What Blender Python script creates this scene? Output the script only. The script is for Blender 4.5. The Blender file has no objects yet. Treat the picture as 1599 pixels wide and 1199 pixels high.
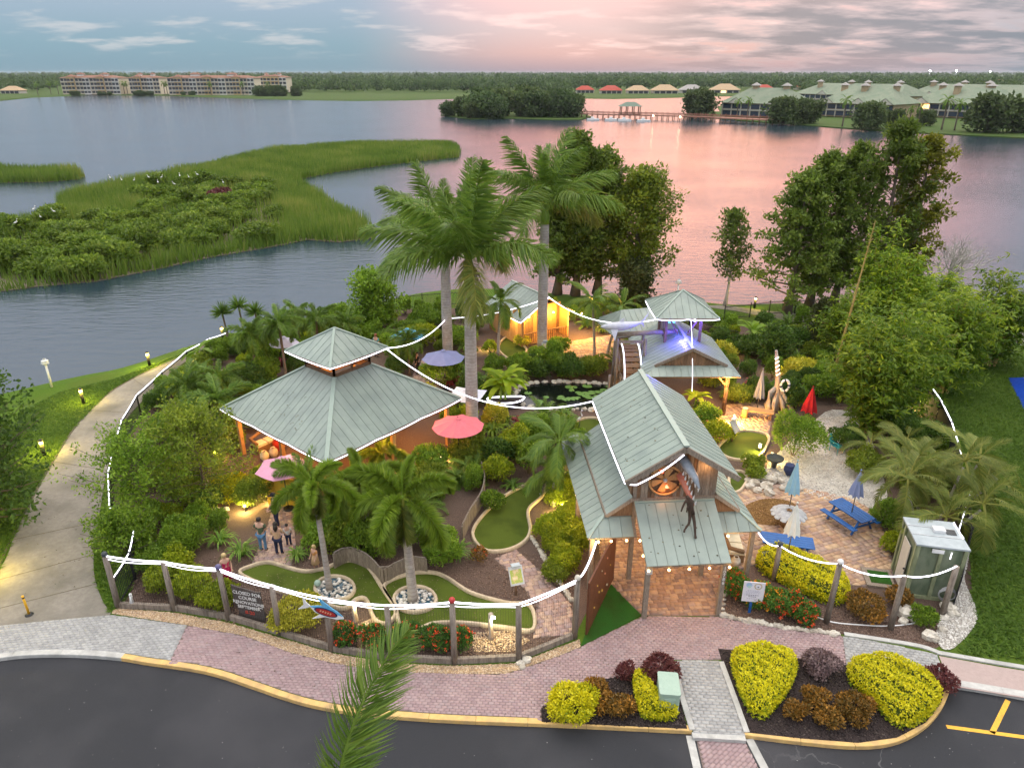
import bpy, math, random
import numpy as np
from mathutils import Vector, Matrix
rng = np.random.default_rng(7)
random.seed(7)
SC = bpy.context.scene
COL = SC.collection
PI = math.pi
# camera
CAM_H, FPX, HORIZON = 19.0, 1110.0, 113.0
TH = math.atan((599.5 - HORIZON) / FPX)
CT, ST = math.cos(TH), math.sin(TH)
cam_data = bpy.data.cameras.new('camera')
cam_data.sensor_width = 36.0
cam_data.lens = 36.0 * FPX / 1599.0
cam_data.clip_start = 0.2
cam_data.clip_end = 12000.0
cam = bpy.data.objects.new('camera', cam_data)
cam.location = (0, 0, CAM_H)
cam.rotation_euler = (PI / 2 - TH, 0, 0)
COL.objects.link(cam)
SC.camera = cam
SC.render.resolution_x, SC.render.resolution_y = 1024, 767
# sky, sun, exposure
SUN_AZ = math.radians(13)       # sunset glow, to the right of straight ahead
SUN_EL = math.radians(4)
world = bpy.data.worlds.new('World')
SC.world = world
world.use_nodes = True
def build_world():
 nt = world.node_tree
 nt.nodes.clear()
 N, L = nt.nodes.new, nt.links.new
 out = N('ShaderNodeOutputWorld'); bg = N('ShaderNodeBackground')
 L(bg.outputs[0], out.inputs[0])
 tc = N('ShaderNodeTexCoord')
 sep = N('ShaderNodeSeparateXYZ'); L(tc.outputs['Generated'], sep.inputs[0])
 def M(op, a, b=None, clamp=False):
  n = N('ShaderNodeMath'); n.operation = op; n.use_clamp = clamp
  for i, v in enumerate((a, b)):
   if v is None: continue
   if isinstance(v, (int, float)): n.inputs[i].default_value = v
   else: L(v, n.inputs[i])
  return n.outputs[0]
 def mr(v, a, b, c, d):
  n = N('ShaderNodeMapRange'); n.interpolation_type = 'SMOOTHSTEP'
  L(v, n.inputs['Value'])
  for k, x in zip(('From Min', 'From Max', 'To Min', 'To Max'), (a, b, c, d)): n.inputs[k].default_value = x
  return n.outputs[0]
 def mix(f, a, b, mode='MIX'):
  n = N('ShaderNodeMixRGB'); n.blend_type = mode
  for i, v in enumerate((f, a, b)):
   if isinstance(v, (int, float)): n.inputs[i].default_value = v
   elif isinstance(v, tuple): n.inputs[i].default_value = (*v, 1)
   else: L(v, n.inputs[i])
  return n.outputs[0]
 x, y, z = sep.outputs
 zc = M('MAXIMUM', z, 0.0)
 ramp = N('ShaderNodeValToRGB'); L(zc, ramp.inputs[0])
 cr = ramp.color_ramp
 stops = [(0.0, (.155, .235, .285)), (.03, (.17, .265, .32)), (.075, (.235, .305, .38)), (.2, (.33, .38, .50)), (.45, (.92, .92, .94)), (1.0, (1.34, 1.30, 1.26))]
 while len(cr.elements) < len(stops): cr.elements.new(.5)
 for e, (p, c) in zip(cr.elements, stops): e.position = p; e.color = (*c, 1)
 hl = M('SQRT', M('MAXIMUM', M('SUBTRACT', 1.0, M('MULTIPLY', z, z)), 1e-4))
 dot = M('DIVIDE', M('ADD', M('MULTIPLY', x, math.sin(SUN_AZ)), M('MULTIPLY', y, math.cos(SUN_AZ))), hl)
 glow = M('MULTIPLY', mr(dot, .905, .99, 0, 1), mr(z, .20, .46, 1, 0))
 pinkramp = N('ShaderNodeValToRGB'); L(zc, pinkramp.inputs[0])
 pr = pinkramp.color_ramp
 ps = [(0.0, (.25, .21, .25)), (.022, (.46, .31, .30)), (.05, (.50, .385, .385)), (.085, (.66, .43, .42)), (.16, (1.75, .72, .64)), (.34, (1.25, .74, .76))]
 while len(pr.elements) < len(ps): pr.elements.new(.5)
 for e, (p, c) in zip(pr.elements, ps): e.position = p; e.color = (*c, 1)
 sky = mix(glow, ramp.outputs[0], pinkramp.outputs[0])
 core = M('MULTIPLY', mr(dot, .978, .9995, 0, 1), M('MULTIPLY', mr(z, .085, .15, 0, 1), mr(z, .16, .30, 1, 0)))
 sky = mix(M('MULTIPLY', core, .8), sky, (3.0, 1.35, .80))
 dv = M('ADD', zc, .13)
 cu = N('ShaderNodeCombineXYZ'); L(M('DIVIDE', x, dv), cu.inputs[0]); L(M('DIVIDE', y, dv), cu.inputs[1])
 def noise(vec, sc, det, rough, off):
  mp = N('ShaderNodeMapping'); L(vec, mp.inputs[0]); mp.inputs['Scale'].default_value = sc; mp.inputs['Location'].default_value = off
  n = N('ShaderNodeTexNoise'); L(mp.outputs[0], n.inputs['Vector'])
  n.inputs['Scale'].default_value = 1.0; n.inputs['Detail'].default_value = det; n.inputs['Roughness'].default_value = rough
  return n.outputs['Fac']
 n1 = noise(cu.outputs[0], (1.7, 2.0, 1), 8, .58, (3.4, 2.3, 0))
 n2 = noise(cu.outputs[0], (1.4, 1.9, 1), 8, .60, (10.3, 5.9, 0))
 az = M('ARCTAN2', x, y)
 pale = M('MULTIPLY', mr(n1, .50, .66, 0, 1), mr(z, .012, .03, 0, 1))
 sky = mix(M('MULTIPLY', pale, .6), sky, mix(glow, (.44, .44, .45), (.78, .55, .52)))
 band = M('MULTIPLY', mr(az, .08, .30, 0, 1), M('MULTIPLY', mr(z, .004, .028, 0.5, 1), mr(z, .06, .12, 1, .0)))
 dark = M('MULTIPLY', mr(n2, .35, .47, 0, 1), band)
 sky = mix(M('MULTIPLY', dark, .9), sky, mix(mr(n2, .42, .58, 0, 1), (.36, .32, .34), (.15, .18, .215)))
 st = N('ShaderNodeTexSky'); st.sky_type = 'NISHITA'; st.sun_disc = False
 st.sun_elevation = SUN_EL; st.sun_rotation = SUN_AZ
 st.air_density = 1.2; st.dust_density = 1.5
 ns = mix(1.0, st.outputs[0], (.05, .05, .05), 'MULTIPLY')
 sky = mix(.03, sky, ns, 'ADD')
 L(sky, bg.inputs['Color'])
 bg.inputs['Strength'].default_value = 1.0
build_world()
sun_data = bpy.data.lights.new('sun', 'SUN')
sun_data.energy = 0.8
sun_data.angle = math.radians(60)
sun_data.color = (1.0, .86, .72)
sun = bpy.data.objects.new('sun', sun_data)
sun.rotation_euler = (math.radians(38), 0, -SUN_AZ + PI)   # light comes from the sunset side
sun.rotation_euler = Vector((-math.sin(SUN_AZ) * .55, -math.cos(SUN_AZ) * .55, -.84)).to_track_quat('-Z', 'Y').to_euler()
COL.objects.link(sun)
vs = SC.view_settings
vs.view_transform = 'Standard'; vs.look = 'None'; vs.exposure = 0.72; vs.gamma = 1.0
vs.use_curve_mapping = False
SC.cycles.use_denoising = True
SC.cycles.max_bounces = 4
SC.cycles.use_adaptive_sampling = True
SC.cycles.adaptive_threshold = .03
SC.cycles.diffuse_bounces = 2
SC.cycles.glossy_bounces = 2
SC.cycles.transmission_bounces = 2
SC.cycles.transparent_max_bounces = 6
SC.cycles.caustics_reflective = False
SC.cycles.caustics_refractive = False
SC.cycles.sample_clamp_indirect = 4.0
# photo geometry -> ground positions
WATER_Z = -0.6
def G(px, py, z=0.0):
 u, v = (px - 799.5) / FPX, (599.5 - py) / FPX
 d = (u, CT + v * ST, -ST + v * CT)
 t = (z - CAM_H) / d[2]
 return Vector((d[0] * t, d[1] * t, z))
def ztop(P, py):
 v = (599.5 - py) / FPX
 return CAM_H + P[1] * (v * CT - ST) / (CT + v * ST)
def spx(P):                       # metres per photo pixel at a ground point
 return (P[1] * CT + (CAM_H - P[2]) * ST) / FPX
# materials
MATS = {}
def new_mat(name):
 m = bpy.data.materials.new(name); m.use_nodes = True
 nt = m.node_tree; b = nt.nodes['Principled BSDF']
 MATS[name] = m
 return m, nt, b
def pm(name, c1, c2=None, scale=6.0, rough=.75, bump=0.0, bscale=None, metal=0.0, spec=.4, detail=5, stretch=(1, 1, 1), lo=.35, hi=.65, c3=None, s3=.4, world_space=False, rnd=0.0):
 """c1/c2 mixed by fine noise, c3 in broad stains, optional bump"""
 m, nt, b = new_mat(name)
 N, L = nt.nodes.new, nt.links.new
 b.inputs['Roughness'].default_value = rough; b.inputs['Metallic'].default_value = metal
 b.inputs['Specular IOR Level'].default_value = spec
 if world_space:
  g = N('ShaderNodeNewGeometry'); co = g.outputs['Position']
 else:
  g = N('ShaderNodeTexCoord'); co = g.outputs['Object']
 mp = N('ShaderNodeMapping'); L(co, mp.inputs[0]); mp.inputs['Scale'].default_value = stretch
 if c2 is None: c2 = tuple(min(1, c * 1.25) for c in c1)
 n = N('ShaderNodeTexNoise'); L(mp.outputs[0], n.inputs['Vector']); n.inputs['Scale'].default_value = scale; n.inputs['Detail'].default_value = detail
 n.inputs['Roughness'].default_value = .65
 r = N('ShaderNodeValToRGB'); L(n.outputs['Fac'], r.inputs[0])
 r.color_ramp.elements[0].position = lo; r.color_ramp.elements[1].position = hi
 r.color_ramp.elements[0].color = (*c1, 1); r.color_ramp.elements[1].color = (*c2, 1)
 col = r.outputs[0]
 if c3 is not None:
  n3 = N('ShaderNodeTexNoise'); L(mp.outputs[0], n3.inputs['Vector']); n3.inputs['Scale'].default_value = s3; n3.inputs['Detail'].default_value = 6
  mr = N('ShaderNodeMapRange'); L(n3.outputs['Fac'], mr.inputs[0]); mr.inputs[1].default_value = .45; mr.inputs[2].default_value = .7
  mx = N('ShaderNodeMixRGB'); L(mr.outputs[0], mx.inputs[0]); L(col, mx.inputs[1]); mx.inputs[2].default_value = (*c3, 1)
  col = mx.outputs[0]
 if rnd:
  oi = N('ShaderNodeObjectInfo')
  hv = N('ShaderNodeHueSaturation'); L(col, hv.inputs['Color'])
  mm = N('ShaderNodeMapRange'); L(oi.outputs['Random'], mm.inputs[0]); mm.inputs[3].default_value = 1 - rnd; mm.inputs[4].default_value = 1 + rnd
  L(mm.outputs[0], hv.inputs['Value']); col = hv.outputs[0]
 L(col, b.inputs['Base Color'])
 if bump:
  nb = N('ShaderNodeTexNoise'); L(mp.outputs[0], nb.inputs['Vector']); nb.inputs['Scale'].default_value = bscale or scale * 2; nb.inputs['Detail'].default_value = 4
  bp = N('ShaderNodeBump'); L(nb.outputs['Fac'], bp.inputs['Height']); bp.inputs['Strength'].default_value = bump; bp.inputs['Distance'].default_value = .05
  L(bp.outputs[0], b.inputs['Normal'])
 return m
def em(name, col, strength, sample=False):
 m, nt, b = new_mat(name)
 b.inputs['Base Color'].default_value = (.8, .8, .8, 1)
 b.inputs['Emission Color'].default_value = (*col, 1); b.inputs['Emission Strength'].default_value = strength
 if not sample: m.cycles.emission_sampling = 'NONE'
 return m
def leafm(name, dark, mid, light, trans=.3, rough=.5, var=.18):
 dark, mid, light = (tuple(x * 1.4 for x in c) for c in (dark, mid, light)); trans = min(.5, trans + .1)
 """leaf colour runs over the per-leaf attribute 'tint'; some light passes through"""
 m, nt, b = new_mat(name)
 N, L = nt.nodes.new, nt.links.new
 at = N('ShaderNodeAttribute'); at.attribute_name = 'tint'
 r = N('ShaderNodeValToRGB'); L(at.outputs['Fac'], r.inputs[0])
 r.color_ramp.elements[0].color = (*dark, 1); r.color_ramp.elements[1].color = (*light, 1)
 e = r.color_ramp.elements.new(.5); e.color = (*mid, 1)
 oi = N('ShaderNodeObjectInfo'); hv = N('ShaderNodeHueSaturation'); L(r.outputs[0], hv.inputs['Color'])
 mm = N('ShaderNodeMapRange'); L(oi.outputs['Random'], mm.inputs[0]); mm.inputs[3].default_value = 1 - var; mm.inputs[4].default_value = 1 + var
 L(mm.outputs[0], hv.inputs['Value'])
 L(hv.outputs[0], b.inputs['Base Color'])
 b.inputs['Roughness'].default_value = rough; b.inputs['Specular IOR Level'].default_value = .3
 tr = N('ShaderNodeBsdfTranslucent'); L(hv.outputs[0], tr.inputs[0])
 ms = N('ShaderNodeMixShader'); ms.inputs[0].default_value = trans
 L(b.outputs[0], ms.inputs[1]); L(tr.outputs[0], ms.inputs[2])
 L(ms.outputs[0], nt.nodes['Material Output'].inputs[0])
 return m
def islandm(name, cols, rough=.85, bump=.0, bscale=20, val=.15):
 """one colour per loose piece (paver, pebble), picked from cols"""
 m, nt, b = new_mat(name)
 N, L = nt.nodes.new, nt.links.new
 g = N('ShaderNodeNewGeometry'); r = N('ShaderNodeValToRGB'); L(g.outputs['Random Per Island'], r.inputs[0])
 cr = r.color_ramp; cr.interpolation = 'CONSTANT'
 while len(cr.elements) < len(cols): cr.elements.new(.5)
 for i, (e, c) in enumerate(zip(cr.elements, cols)): e.position = i / len(cols); e.color = (*c, 1)
 n = N('ShaderNodeTexNoise'); L(g.outputs['Position'], n.inputs['Vector']); n.inputs['Scale'].default_value = 1.3; n.inputs['Detail'].default_value = 8; n.inputs['Roughness'].default_value = .7
 mm = N('ShaderNodeMapRange'); L(n.outputs['Fac'], mm.inputs[0]); mm.inputs[1].default_value = .3; mm.inputs[2].default_value = .7; mm.inputs[3].default_value = 1 - val; mm.inputs[4].default_value = 1 + val
 hv = N('ShaderNodeHueSaturation'); L(r.outputs[0], hv.inputs['Color']); L(mm.outputs[0], hv.inputs['Value'])
 L(hv.outputs[0], b.inputs['Base Color']); b.inputs['Roughness'].default_value = rough
 b.inputs['Specular IOR Level'].default_value = .3
 return m
# objects
WLOC = {}
def wl(o): return WLOC.get(o.name, Vector((0, 0, 0)))
def finish(o, parent=None, loc=None):
 COL.objects.link(o)
 if parent is not None:
  o.parent = parent
  o.location = Vector(loc or (0, 0, 0)) - wl(parent)
  WLOC[o.name] = Vector(loc or (0, 0, 0))
 elif loc is not None:
  o.location = loc; WLOC[o.name] = Vector(loc)
 return o
def tag(o, label=None, cat=None, group=None, kind=None):
 if label: o['label'] = label
 if cat: o['category'] = cat
 if group: o['group'] = group
 if kind: o['kind'] = kind
 return o
def empty(name, loc, label=None, cat=None, group=None, kind=None):
 o = bpy.data.objects.new(name, None); o.empty_display_size = .2
 finish(o, None, loc)
 return tag(o, label, cat, group, kind)
def fmesh(name, V, F, mat, tint=None, smooth=False):
 """fast mesh from an (n,3) array and an (m,k) face array, per-face float 'tint'"""
 V = np.asarray(V, np.float32); F = np.asarray(F, np.int32)
 me = bpy.data.meshes.new(name)
 me.vertices.add(len(V)); me.vertices.foreach_set('co', V.ravel())
 m, k = F.shape
 me.loops.add(m * k); me.loops.foreach_set('vertex_index', F.ravel())
 me.polygons.add(m); me.polygons.foreach_set('loop_start', np.arange(0, m * k, k, dtype=np.int32))
 if smooth: me.polygons.foreach_set('use_smooth', np.ones(m, bool))
 me.update(calc_edges=True)
 if tint is not None:
  a = me.attributes.new('tint', 'FLOAT', 'FACE'); a.data.foreach_set('value', np.asarray(tint, np.float32))
 me.materials.append(MATS[mat] if isinstance(mat, str) else mat)
 return me
def mobj(name, me, parent=None, loc=None, **kw):
 o = bpy.data.objects.new(name, me)
 finish(o, parent, loc)
 return tag(o, **kw)
class MB:
 """collects simple solids; build() links them as one mesh object. Coordinates are world unless local=True"""
 def __init__(s): s.v, s.f, s.sm = [], [], []
 def add(s, vs, fs, smooth=False):
  o = len(s.v); s.v += [tuple(v) for v in vs]; s.f += [[i + o for i in f] for f in fs]; s.sm += [smooth] * len(fs); return s
 def box(s, c, size, rz=0.0, M=None):
  hx, hy, hz = size[0] / 2, size[1] / 2, size[2] / 2
  R = M or Matrix.Rotation(rz, 3, 'Z'); c = Vector(c)
  vs = [c + R @ Vector((x * hx, y * hy, z * hz)) for x in (-1, 1) for y in (-1, 1) for z in (-1, 1)]
  return s.add(vs, [(0, 1, 3, 2), (4, 6, 7, 5), (0, 4, 5, 1), (2, 3, 7, 6), (0, 2, 6, 4), (1, 5, 7, 3)])
 def beam(s, a, b, w, h=None, up=(0, 0, 1)):
  a, b = Vector(a), Vector(b); h = h or w
  d = (b - a); L = d.length
  if L < 1e-6: return s
  d.normalize(); u = Vector(up)
  if abs(d.dot(u)) > .98: u = Vector((0, 1, 0))
  x = d.cross(u).normalized(); z = x.cross(d).normalized()
  vs = []
  for p in (a, b):
   for sx, sz in ((-1, -1), (1, -1), (1, 1), (-1, 1)): vs.append(p + x * (w / 2 * sx) + z * (h / 2 * sz))
  return s.add(vs, [(0, 3, 2, 1), (4, 5, 6, 7), (0, 1, 5, 4), (1, 2, 6, 5), (2, 3, 7, 6), (3, 0, 4, 7)])
 def cyl(s, a, b, r0, r1=None, n=10, caps=True):
  r1 = r0 if r1 is None else r1
  return s.tube([a, b], [r0, r1], n, caps)
 def tube(s, pts, r, n=8, caps=True, closed=False):
  pts = [Vector(p) for p in pts]
  if not hasattr(r, '__len__'): r = [r] * len(pts)
  vs, fs = [], []
  k = len(pts)
  for i, p in enumerate(pts):
   if closed: d = pts[(i + 1) % k] - pts[i - 1]
   else: d = pts[min(i + 1, k - 1)] - pts[max(i - 1, 0)]
   if d.length < 1e-9: d = Vector((0, 0, 1))
   d.normalize()
   u = Vector((0, 0, 1)) if abs(d.z) < .9 else Vector((1, 0, 0))
   x = d.cross(u).normalized(); y = x.cross(d).normalized()
   for j in range(n):
    a = 2 * PI * j / n
    vs.append(p + (x * math.cos(a) + y * math.sin(a)) * r[i])
  for i in range(k if closed else k - 1):
   i2 = (i + 1) % k
   for j in range(n): fs.append((i * n + j, i * n + (j + 1) % n, i2 * n + (j + 1) % n, i2 * n + j))
  s.add(vs, fs, n > 5)
  if caps and not closed:
   o = len(s.v) - len(vs)
   s.f.append([o + j for j in range(n)][::-1]); s.f.append([o + (k - 1) * n + j for j in range(n)]); s.sm += [False, False]
  return s
 def prism(s, poly, z0, z1):
  n = len(poly)
  ar = sum(poly[i][0] * poly[(i + 1) % n][1] - poly[(i + 1) % n][0] * poly[i][1] for i in range(n))
  if ar < 0: poly = poly[::-1]
  vs = [(p[0], p[1], z0) for p in poly] + [(p[0], p[1], z1) for p in poly]
  return s.add(vs, [tuple(range(n))[::-1], tuple(range(n, 2 * n))] + [(i, (i + 1) % n, n + (i + 1) % n, n + i) for i in range(n)])
 def slab(s, poly, t):
  """planar 3D polygon thickened by t below its own plane"""
  P = [Vector(p) for p in poly]; n = len(P)
  nr = Vector((0, 0, 0))
  for i in range(n): nr += P[i].cross(P[(i + 1) % n])
  nr.normalize()
  if nr.z < 0: P = P[::-1]; nr = -nr
  vs = P + [p - nr * t for p in P]
  return s.add(vs, [tuple(range(n)), tuple(range(2 * n - 1, n - 1, -1))] + [(i, n + i, n + (i + 1) % n, (i + 1) % n) for i in range(n)])
 def lathe(s, prof, c, n=14, sx=1, sy=1):
  c = Vector(c); vs, fs = [], []
  for r, z in prof:
   for j in range(n): vs.append(c + Vector((math.cos(2 * PI * j / n) * r * sx, math.sin(2 * PI * j / n) * r * sy, z)))
  for i in range(len(prof) - 1):
   for j in range(n): fs.append((i * n + j, i * n + (j + 1) % n, (i + 1) * n + (j + 1) % n, (i + 1) * n + j))
  return s.add(vs, fs, True)
 def ball(s, c, r, n=8, m=5, sc=(1, 1, 1), jit=0.0):
  c = Vector(c); vs, fs = [], []
  for i in range(m + 1):
   t = PI * i / m
   for j in range(n):
    a = 2 * PI * j / n
    k = 1 + jit * (random.random() - .5) * 2
    vs.append(c + Vector((math.sin(t) * math.cos(a) * sc[0], math.sin(t) * math.sin(a) * sc[1], math.cos(t) * sc[2])) * r * k)
  for i in range(m):
   for j in range(n): fs.append((i * n + j, (i + 1) * n + j, (i + 1) * n + (j + 1) % n, i * n + (j + 1) % n))
  return s.add(vs, fs, jit < .12)
 def build(s, name, mat, parent=None, loc=None, **kw):
  me = bpy.data.meshes.new(name)
  V = s.v
  base = Vector(loc) if loc is not None else (wl(parent) if parent is not None else Vector((0, 0, 0)))
  V = [(v[0] - base.x, v[1] - base.y, v[2] - base.z) for v in V]
  me.from_pydata(V, [], s.f)
  me.polygons.foreach_set('use_smooth', s.sm)
  me.update()
  me.materials.append(MATS[mat])
  o = bpy.data.objects.new(name, me)
  finish(o, parent, base)
  return tag(o, **kw)
def copy_tree(o, parent=None):
 c = o.copy(); COL.objects.link(c); c.parent = parent
 for ch in o.children: copy_tree(ch, c)
 return c
def lamp(parent, loc, watts, col, r=.06, kind='POINT', spot=None, aim=None):
 d = bpy.data.lights.new('lamp_light', kind); d.energy = watts; d.color = col; d.shadow_soft_size = r
 o = bpy.data.objects.new('lamp_light', d)
 if kind == 'SPOT':
  d.spot_size = spot; d.spot_blend = .6
  o.rotation_euler = Vector(aim).to_track_quat('-Z', 'Y').to_euler()
 finish(o, parent, loc)
 return o
# 2D helpers
def smooth_line(pts, per=6, closed=False):
 P = [Vector(p) for p in pts]; n = len(P); out = []
 rngi = range(n) if closed else range(n - 1)
 for i in rngi:
  p0 = P[(i - 1) % n] if closed else P[max(i - 1, 0)]
  p1, p2 = P[i], P[(i + 1) % n]
  p3 = P[(i + 2) % n] if closed else P[min(i + 2, n - 1)]
  for k in range(per):
   t = k / per
   out.append(.5 * ((2 * p1) + (p2 - p0) * t + (2 * p0 - 5 * p1 + 4 * p2 - p3) * t * t + (3 * p1 - p0 - 3 * p2 + p3) * t ** 3))
 if not closed: out.append(P[-1])
 return out
def gl(pts, z=0.0): return [G(x, y, z) for x, y in pts]
def inside(P, poly):
 P = np.asarray(P); x, y = P[:, 0], P[:, 1]; c = np.zeros(len(P), bool); n = len(poly)
 for i in range(n):
  x1, y1 = poly[i][0], poly[i][1]; x2, y2 = poly[(i + 1) % n][0], poly[(i + 1) % n][1]
  if y1 == y2: continue
  c ^= ((y1 > y) != (y2 > y)) & (x < (x2 - x1) * (y - y1) / (y2 - y1) + x1)
 return c
def nearest(P, poly, closed=True):
 P = np.asarray(P, float)[:, :2]; best = np.full(len(P), 1e9); Q = P.copy(); n = len(poly)
 for i in range(n if closed else n - 1):
  a = np.array(poly[i][:2], float); b = np.array(poly[(i + 1) % n][:2], float); ab = b - a; l2 = max(ab @ ab, 1e-9)
  t = np.clip(((P - a) @ ab) / l2, 0, 1); q = a + t[:, None] * ab
  d = np.hypot(*(P - q).T); k = d < best; best[k] = d[k]; Q[k] = q[k]
 return best, Q
def scatter(poly, n):
 A = np.array([[p[0], p[1]] for p in poly]); lo, hi = A.min(0), A.max(0); out = np.zeros((0, 2))
 while len(out) < n:
  p = lo + rng.random((int(n * 2) + 20, 2)) * (hi - lo); out = np.vstack([out, p[inside(p, poly)]])
 return out[:n]
def flat(name, poly, z, mat, parent=None, kind='structure', skirt=.0, **kw):
 mb = MB()
 if skirt: mb.prism([(p[0], p[1]) for p in poly], z - skirt, z)
 else: mb.add([(p[0], p[1], z) for p in poly], [tuple(range(len(poly)))])
 if not skirt:
  n = len(poly)
  if sum(poly[i][0] * poly[(i + 1) % n][1] - poly[(i + 1) % n][0] * poly[i][1] for i in range(n)) < 0: mb.f[0] = mb.f[0][::-1]
 return mb.build(name, mat, parent, kind=kind if parent is None else None, **kw)
def curb(mb, pts, w, h, z0=0.0, closed=False, round_=True, jit=0.0):
 """kerb of rounded section swept along pts"""
 P = [Vector((p[0], p[1], 0)) for p in pts]; k = len(P); vs, fs = [], []
 prof = [(-.5, 0), (-.5, .6), (-.32, 1), (.32, 1), (.5, .6), (.5, 0)] if round_ else [(-.5, 0), (-.5, .9), (-.45, 1), (.45, 1), (.5, .9), (.5, 0)]
 m = len(prof)
 for i, p in enumerate(P):
  d = (P[(i + 1) % k] - P[i - 1]) if closed else (P[min(i + 1, k - 1)] - P[max(i - 1, 0)])
  d.normalize(); nx = Vector((d.y, -d.x, 0))
  ww = w * (1 + jit * (random.random() - .5))
  for a, b in prof: q = p + nx * (a * ww); vs.append((q.x, q.y, z0 + b * h))
 for i in range(k if closed else k - 1):
  for j in range(m - 1): fs.append((i * m + j, ((i + 1) % k) * m + j, ((i + 1) % k) * m + j + 1, i * m + j + 1))
 if not closed: fs += [tuple(range(m)), tuple(range((k - 1) * m + m - 1, (k - 1) * m - 1, -1))]
 return mb.add(vs, fs)
def pave(name, poly, w, l, ang, z, mat, parent, pattern='run', gap=.008, th=.03, cols=None, jit=.002):
 """every paver a real block, all in one mesh"""
 A = np.array([[p[0], p[1]] for p in poly]); c, s = math.cos(ang), math.sin(ang); R = np.array([[c, s], [-s, c]])
 B = A @ R.T; lo, hi = B.min(0) - l, B.max(0) + l
 cells = []
 if pattern == 'mix':            # ashlar rows of squares and oblongs
  y = lo[1]
  while y < hi[1]:
   h = w * (1.0 if rng.random() < .6 else 1.5); x = lo[0] - rng.random() * l
   while x < hi[0]:
    ll = rng.choice([w, l, l * 1.25]); cells.append((x + ll / 2, y + h / 2, ll, h)); x += ll
   y += h
 else:
  ny, nx = int((hi[1] - lo[1]) / w), int((hi[0] - lo[0]) / l)
  for j in range(ny):
   off = (j % 2) * l / 2
   for i in range(nx + 1): cells.append((lo[0] + i * l + off, lo[1] + j * w, l, w))
 C = np.array(cells)
 keep = inside(C[:, :2] @ R, poly); C = C[keep]
 n = len(C)
 hx, hy = C[:, 2] / 2 - gap / 2, C[:, 3] / 2 - gap / 2
 zz = z + rng.normal(0, jit, n)
 corners = []
 for sx, sy in ((-1, -1), (1, -1), (1, 1), (-1, 1)):
  q = np.stack([C[:, 0] + sx * hx, C[:, 1] + sy * hy], 1) @ R
  o = ~inside(q, poly)
  if o.any(): q[o] = nearest(q[o], poly)[1]
  corners.append(q)
 V = np.zeros((n, 8, 3))
 cen = sum(corners) / 4
 for k, q in enumerate(corners):
  V[:, k, :2] = q; V[:, k, 2] = zz - th
  V[:, 4 + k, :2] = cen + (q - cen) * .97; V[:, 4 + k, 2] = zz
 F = np.array([[4, 5, 6, 7], [0, 1, 5, 4], [1, 2, 6, 5], [2, 3, 7, 6], [3, 0, 4, 7]])
 FF = (F[None] + 8 * np.arange(n)[:, None, None]).reshape(-1, 4)
 me = fmesh(name, V.reshape(-1, 3), FF, mat)
 return mobj(name, me, parent, kind='stuff')
def pebbles(name, P, size, mat, parent=None, z=0.0, flatz=.6, **kw):
 """loose stones: squashed octahedra"""
 n = len(P)
 base = np.array([[1, 0, 0], [0, 1, 0], [-1, 0, 0], [0, -1, 0], [0, 0, 1], [.0, .0, -.5]])
 s = size * (.55 + .9 * rng.random(n)); a = rng.random(n) * 6.28
 V = base[None] * (1 + .5 * (rng.random((n, 6, 1)) - .5))
 V[:, :, 2] *= flatz
 ca, sa = np.cos(a)[:, None], np.sin(a)[:, None]
 X = V[:, :, 0] * ca - V[:, :, 1] * sa; Y = V[:, :, 0] * sa + V[:, :, 1] * ca
 V = np.stack([X, Y, V[:, :, 2]], 2) * s[:, None, None]
 V[:, :, 0] += np.asarray(P)[:, 0:1]; V[:, :, 1] += np.asarray(P)[:, 1:2]
 V[:, :, 2] += z + (np.asarray(P)[:, 2:3] if np.asarray(P).shape[1] > 2 else 0) + s[:, None] * .2
 F = np.array([[0, 1, 4], [1, 2, 4], [2, 3, 4], [3, 0, 4], [1, 0, 5], [2, 1, 5], [3, 2, 5], [0, 3, 5]])
 FF = (F[None] + 6 * np.arange(n)[:, None, None]).reshape(-1, 3)
 return mobj(name, fmesh(name, V.reshape(-1, 3), FF, mat), parent, **kw)
# MATERIALS
def water_mat(name, base, rough, scale, bump, stretch):
 m, nt, b = new_mat(name); N, L = nt.nodes.new, nt.links.new
 b.inputs['Base Color'].default_value = (*base, 1); b.inputs['Roughness'].default_value = rough
 b.inputs['IOR'].default_value = 1.5; b.inputs['Specular IOR Level'].default_value = .6
 g = N('ShaderNodeNewGeometry'); mp = N('ShaderNodeMapping'); L(g.outputs['Position'], mp.inputs[0]); mp.inputs['Scale'].default_value = stretch
 n = N('ShaderNodeTexNoise'); L(mp.outputs[0], n.inputs['Vector']); n.inputs['Scale'].default_value = scale; n.inputs['Detail'].default_value = 4; n.inputs['Roughness'].default_value = .6
 n2 = N('ShaderNodeTexNoise'); L(g.outputs['Position'], n2.inputs['Vector']); n2.inputs['Scale'].default_value = .035; n2.inputs['Detail'].default_value = 3
 mr = N('ShaderNodeMapRange'); L(n2.outputs['Fac'], mr.inputs[0]); mr.inputs[1].default_value = .35; mr.inputs[2].default_value = .65; mr.inputs[3].default_value = bump * .45; mr.inputs[4].default_value = bump * 1.2
 bp = N('ShaderNodeBump'); L(n.outputs['Fac'], bp.inputs['Height']); L(mr.outputs[0], bp.inputs['Strength']); bp.inputs['Distance'].default_value = .22
 L(bp.outputs[0], b.inputs['Normal'])
 return m
water_mat('lake_water', (.016, .034, .050), .17, 1.1, .42, (.40, 1.3, 1))
water_mat('pond_water', (.006, .008, .007), .03, 3.0, .05, (1, 1, 1))
def grass_mat(name, c1, c2, c3):
 m = pm(name, c1, c2, scale=9, rough=.9, bump=.5, bscale=30, c3=c3, s3=.22, world_space=True, spec=.1, lo=.3, hi=.7)
 return m
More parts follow.
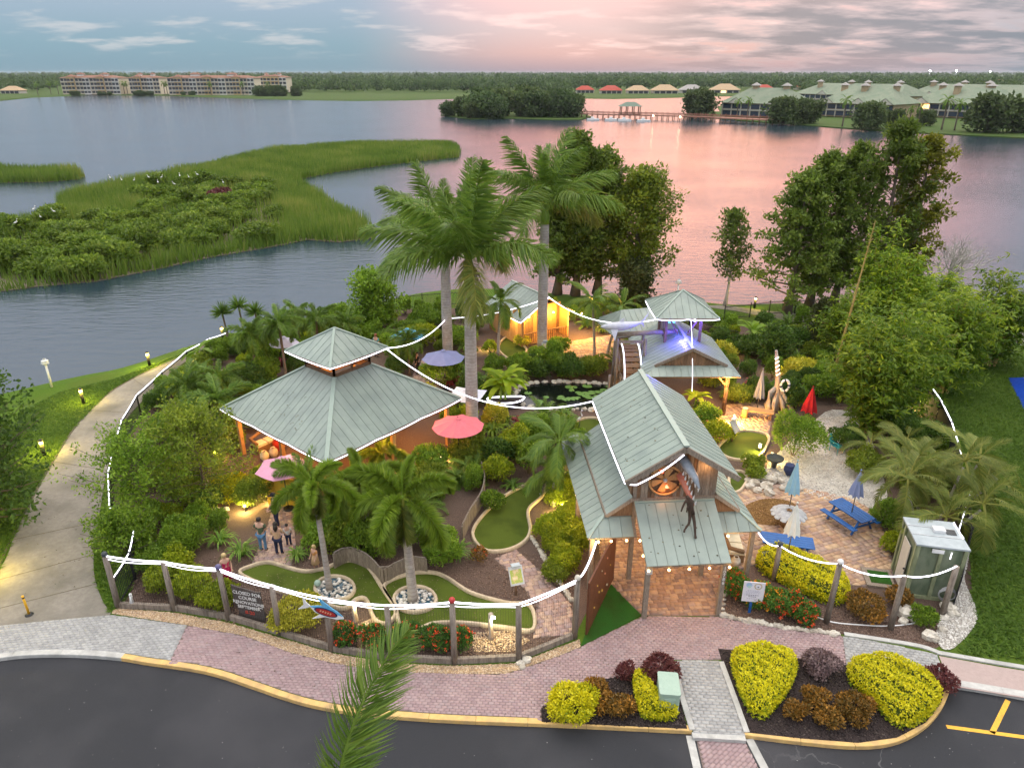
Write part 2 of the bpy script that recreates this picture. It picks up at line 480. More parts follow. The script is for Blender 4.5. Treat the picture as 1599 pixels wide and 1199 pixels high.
grass_mat('lawn', (.045, .095, .010), (.090, .160, .016), (.080, .115, .018))
grass_mat('far_grass', (.045, .085, .020), (.070, .120, .028), (.075, .100, .03))
pm('turf', (.020, .080, .012), (.035, .120, .018), scale=40, rough=.95, bump=.4, bscale=90, world_space=True, spec=.1, c3=(.030, .070, .012), s3=1.2)
pm('putting_turf', (.068, .098, .014), (.090, .122, .020), scale=60, rough=.95, bump=.15, bscale=150, world_space=True, spec=.1, c3=(.050, .072, .012), s3=.9)
pm('mulch', (.085, .055, .045), (.19, .135, .11), scale=26, rough=.95, bump=.9, bscale=40, world_space=True, spec=.1, c3=(.12, .085, .07), s3=.6)
pm('dark_mulch', (.022, .016, .016), (.075, .058, .056), scale=30, rough=.95, bump=1.0, bscale=45, world_space=True, spec=.15)
pm('orange_mulch', (.16, .085, .030), (.32, .19, .075), scale=30, rough=.95, bump=.8, bscale=50, world_space=True, spec=.1)
pm('concrete', (.21, .19, .165), (.26, .24, .21), scale=5, rough=.85, bump=.15, bscale=40, world_space=True, c3=(.14, .13, .11), s3=.5, spec=.25)
pm('kerb_grey', (.42, .42, .41), (.52, .52, .50), scale=7, rough=.85, bump=.2, world_space=True, c3=(.32, .32, .31), s3=1.5)
pm('kerb_yellow', (.62, .40, .14), (.72, .48, .19), scale=7, rough=.8, bump=.2, world_space=True, c3=(.46, .31, .15), s3=1.8)
pm('line_yellow', (.70, .38, .04), (.78, .44, .06), scale=14, rough=.8, world_space=True, c3=(.55, .30, .05), s3=4)
pm('golf_kerb', (.46, .37, .26), (.60, .50, .37), scale=9, rough=.85, bump=.3, world_space=True, c3=(.36, .29, .21), s3=2)
pm('shell_gravel', (.50, .46, .41), (.72, .68, .62), scale=30, rough=.9, bump=.9, bscale=45, world_space=True, c3=(.36, .32, .28), s3=.9)
pm('bank_earth', (.09, .075, .05), (.14, .12, .08), scale=6, rough=.95, bump=.5, world_space=True)
pm('lake_bed', (.05, .05, .04), (.07, .07, .05), scale=1, rough=1, world_space=True)
def asphalt_mat():
 m = pm('asphalt', (.024, .026, .032), (.038, .040, .047), scale=55, rough=.82, bump=.5, bscale=160, world_space=True, spec=.35, c3=(.058, .058, .066), s3=.2)
 nt = m.node_tree; b = nt.nodes['Principled BSDF']; N, L = nt.nodes.new, nt.links.new
 src = b.inputs['Base Color'].links[0].from_socket
 g = N('ShaderNodeNewGeometry')
 v = N('ShaderNodeTexVoronoi'); v.feature = 'DISTANCE_TO_EDGE'; v.inputs['Scale'].default_value = .42
 nz = N('ShaderNodeTexNoise'); nz.inputs['Scale'].default_value = 1.1; nz.inputs['Detail'].default_value = 6; L(g.outputs['Position'], nz.inputs['Vector'])
 ad = N('ShaderNodeMixRGB'); ad.blend_type = 'ADD'; ad.inputs[0].default_value = 1.3; L(g.outputs['Position'], ad.inputs[1]); L(nz.outputs['Color'], ad.inputs[2]); L(ad.outputs[0], v.inputs['Vector'])
 r = N('ShaderNodeMapRange'); L(v.outputs['Distance'], r.inputs[0]); r.inputs[1].default_value = .002; r.inputs[2].default_value = .010; r.inputs[3].default_value = .4; r.inputs[4].default_value = 0
 n2 = N('ShaderNodeTexNoise'); L(g.outputs['Position'], n2.inputs['Vector']); n2.inputs['Scale'].default_value = .3
 r2 = N('ShaderNodeMapRange'); L(n2.outputs['Fac'], r2.inputs[0]); r2.inputs[1].default_value = .52; r2.inputs[2].default_value = .66
 mu = N('ShaderNodeMath'); mu.operation = 'MULTIPLY'; L(r.outputs[0], mu.inputs[0]); L(r2.outputs[0], mu.inputs[1])
 sx = N('ShaderNodeSeparateXYZ'); L(g.outputs['Position'], sx.inputs[0]); mxr = N('ShaderNodeMapRange'); L(sx.outputs[0], mxr.inputs[0]); mxr.inputs[1].default_value = 5; mxr.inputs[2].default_value = 9; L(mxr.outputs[0], r2.inputs[4])
 mx = N('ShaderNodeMixRGB'); L(mu.outputs[0], mx.inputs[0]); L(src, mx.inputs[1]); mx.inputs[2].default_value = (.24, .24, .24, 1)
 L(mx.outputs[0], b.inputs['Base Color'])
asphalt_mat()
islandm('paver_pink', [(.350, .252, .258), (.372, .270, .274), (.328, .235, .243), (.385, .284, .286), (.340, .244, .254), (.360, .275, .282)], val=.13)
islandm('paver_grey', [(.350, .352, .356), (.375, .376, .378), (.328, .330, .334), (.392, .392, .390)], val=.16)
islandm('paver_tan', [(.46, .30, .19), (.40, .25, .17), (.52, .36, .23), (.34, .23, .18), (.44, .31, .23), (.38, .27, .22)], val=.2)
islandm('paver_brown', [(.36, .22, .15), (.30, .18, .13), (.42, .27, .18), (.26, .17, .14), (.34, .23, .18)], val=.2)
islandm('paver_rose', [(.40, .28, .24), (.34, .24, .22), (.46, .33, .26), (.36, .27, .26)], val=.2)
islandm('river_pebble', [(.48, .33, .19), (.58, .42, .26), (.40, .27, .16), (.66, .53, .38), (.35, .25, .18), (.52, .40, .28)])
islandm('white_pebble', [(.62, .60, .56), (.70, .68, .64), (.52, .49, .45), (.74, .72, .69), (.40, .37, .34)])
islandm('mulch_chip', [(.11, .065, .050), (.20, .13, .10), (.15, .10, .08), (.26, .18, .14)])
islandm('dark_chip', [(.020, .014, .014), (.05, .036, .034), (.085, .066, .06), (.035, .026, .025)])
islandm('orange_chip', [(.20, .10, .035), (.30, .17, .06), (.38, .23, .09), (.24, .13, .05)])
pm('paver_bed', (.16, .12, .11), (.20, .155, .14), scale=30, rough=.95, world_space=True)
pm('grey_bed', (.26, .255, .25), (.31, .305, .30), scale=30, rough=.95, world_space=True)
pm('stone', (.50, .46, .39), (.68, .64, .57), scale=7, rough=.9, bump=.6, bscale=14, c3=(.36, .32, .26), s3=3, rnd=.12)
pm('roof_metal', (.262, .318, .285), (.286, .342, .308), scale=2.5, rough=.42, spec=.5, world_space=True, c3=(.215, .265, .245), s3=1.1, rnd=.05)
pm('roof_trim', (.290, .365, .322), (.315, .390, .345), scale=3, rough=.45, world_space=True)
pm('wood_grey', (.17, .135, .105), (.30, .25, .20), scale=9, rough=.85, bump=.4, bscale=16, stretch=(3, 3, .5), rnd=.14)
pm('wood_brown', (.13, .075, .042), (.24, .145, .085), scale=9, rough=.85, bump=.4, bscale=16, stretch=(4, 4, .5), rnd=.2)
pm('wood_honey', (.36, .20, .08), (.48, .28, .12), scale=9, rough=.75, bump=.3, stretch=(4, 4, .5), rnd=.15)
pm('wood_post', (.20, .165, .135), (.31, .265, .225), scale=12, rough=.9, bump=.5, bscale=20, stretch=(4, 4, .6), c3=(.13, .105, .085), s3=2, rnd=.1)
pm('wood_green', (.20, .235, .13), (.30, .33, .20), scale=5, rough=.85, bump=.3, stretch=(2, 2, .6), c3=(.13, .15, .08), s3=1.4, rnd=.06)
pm('panel_green', (.085, .120, .075), (.150, .190, .125), scale=3, rough=.6, bump=.15, stretch=(1.2, 1.2, .5), c3=(.20, .23, .16), s3=1.6)
pm('mural_wall', (.105, .035, .016), (.150, .055, .026), scale=4, rough=.6, bump=.15, rnd=.05)
pm('black_metal', (.012, .012, .014), (.02, .02, .022), rough=.5)
pm('net_black', (.010, .012, .018), (.016, .018, .026), rough=.9)
pm('white_paint', (.70, .71, .72), (.78, .79, .80), scale=5, rough=.5, rnd=.03)
pm('grey_metal', (.42, .43, .45), (.55, .56, .58), scale=6, rough=.4, metal=.3)
pm('lead_sheet', (.36, .41, .44), (.43, .48, .51), scale=4, rough=.45, c3=(.30, .35, .38), s3=1.5)
pm('blue_paint', (.008, .085, .30), (.014, .110, .36), scale=8, rough=.5, c3=(.01, .07, .24), s3=2)
pm('tarp_blue', (.004, .05, .42), (.008, .075, .52), scale=5, rough=.45, bump=.5, bscale=4)
pm('teal_paint', (.02, .28, .33), (.04, .34, .38), scale=6, rough=.5)
pm('box_green', (.30, .42, .35), (.34, .46, .39), scale=6, rough=.5)
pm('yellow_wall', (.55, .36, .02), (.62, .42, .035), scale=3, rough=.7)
pm('ceramic_dark', (.03, .033, .04), (.05, .055, .06), rough=.3)
pm('navy', (.02, .03, .09), (.03, .045, .12), rough=.7)
for nm, c in dict(salmon=(.72, .17, .20), pink=(.62, .30, .42), periwinkle=(.22, .24, .42), skyblue=(.10, .36, .55), white=(.66, .68, .76), lilac=(.48, .46, .58), grey=(.22, .23, .27), red=(.42, .012, .018), paleblue=(.26, .46, .60), lavender=(.20, .25, .44), cream=(.66, .67, .62)).items():
 pm('cloth_' + nm, c, tuple(min(1, x * 1.12) for x in c), scale=3, rough=.85, bump=.1)
em('rope_light', (.86, .84, 1.0), 2.6)
em('rope_warm', (1.0, .88, .70), 2.4)
em('bulb_warm', (1.0, .58, .22), 9)
em('bulb_gold', (1.0, .72, .34), 7)
em('bulb_blue', (.16, .14, 1.0), 9)
em('bulb_green', (.02, .8, .08), .5)
em('bulb_white', (.95, .95, 1.0), 6)
# THE SETTING: water and land
sheet = MB(); sheet.add([(-9000, -200, -3), (9000, -200, -3), (9000, 9500, -3), (-9000, 9500, -3)], [(0, 1, 2, 3)])
sheet.build('ground', 'lake_bed', kind='structure')
w = MB(); w.add([(-1600, 5, WATER_Z), (1600, 5, WATER_Z), (1600, 2200, WATER_Z), (-1600, 2200, WATER_Z)], [(0, 1, 2, 3)])
w.build('lake_water', 'lake_water', kind='structure')
KERB_PX = [(-260, 1075), (-60, 1042), (0, 1032), (50, 1027), (125, 1027), (190, 1032), (225, 1038), (322, 1053), (400, 1078), (440, 1092), (490, 1106), (560, 1118), (640, 1125), (720, 1130), (850, 1135), (960, 1140), (1080, 1146)]
KERB2_PX = [(1162, 1152), (1250, 1163), (1335, 1170), (1395, 1164), (1440, 1142), (1466, 1115), (1479, 1090), (1483, 1074)]
KERB = smooth_line([(p.x, p.y, 0) for p in gl(KERB_PX, -.13)], 5)
KERB2 = smooth_line([(p.x, p.y, 0) for p in gl(KERB2_PX, -.13)], 5)
KERB3 = [Vector((p.x, p.y, 0)) for p in gl([(1483, 1074), (1540, 1083), (1620, 1097), (1900, 1145)], -.13)]
SHORE_PX = [(100, 592), (190, 574), (280, 545), (345, 526), (420, 506), (500, 492), (600, 470), (650, 459), (715, 452), (790, 452), (860, 458), (930, 463), (1010, 466), (1080, 470), (1140, 476), (1220, 474), (1330, 474), (1450, 476), (1560, 478), (1640, 474), (1800, 468)]
shore = [Vector((-75, 20, 0)), Vector((-52, 30, 0)), Vector((-40, 38, 0))] + [Vector((p.x, p.y, 0)) for p in gl(SHORE_PX, WATER_Z)] + [Vector((85, 66, 0)), Vector((130, 60, 0))]
shore = smooth_line(shore, 4)
front = [Vector((p.x, p.y, 0)) for p in list(reversed(KERB3)) + list(reversed(KERB2)) + list(reversed(KERB))]
def land():
 mb = MB(); n = len(shore); rings = []
 for off, z in ((-1.2, -1.3), (0, WATER_Z - .02), (.8, -.34), (2.6, 0.0)):
  ring = []
  for i, p in enumerate(shore):
   d = shore[min(i + 1, n - 1)] - shore[max(i - 1, 0)]; d.normalize(); nr = Vector((d.y, -d.x, 0))
   ring.append((p.x + nr.x * off, p.y + nr.y * off, z))
  rings.append(ring)
 vs = [v for r in rings for v in r]; fs = []
 for k in range(3):
  for i in range(n - 1): fs.append((k * n + i, k * n + n + i, k * n + n + i + 1, k * n + i + 1))
 mb.add(vs, fs)
 poly = [(p[0], p[1], 0) for p in rings[3]] + [(130, 8, 0)] + [(p.x, p.y, 0) for p in front] + [(-75, 12, 0)]
 mb.add(poly, [tuple(range(len(poly)))[::-1]])
 return mb.build('lawn_ground', 'lawn', kind='structure')
land()
flat('parking_asphalt', [(-80, -40), (140, -40), (140, 32), (-80, 32)], -.13, 'asphalt')
def offset(line, d):
 out = []; n = len(line)
 for i, p in enumerate(line):
  t = line[min(i + 1, n - 1)] - line[max(i - 1, 0)]; t.normalize(); out.append(Vector((p.x - t.y * d, p.y + t.x * d, 0)))
 return out
def kerb_obj(name, line, mat, w=.20, seg=1.5):
 """kerb cast in lengths, each with a thin joint"""
 root = empty(name, (line[0].x, line[0].y, 0), kind='structure')
 acc, cur = 0, [line[0]]
 L2 = offset(line, w / 2)
 cur = [L2[0]]
 for a, b in zip(L2[:-1], L2[1:]):
  m = max(1, int((b - a).length / .4))
  for k in range(1, m + 1):
   q = a.lerp(b, k / m); acc += (q - cur[-1]).length; cur.append(q)
   if acc > seg:
    t = (cur[-1] - cur[-2]).normalized()
    c2 = cur[:-1] + [cur[-1] - t * .012]
    curb(MB(), [0], 0, 0) if False else None
    mb = MB(); curb(mb, c2, w, .16, -.14, round_=False); mb.build('kerb_stone', mat, root)
    cur = [q]; acc = 0
 if len(cur) > 1:
  mb = MB(); curb(mb, cur, w, .16, -.14, round_=False); mb.build('kerb_stone', mat, root)
 return root
ix = min(range(len(KERB)), key=lambda i: (KERB[i] - Vector((*G(190, 1032, -.13)[:2], 0))).length)
kerb_obj('kerb_grey', KERB[:ix + 1], 'kerb_grey', .26)
kerb_obj('kerb_yellow', KERB[ix:], 'kerb_yellow', .22)
kerb_obj('island_kerb_yellow', KERB2, 'kerb_yellow', .24)
kerb_obj('sidewalk_kerb_grey', KERB3, 'kerb_grey', .30)
# concrete path along the water
path_l = [(-80, 960), (0, 888), (25, 830), (52, 779), (82, 725), (110, 680), (137, 645), (175, 612), (212, 590), (250, 572), (285, 557), (320, 540), (352, 528)]
path_r = [(360, 535), (330, 548), (288, 566), (257, 597), (215, 634), (190, 668), (168, 730), (157, 792), (149, 842), (146, 880), (150, 910), (160, 937), (173, 957)]
PATH = smooth_line(gl(path_l), 5) + smooth_line(gl(path_r), 5) + gl([(170, 963), (100, 967), (0, 977), (-50, 986)])
path_root = flat('concrete_path', PATH, .022, 'concrete', skirt=.06)
for a, b in (((20, 843), (152, 815)), ((84, 721), (168, 735)), ((0, 905), (146, 866)), ((140, 641), (207, 645)), ((208, 592), (238, 612)), ((-40, 960), (150, 912))):
 A, B = G(*a), G(*b); mb = MB(); mb.beam((A.x, A.y, .020), (B.x, B.y, .020), .035, .012); mb.build('path_joint', 'bank_earth', path_root)
e = MB(); curb(e, offset(smooth_line(gl(path_l[1:]), 5), .08), .12, .03, 0); e.build('path_edge_soil', 'bank_earth', kind='structure')
# paver promenade
UP_PX = [(-60, 984), (0, 977), (100, 967), (175, 960), (292, 976), (380, 992), (455, 1019), (520, 1035), (580, 1045), (630, 1049), (705, 1052), (787, 1052), (812, 1045), (880, 1021), (906, 1010), (960, 983), (1003, 962)]
UP2_PX = [(1122, 963), (1170, 972), (1225, 982), (1290, 990), (1316, 993)]
up = [Vector((p.x, p.y, 0)) for p in gl(UP_PX)]
inner_kerb = offset(KERB, .24)
kA = [p for p in inner_kerb]
def k_until(x0, x1):
 a, b = G(x0, 1100).x, G(x1, 1100).x
 return kA
grey_l = [p for p in up[:5]] 
P292, P258 = G(292, 976), G(262, 1040)
lowL = [p for p in inner_kerb if p.x < P258.x]; lowR = [p for p in inner_kerb if p.x >= P258.x]
greyA = up[:5] + [P258] + list(reversed(lowL))
pinkA = up[4:] + [Vector((*p[:2], 0)) for p in gl(UP2_PX)] + gl([(1322, 1040), (1200, 1021), (1124, 1013), (1130, 1030), (1053, 1030), (1046, 1052), (925, 1062), (845, 1106), (846, 1126)]) + list(reversed([p for p in lowR if p.x < G(846, 1126).x])) + [P258]
prom = flat('paver_promenade', pinkA, .004, 'paver_bed')
pave('promenade_pavers', pinkA, .115, .19, math.radians(-3), .026, 'paver_pink', prom, th=.022)
prog = flat('grey_paver_apron', greyA, .004, 'grey_bed')
pave('apron_pavers', greyA, .13, .20, math.radians(8), .026, 'paver_grey', prog, th=.022)
cross = gl([(1054, 1031), (1122, 1031), (1164, 1148), (1083, 1144)])
crs = flat('grey_paver_crossing', cross, .004, 'grey_bed'); pave('crossing_pavers', cross, .13, .24, math.radians(-4), .026, 'paver_grey', crs, th=.022)
cross2 = gl([(1086, 1149), (1162, 1154), (1192, 1215), (1100, 1210)], -.13)
cr2 = flat('rose_paver_crossing', cross2, -.124, 'paver_bed'); pave('crossing_pavers', cross2, .12, .22, math.radians(40), -.104, 'paver_pink', cr2, th=.022)
for a, b in (((1077, 1149), (1092, 1215)), ((1170, 1154), (1202, 1215))):
 A, B = G(*a, -.13), G(*b, -.13); mb = MB(); mb.beam((A.x, A.y, -.118), (B.x, B.y, -.118), .24, .03); mb.build('crossing_edge', 'kerb_grey', kind='structure')
greyB = gl([(1316, 993), (1388, 1005), (1463, 1022), (1482, 1071), (1440, 1047), (1390, 1037), (1322, 1040)])
gb = flat('grey_paver_corner', greyB, .004, 'grey_bed'); pave('corner_pavers', greyB, .13, .20, math.radians(-10), .026, 'paver_grey', gb, th=.022)
rose = gl([(1466, 1024), (1560, 1041), (1680, 1060), (1900, 1090), (1900, 1136), (1620, 1093), (1486, 1071)])
pm('rose_concrete', (.36, .28, .265), (.41, .32, .30), scale=6, rough=.85, bump=.15, world_space=True, c3=(.36, .29, .27), s3=.8)
flat('rose_sidewalk', rose, .013, 'rose_concrete', skirt=.02)
for pts, m in (([(1318, 990), (1390, 1001), (1440, 1010), (1470, 1021)], 'kerb_grey'), ([(1462, 1019), (1560, 1036), (1680, 1055), (1900, 1086)], 'kerb_grey'), ([(1052, 1034), (1062, 1078), (1081, 1140)], 'kerb_grey'), ([(1126, 1034), (1143, 1080), (1166, 1144)], 'kerb_grey')):
 mb = MB(); curb(mb, smooth_line(gl(pts), 4), .18, .045 + .002 * (pts[0][0] % 7), 0, round_=False); mb.build('edge_strip', m, kind='structure')
a_, b_ = G(1081, 1147), G(1164, 1152); mb = MB(); mb.beam((a_.x, a_.y, -.055), (b_.x, b_.y, -.055), .2, .14); mb.build('flush_kerb', 'kerb_grey', kind='structure')
# parking lines
for a, b, wd in (((1478, 1134), (1700, 1164), .14), ((1574, 1093), (1549, 1144), .15)):
 A, B = G(*a, -.13), G(*b, -.13); mb = MB(); mb.beam((A.x, A.y, -.129), (B.x, B.y, -.129), wd, .010); mb.build('parking_line', 'line_yellow', kind='structure')
# mulch of the garden (inside the fence) and planted beds
GARDEN_PX = [(186, 948), (273, 952), (358, 967), (437, 990), (518, 1015), (612, 1030), (710, 1035), (808, 1030), (897, 995), (940, 905), (1003, 955), (1122, 958), (1170, 966), (1225, 977), (1290, 984), (1390, 1000), (1462, 1012), (1500, 985), (1520, 950), (1515, 880), (1500, 760), (1475, 690), (1440, 600), (1400, 540), (1280, 505), (1150, 510), (900, 480), (640, 482), (480, 505), (365, 545), (300, 575), (240, 630), (205, 680), (178, 760), (172, 830)]
GARDEN = gl(GARDEN_PX)
flat('garden_mulch', GARDEN, .008, 'mulch')
pc = scatter(gl([(186, 948), (273, 952), (437, 990), (612, 1030), (710, 1035), (808, 1030), (897, 995), (900, 870), (780, 860), (600, 870), (380, 860), (200, 900)]), 9000)
pebbles('mulch_chips', pc, .035, 'mulch_chip', z=.01, flatz=.35, kind='stuff')
bedA = gl([(845, 1106), (846, 1127), (960, 1133), (1073, 1138), (1060, 1085), (1046, 1050), (1000, 1052), (925, 1064)])
bedB = gl([(1121, 1013), (1200, 1021), (1322, 1040), (1390, 1037), (1440, 1046), (1476, 1070), (1470, 1096), (1446, 1128), (1400, 1152), (1340, 1160), (1250, 1153), (1168, 1144), (1142, 1080)])
for nm, bd in (('planting_bed_ground', bedA), ('planting_bed_ground', bedB)):
 o = flat(nm, bd, .028, 'dark_mulch', skirt=.03)
 pebbles('bark_chips', scatter(bd, 2600), .035, 'dark_chip', parent=o, z=.03, flatz=.35, kind='stuff')
bedR = gl([(1126, 962), (1170, 970), (1225, 980), (1290, 987), (1390, 1000), (1462, 1012), (1470, 955), (1390, 955), (1300, 940), (1220, 930), (1140, 930)])
o = flat('entry_bed_ground', bedR, .012, 'mulch')
pebbles('bark_chips', scatter(bedR, 3500), .03, 'mulch_chip', parent=o, z=.014, flatz=.35, kind='stuff')
# brown river pebbles between timber edging and pavers
gravel_top = [(178, 950), (273, 957), (358, 973), (437, 996), (518, 1020), (612, 1036), (710, 1040), (808, 1036), (880, 1008), (905, 998)]
grav = gl(gravel_top) + gl([(906, 1010), (880, 1021), (812, 1045), (787, 1052), (705, 1052), (630, 1049), (580, 1045), (520, 1035), (455, 1019), (380, 992), (292, 976), (175, 958)])
o = flat('gravel_strip', grav, .014, 'river_pebble')
gp = scatter(grav, 9000); pebbles('river_pebbles', gp, .032, 'river_pebble', parent=o, z=.015, kind='stuff')
grav2 = gl([(735, 988), (800, 985), (828, 1000), (800, 1018), (740, 1018)]); pebbles('sand_pebbles', scatter(grav2, 1400), .03, 'river_pebble', z=.015, kind='stuff')
grav3 = gl([(560, 975), (590, 962), (606, 985), (596, 1015), (572, 1012)]); pebbles('sand_pebbles', scatter(grav3, 900), .03, 'river_pebble', z=.015, kind='stuff')
# shell gravel on the right and along the black fence
shell = gl(smooth_line([(1196, 738, 0), (1222, 700, 0), (1268, 660, 0), (1300, 640, 0), (1345, 655, 0), (1372, 720, 0), (1385, 790, 0), (1340, 790, 0), (1250, 770, 0)], 3, True) and [(p.x, p.y) for p in smooth_line([(1196, 738, 0), (1222, 700, 0), (1268, 660, 0), (1300, 640, 0), (1345, 655, 0), (1372, 720, 0), (1385, 790, 0), (1340, 790, 0), (1250, 770, 0)], 3, True)])
o = flat('shell_gravel', shell, .016, 'shell_gravel'); pebbles('shell_pieces', scatter(shell, 7000), .035, 'white_pebble', parent=o, z=.018, kind='stuff')
shell2 = gl([(p.x, p.y) for p in smooth_line([(1462, 985, 0), (1478, 940, 0), (1492, 890, 0), (1500, 840, 0), (1507, 800, 0), (1514, 830, 0), (1512, 870, 0), (1506, 905, 0), (1520, 940, 0), (1524, 972, 0), (1492, 1010, 0), (1470, 1012, 0)], 3, True)])
o = flat('white_gravel_strip', shell2, .016, 'shell_gravel'); pebbles('white_gravel', scatter(shell2, 3500), .035, 'white_pebble', parent=o, z=.018, kind='stuff')
# patios and walks
KEEP = []
def patio(name, px, w_, l_, ang, mat, z=.030, pattern='mix'):
 poly = gl(px); KEEP.append(poly); o = flat(name, poly, z - .018, 'paver_bed'); pave('patio_pavers', poly, w_, l_, ang, z, mat, o, pattern=pattern, th=.02); return o
patio('tan_patio', [(p.x, p.y) for p in smooth_line([(1128, 850, 0), (1135, 800, 0), (1150, 768, 0), (1192, 757, 0), (1240, 760, 0), (1330, 778, 0), (1362, 800, 0), (1384, 840, 0), (1394, 900, 0), (1350, 915, 0), (1290, 905, 0), (1200, 880, 0), (1140, 890, 0)], 3, True)], .20, .30, .35, 'paver_tan')
patio('entry_patio', [(940, 902), (1003, 961), (1124, 962), (1142, 900), (1130, 780), (950, 780), (935, 850)], .17, .26, .06, 'paver_brown')
patio('garden_walk', [(772, 872), (806, 858), (846, 893), (893, 945), (897, 990), (832, 997), (838, 945), (806, 905)], .17, .26, .25, 'paver_rose')
patio('visitor_walk', [(392, 880), (412, 838), (424, 800), (436, 765), (462, 768), (458, 810), (462, 850), (455, 886), (424, 880)], .17, .26, .2, 'paver_rose')
patio('bench_patio', [(1118, 652), (1130, 632), (1175, 628), (1206, 640), (1204, 664), (1200, 681), (1158, 672), (1120, 672)], .2, .3, .3, 'paver_tan')
patio('hut_patio', [(868, 555), (880, 535), (960, 522), (965, 560), (940, 570), (905, 572)], .2, .3, .3, 'paver_tan')
patio('pavilion_floor', [(395, 655), (515, 725), (700, 632), (585, 580), (470, 590)], .2, .3, .7, 'paver_brown')
patio('umbrella_walk', [(636, 600), (660, 560), (690, 565), (700, 600), (690, 640), (655, 640)], .2, .3, .3, 'paver_rose')
mound = gl([(1205 + 45 * math.cos(a), 800 + 21 * math.sin(a)) for a in np.linspace(0, 2 * PI, 28)[:-1]])
o = flat('mulch_circle', mound, .036, 'orange_mulch', skirt=.02); pebbles('bark_chips', scatter(mound, 1600), .035, 'orange_chip', parent=o, z=.038, flatz=.35, kind='stuff')
# artificial turf triangle at the entry
tri = gl([(907, 1009), (947, 905), (1001, 961)])
flat('turf_triangle', tri, .03, 'turf', skirt=.03)
# putting greens with cast kerbs
def green(px, gaps=(), z=.03, label=None, smooth=5):
 poly = [Vector((p.x, p.y, 0)) for p in smooth_line([(x.x, x.y, 0) for x in gl(px)], smooth, True)]
 KEEP.append(poly); o = flat('putting_green', poly, z, 'putting_turf', skirt=.028)
 mb = MB(); curb(mb, poly, .15, .15, 0, closed=True, jit=.12); mb.build('green_kerb', 'golf_kerb', o)
 return o
green([(376, 898), (392, 886), (420, 880), (450, 888), (478, 894), (508, 889), (530, 880), (556, 877), (576, 888), (596, 918), (618, 955), (604, 975), (585, 968), (572, 938), (556, 938), (536, 952), (486, 938), (430, 922)])
green([(600, 916), (640, 898), (676, 896), (700, 905), (735, 927), (790, 943), (828, 948), (832, 985), (790, 982), (730, 975), (680, 975), (650, 985), (625, 978), (618, 950)])
green([(738, 834), (757, 803), (790, 775), (822, 758), (846, 744), (862, 752), (845, 778), (825, 798), (828, 828), (818, 848), (790, 861), (756, 860)])
green([(1122, 700), (1136, 686), (1160, 674), (1198, 681), (1196, 700), (1182, 716), (1156, 720), (1132, 714)])
green([(1142, 740), (1158, 738), (1167, 748), (1158, 765), (1146, 770), (1138, 755)])
green([(778, 545), (790, 528), (806, 534), (822, 546), (816, 556), (796, 562)])
green([(895, 664), (912, 655), (934, 656), (940, 672), (920, 684), (900, 678)])
green([(322, 594), (340, 582), (364, 583), (360, 598), (336, 602)])
pm('pool_glass', (.02, .05, .08), (.03, .09, .13), scale=5, rough=.15)
for cx, cy, rx, ry in ((523, 921, 31, 19), (648, 938, 33, 20)):
 ring = gl([(cx + rx * math.cos(a), cy + ry * math.sin(a)) for a in np.linspace(0, 2 * PI, 25)[:-1]])
 o = flat('planter_island', ring, .05, 'pool_glass', skirt=.04); mb = MB(); curb(mb, ring, .14, .16, 0, closed=True, jit=.15); mb.build('island_kerb', 'golf_kerb', o)
 pebbles('island_stones', scatter(ring, 120), .085, 'white_pebble', parent=o, z=.05, kind='stuff')
# pond
POND = gl([(p.x, p.y) for p in smooth_line([(806, 612, 0), (830, 600, 0), (880, 598, 0), (930, 600, 0), (968, 606, 0), (962, 625, 0), (930, 640, 0), (860, 640, 0), (812, 632, 0)], 4, True)])
KEEP += [POND, shell, shell2, mound, tri]; flat('pond_water', POND, .020, 'pond_water')
pr = empty('pond_edge', (POND[0].x, POND[0].y, 0), kind='structure')
for i in range(0, len(POND)):
 for k in range(2):
  p = POND[i].lerp(POND[(i + 1) % len(POND)], k / 2 + random.random() * .3)
  mb = MB(); mb.ball((p.x + random.uniform(-.15, .15), p.y + random.uniform(-.15, .15), .07), random.uniform(.13, .26), 6, 4, (1, .9, .6), .25); mb.build('stone', 'stone', pr)
# lily pads
pm('lily_green', (.10, .22, .04), (.16, .30, .06), scale=8, rough=.5)
for i in range(34):
 q = (random.uniform(868, 962), random.uniform(603, 626)) if i < 26 else (random.uniform(820, 960), random.uniform(602, 634))
 if not inside(np.array([G(*q)[:2]]), POND)[0]: continue
 p = G(*q); r = random.uniform(.14, .32); mb = MB()
 a0 = random.random() * 6
 pts = [(p.x + r * math.cos(a0 + a), p.y + r * math.sin(a0 + a), .028 + .002 * (i % 4)) for a in np.linspace(.25, 6.03, 12)] + [(p.x, p.y, .026 + .002 * (i % 4))]
 mb.slab(pts, .006)
 mb.build('lily_pad', 'lily_green', None, (p.x, p.y, .02), label='round green lily pad floating on the dark garden pond', cat='lily pad', group='lily pads on the pond')
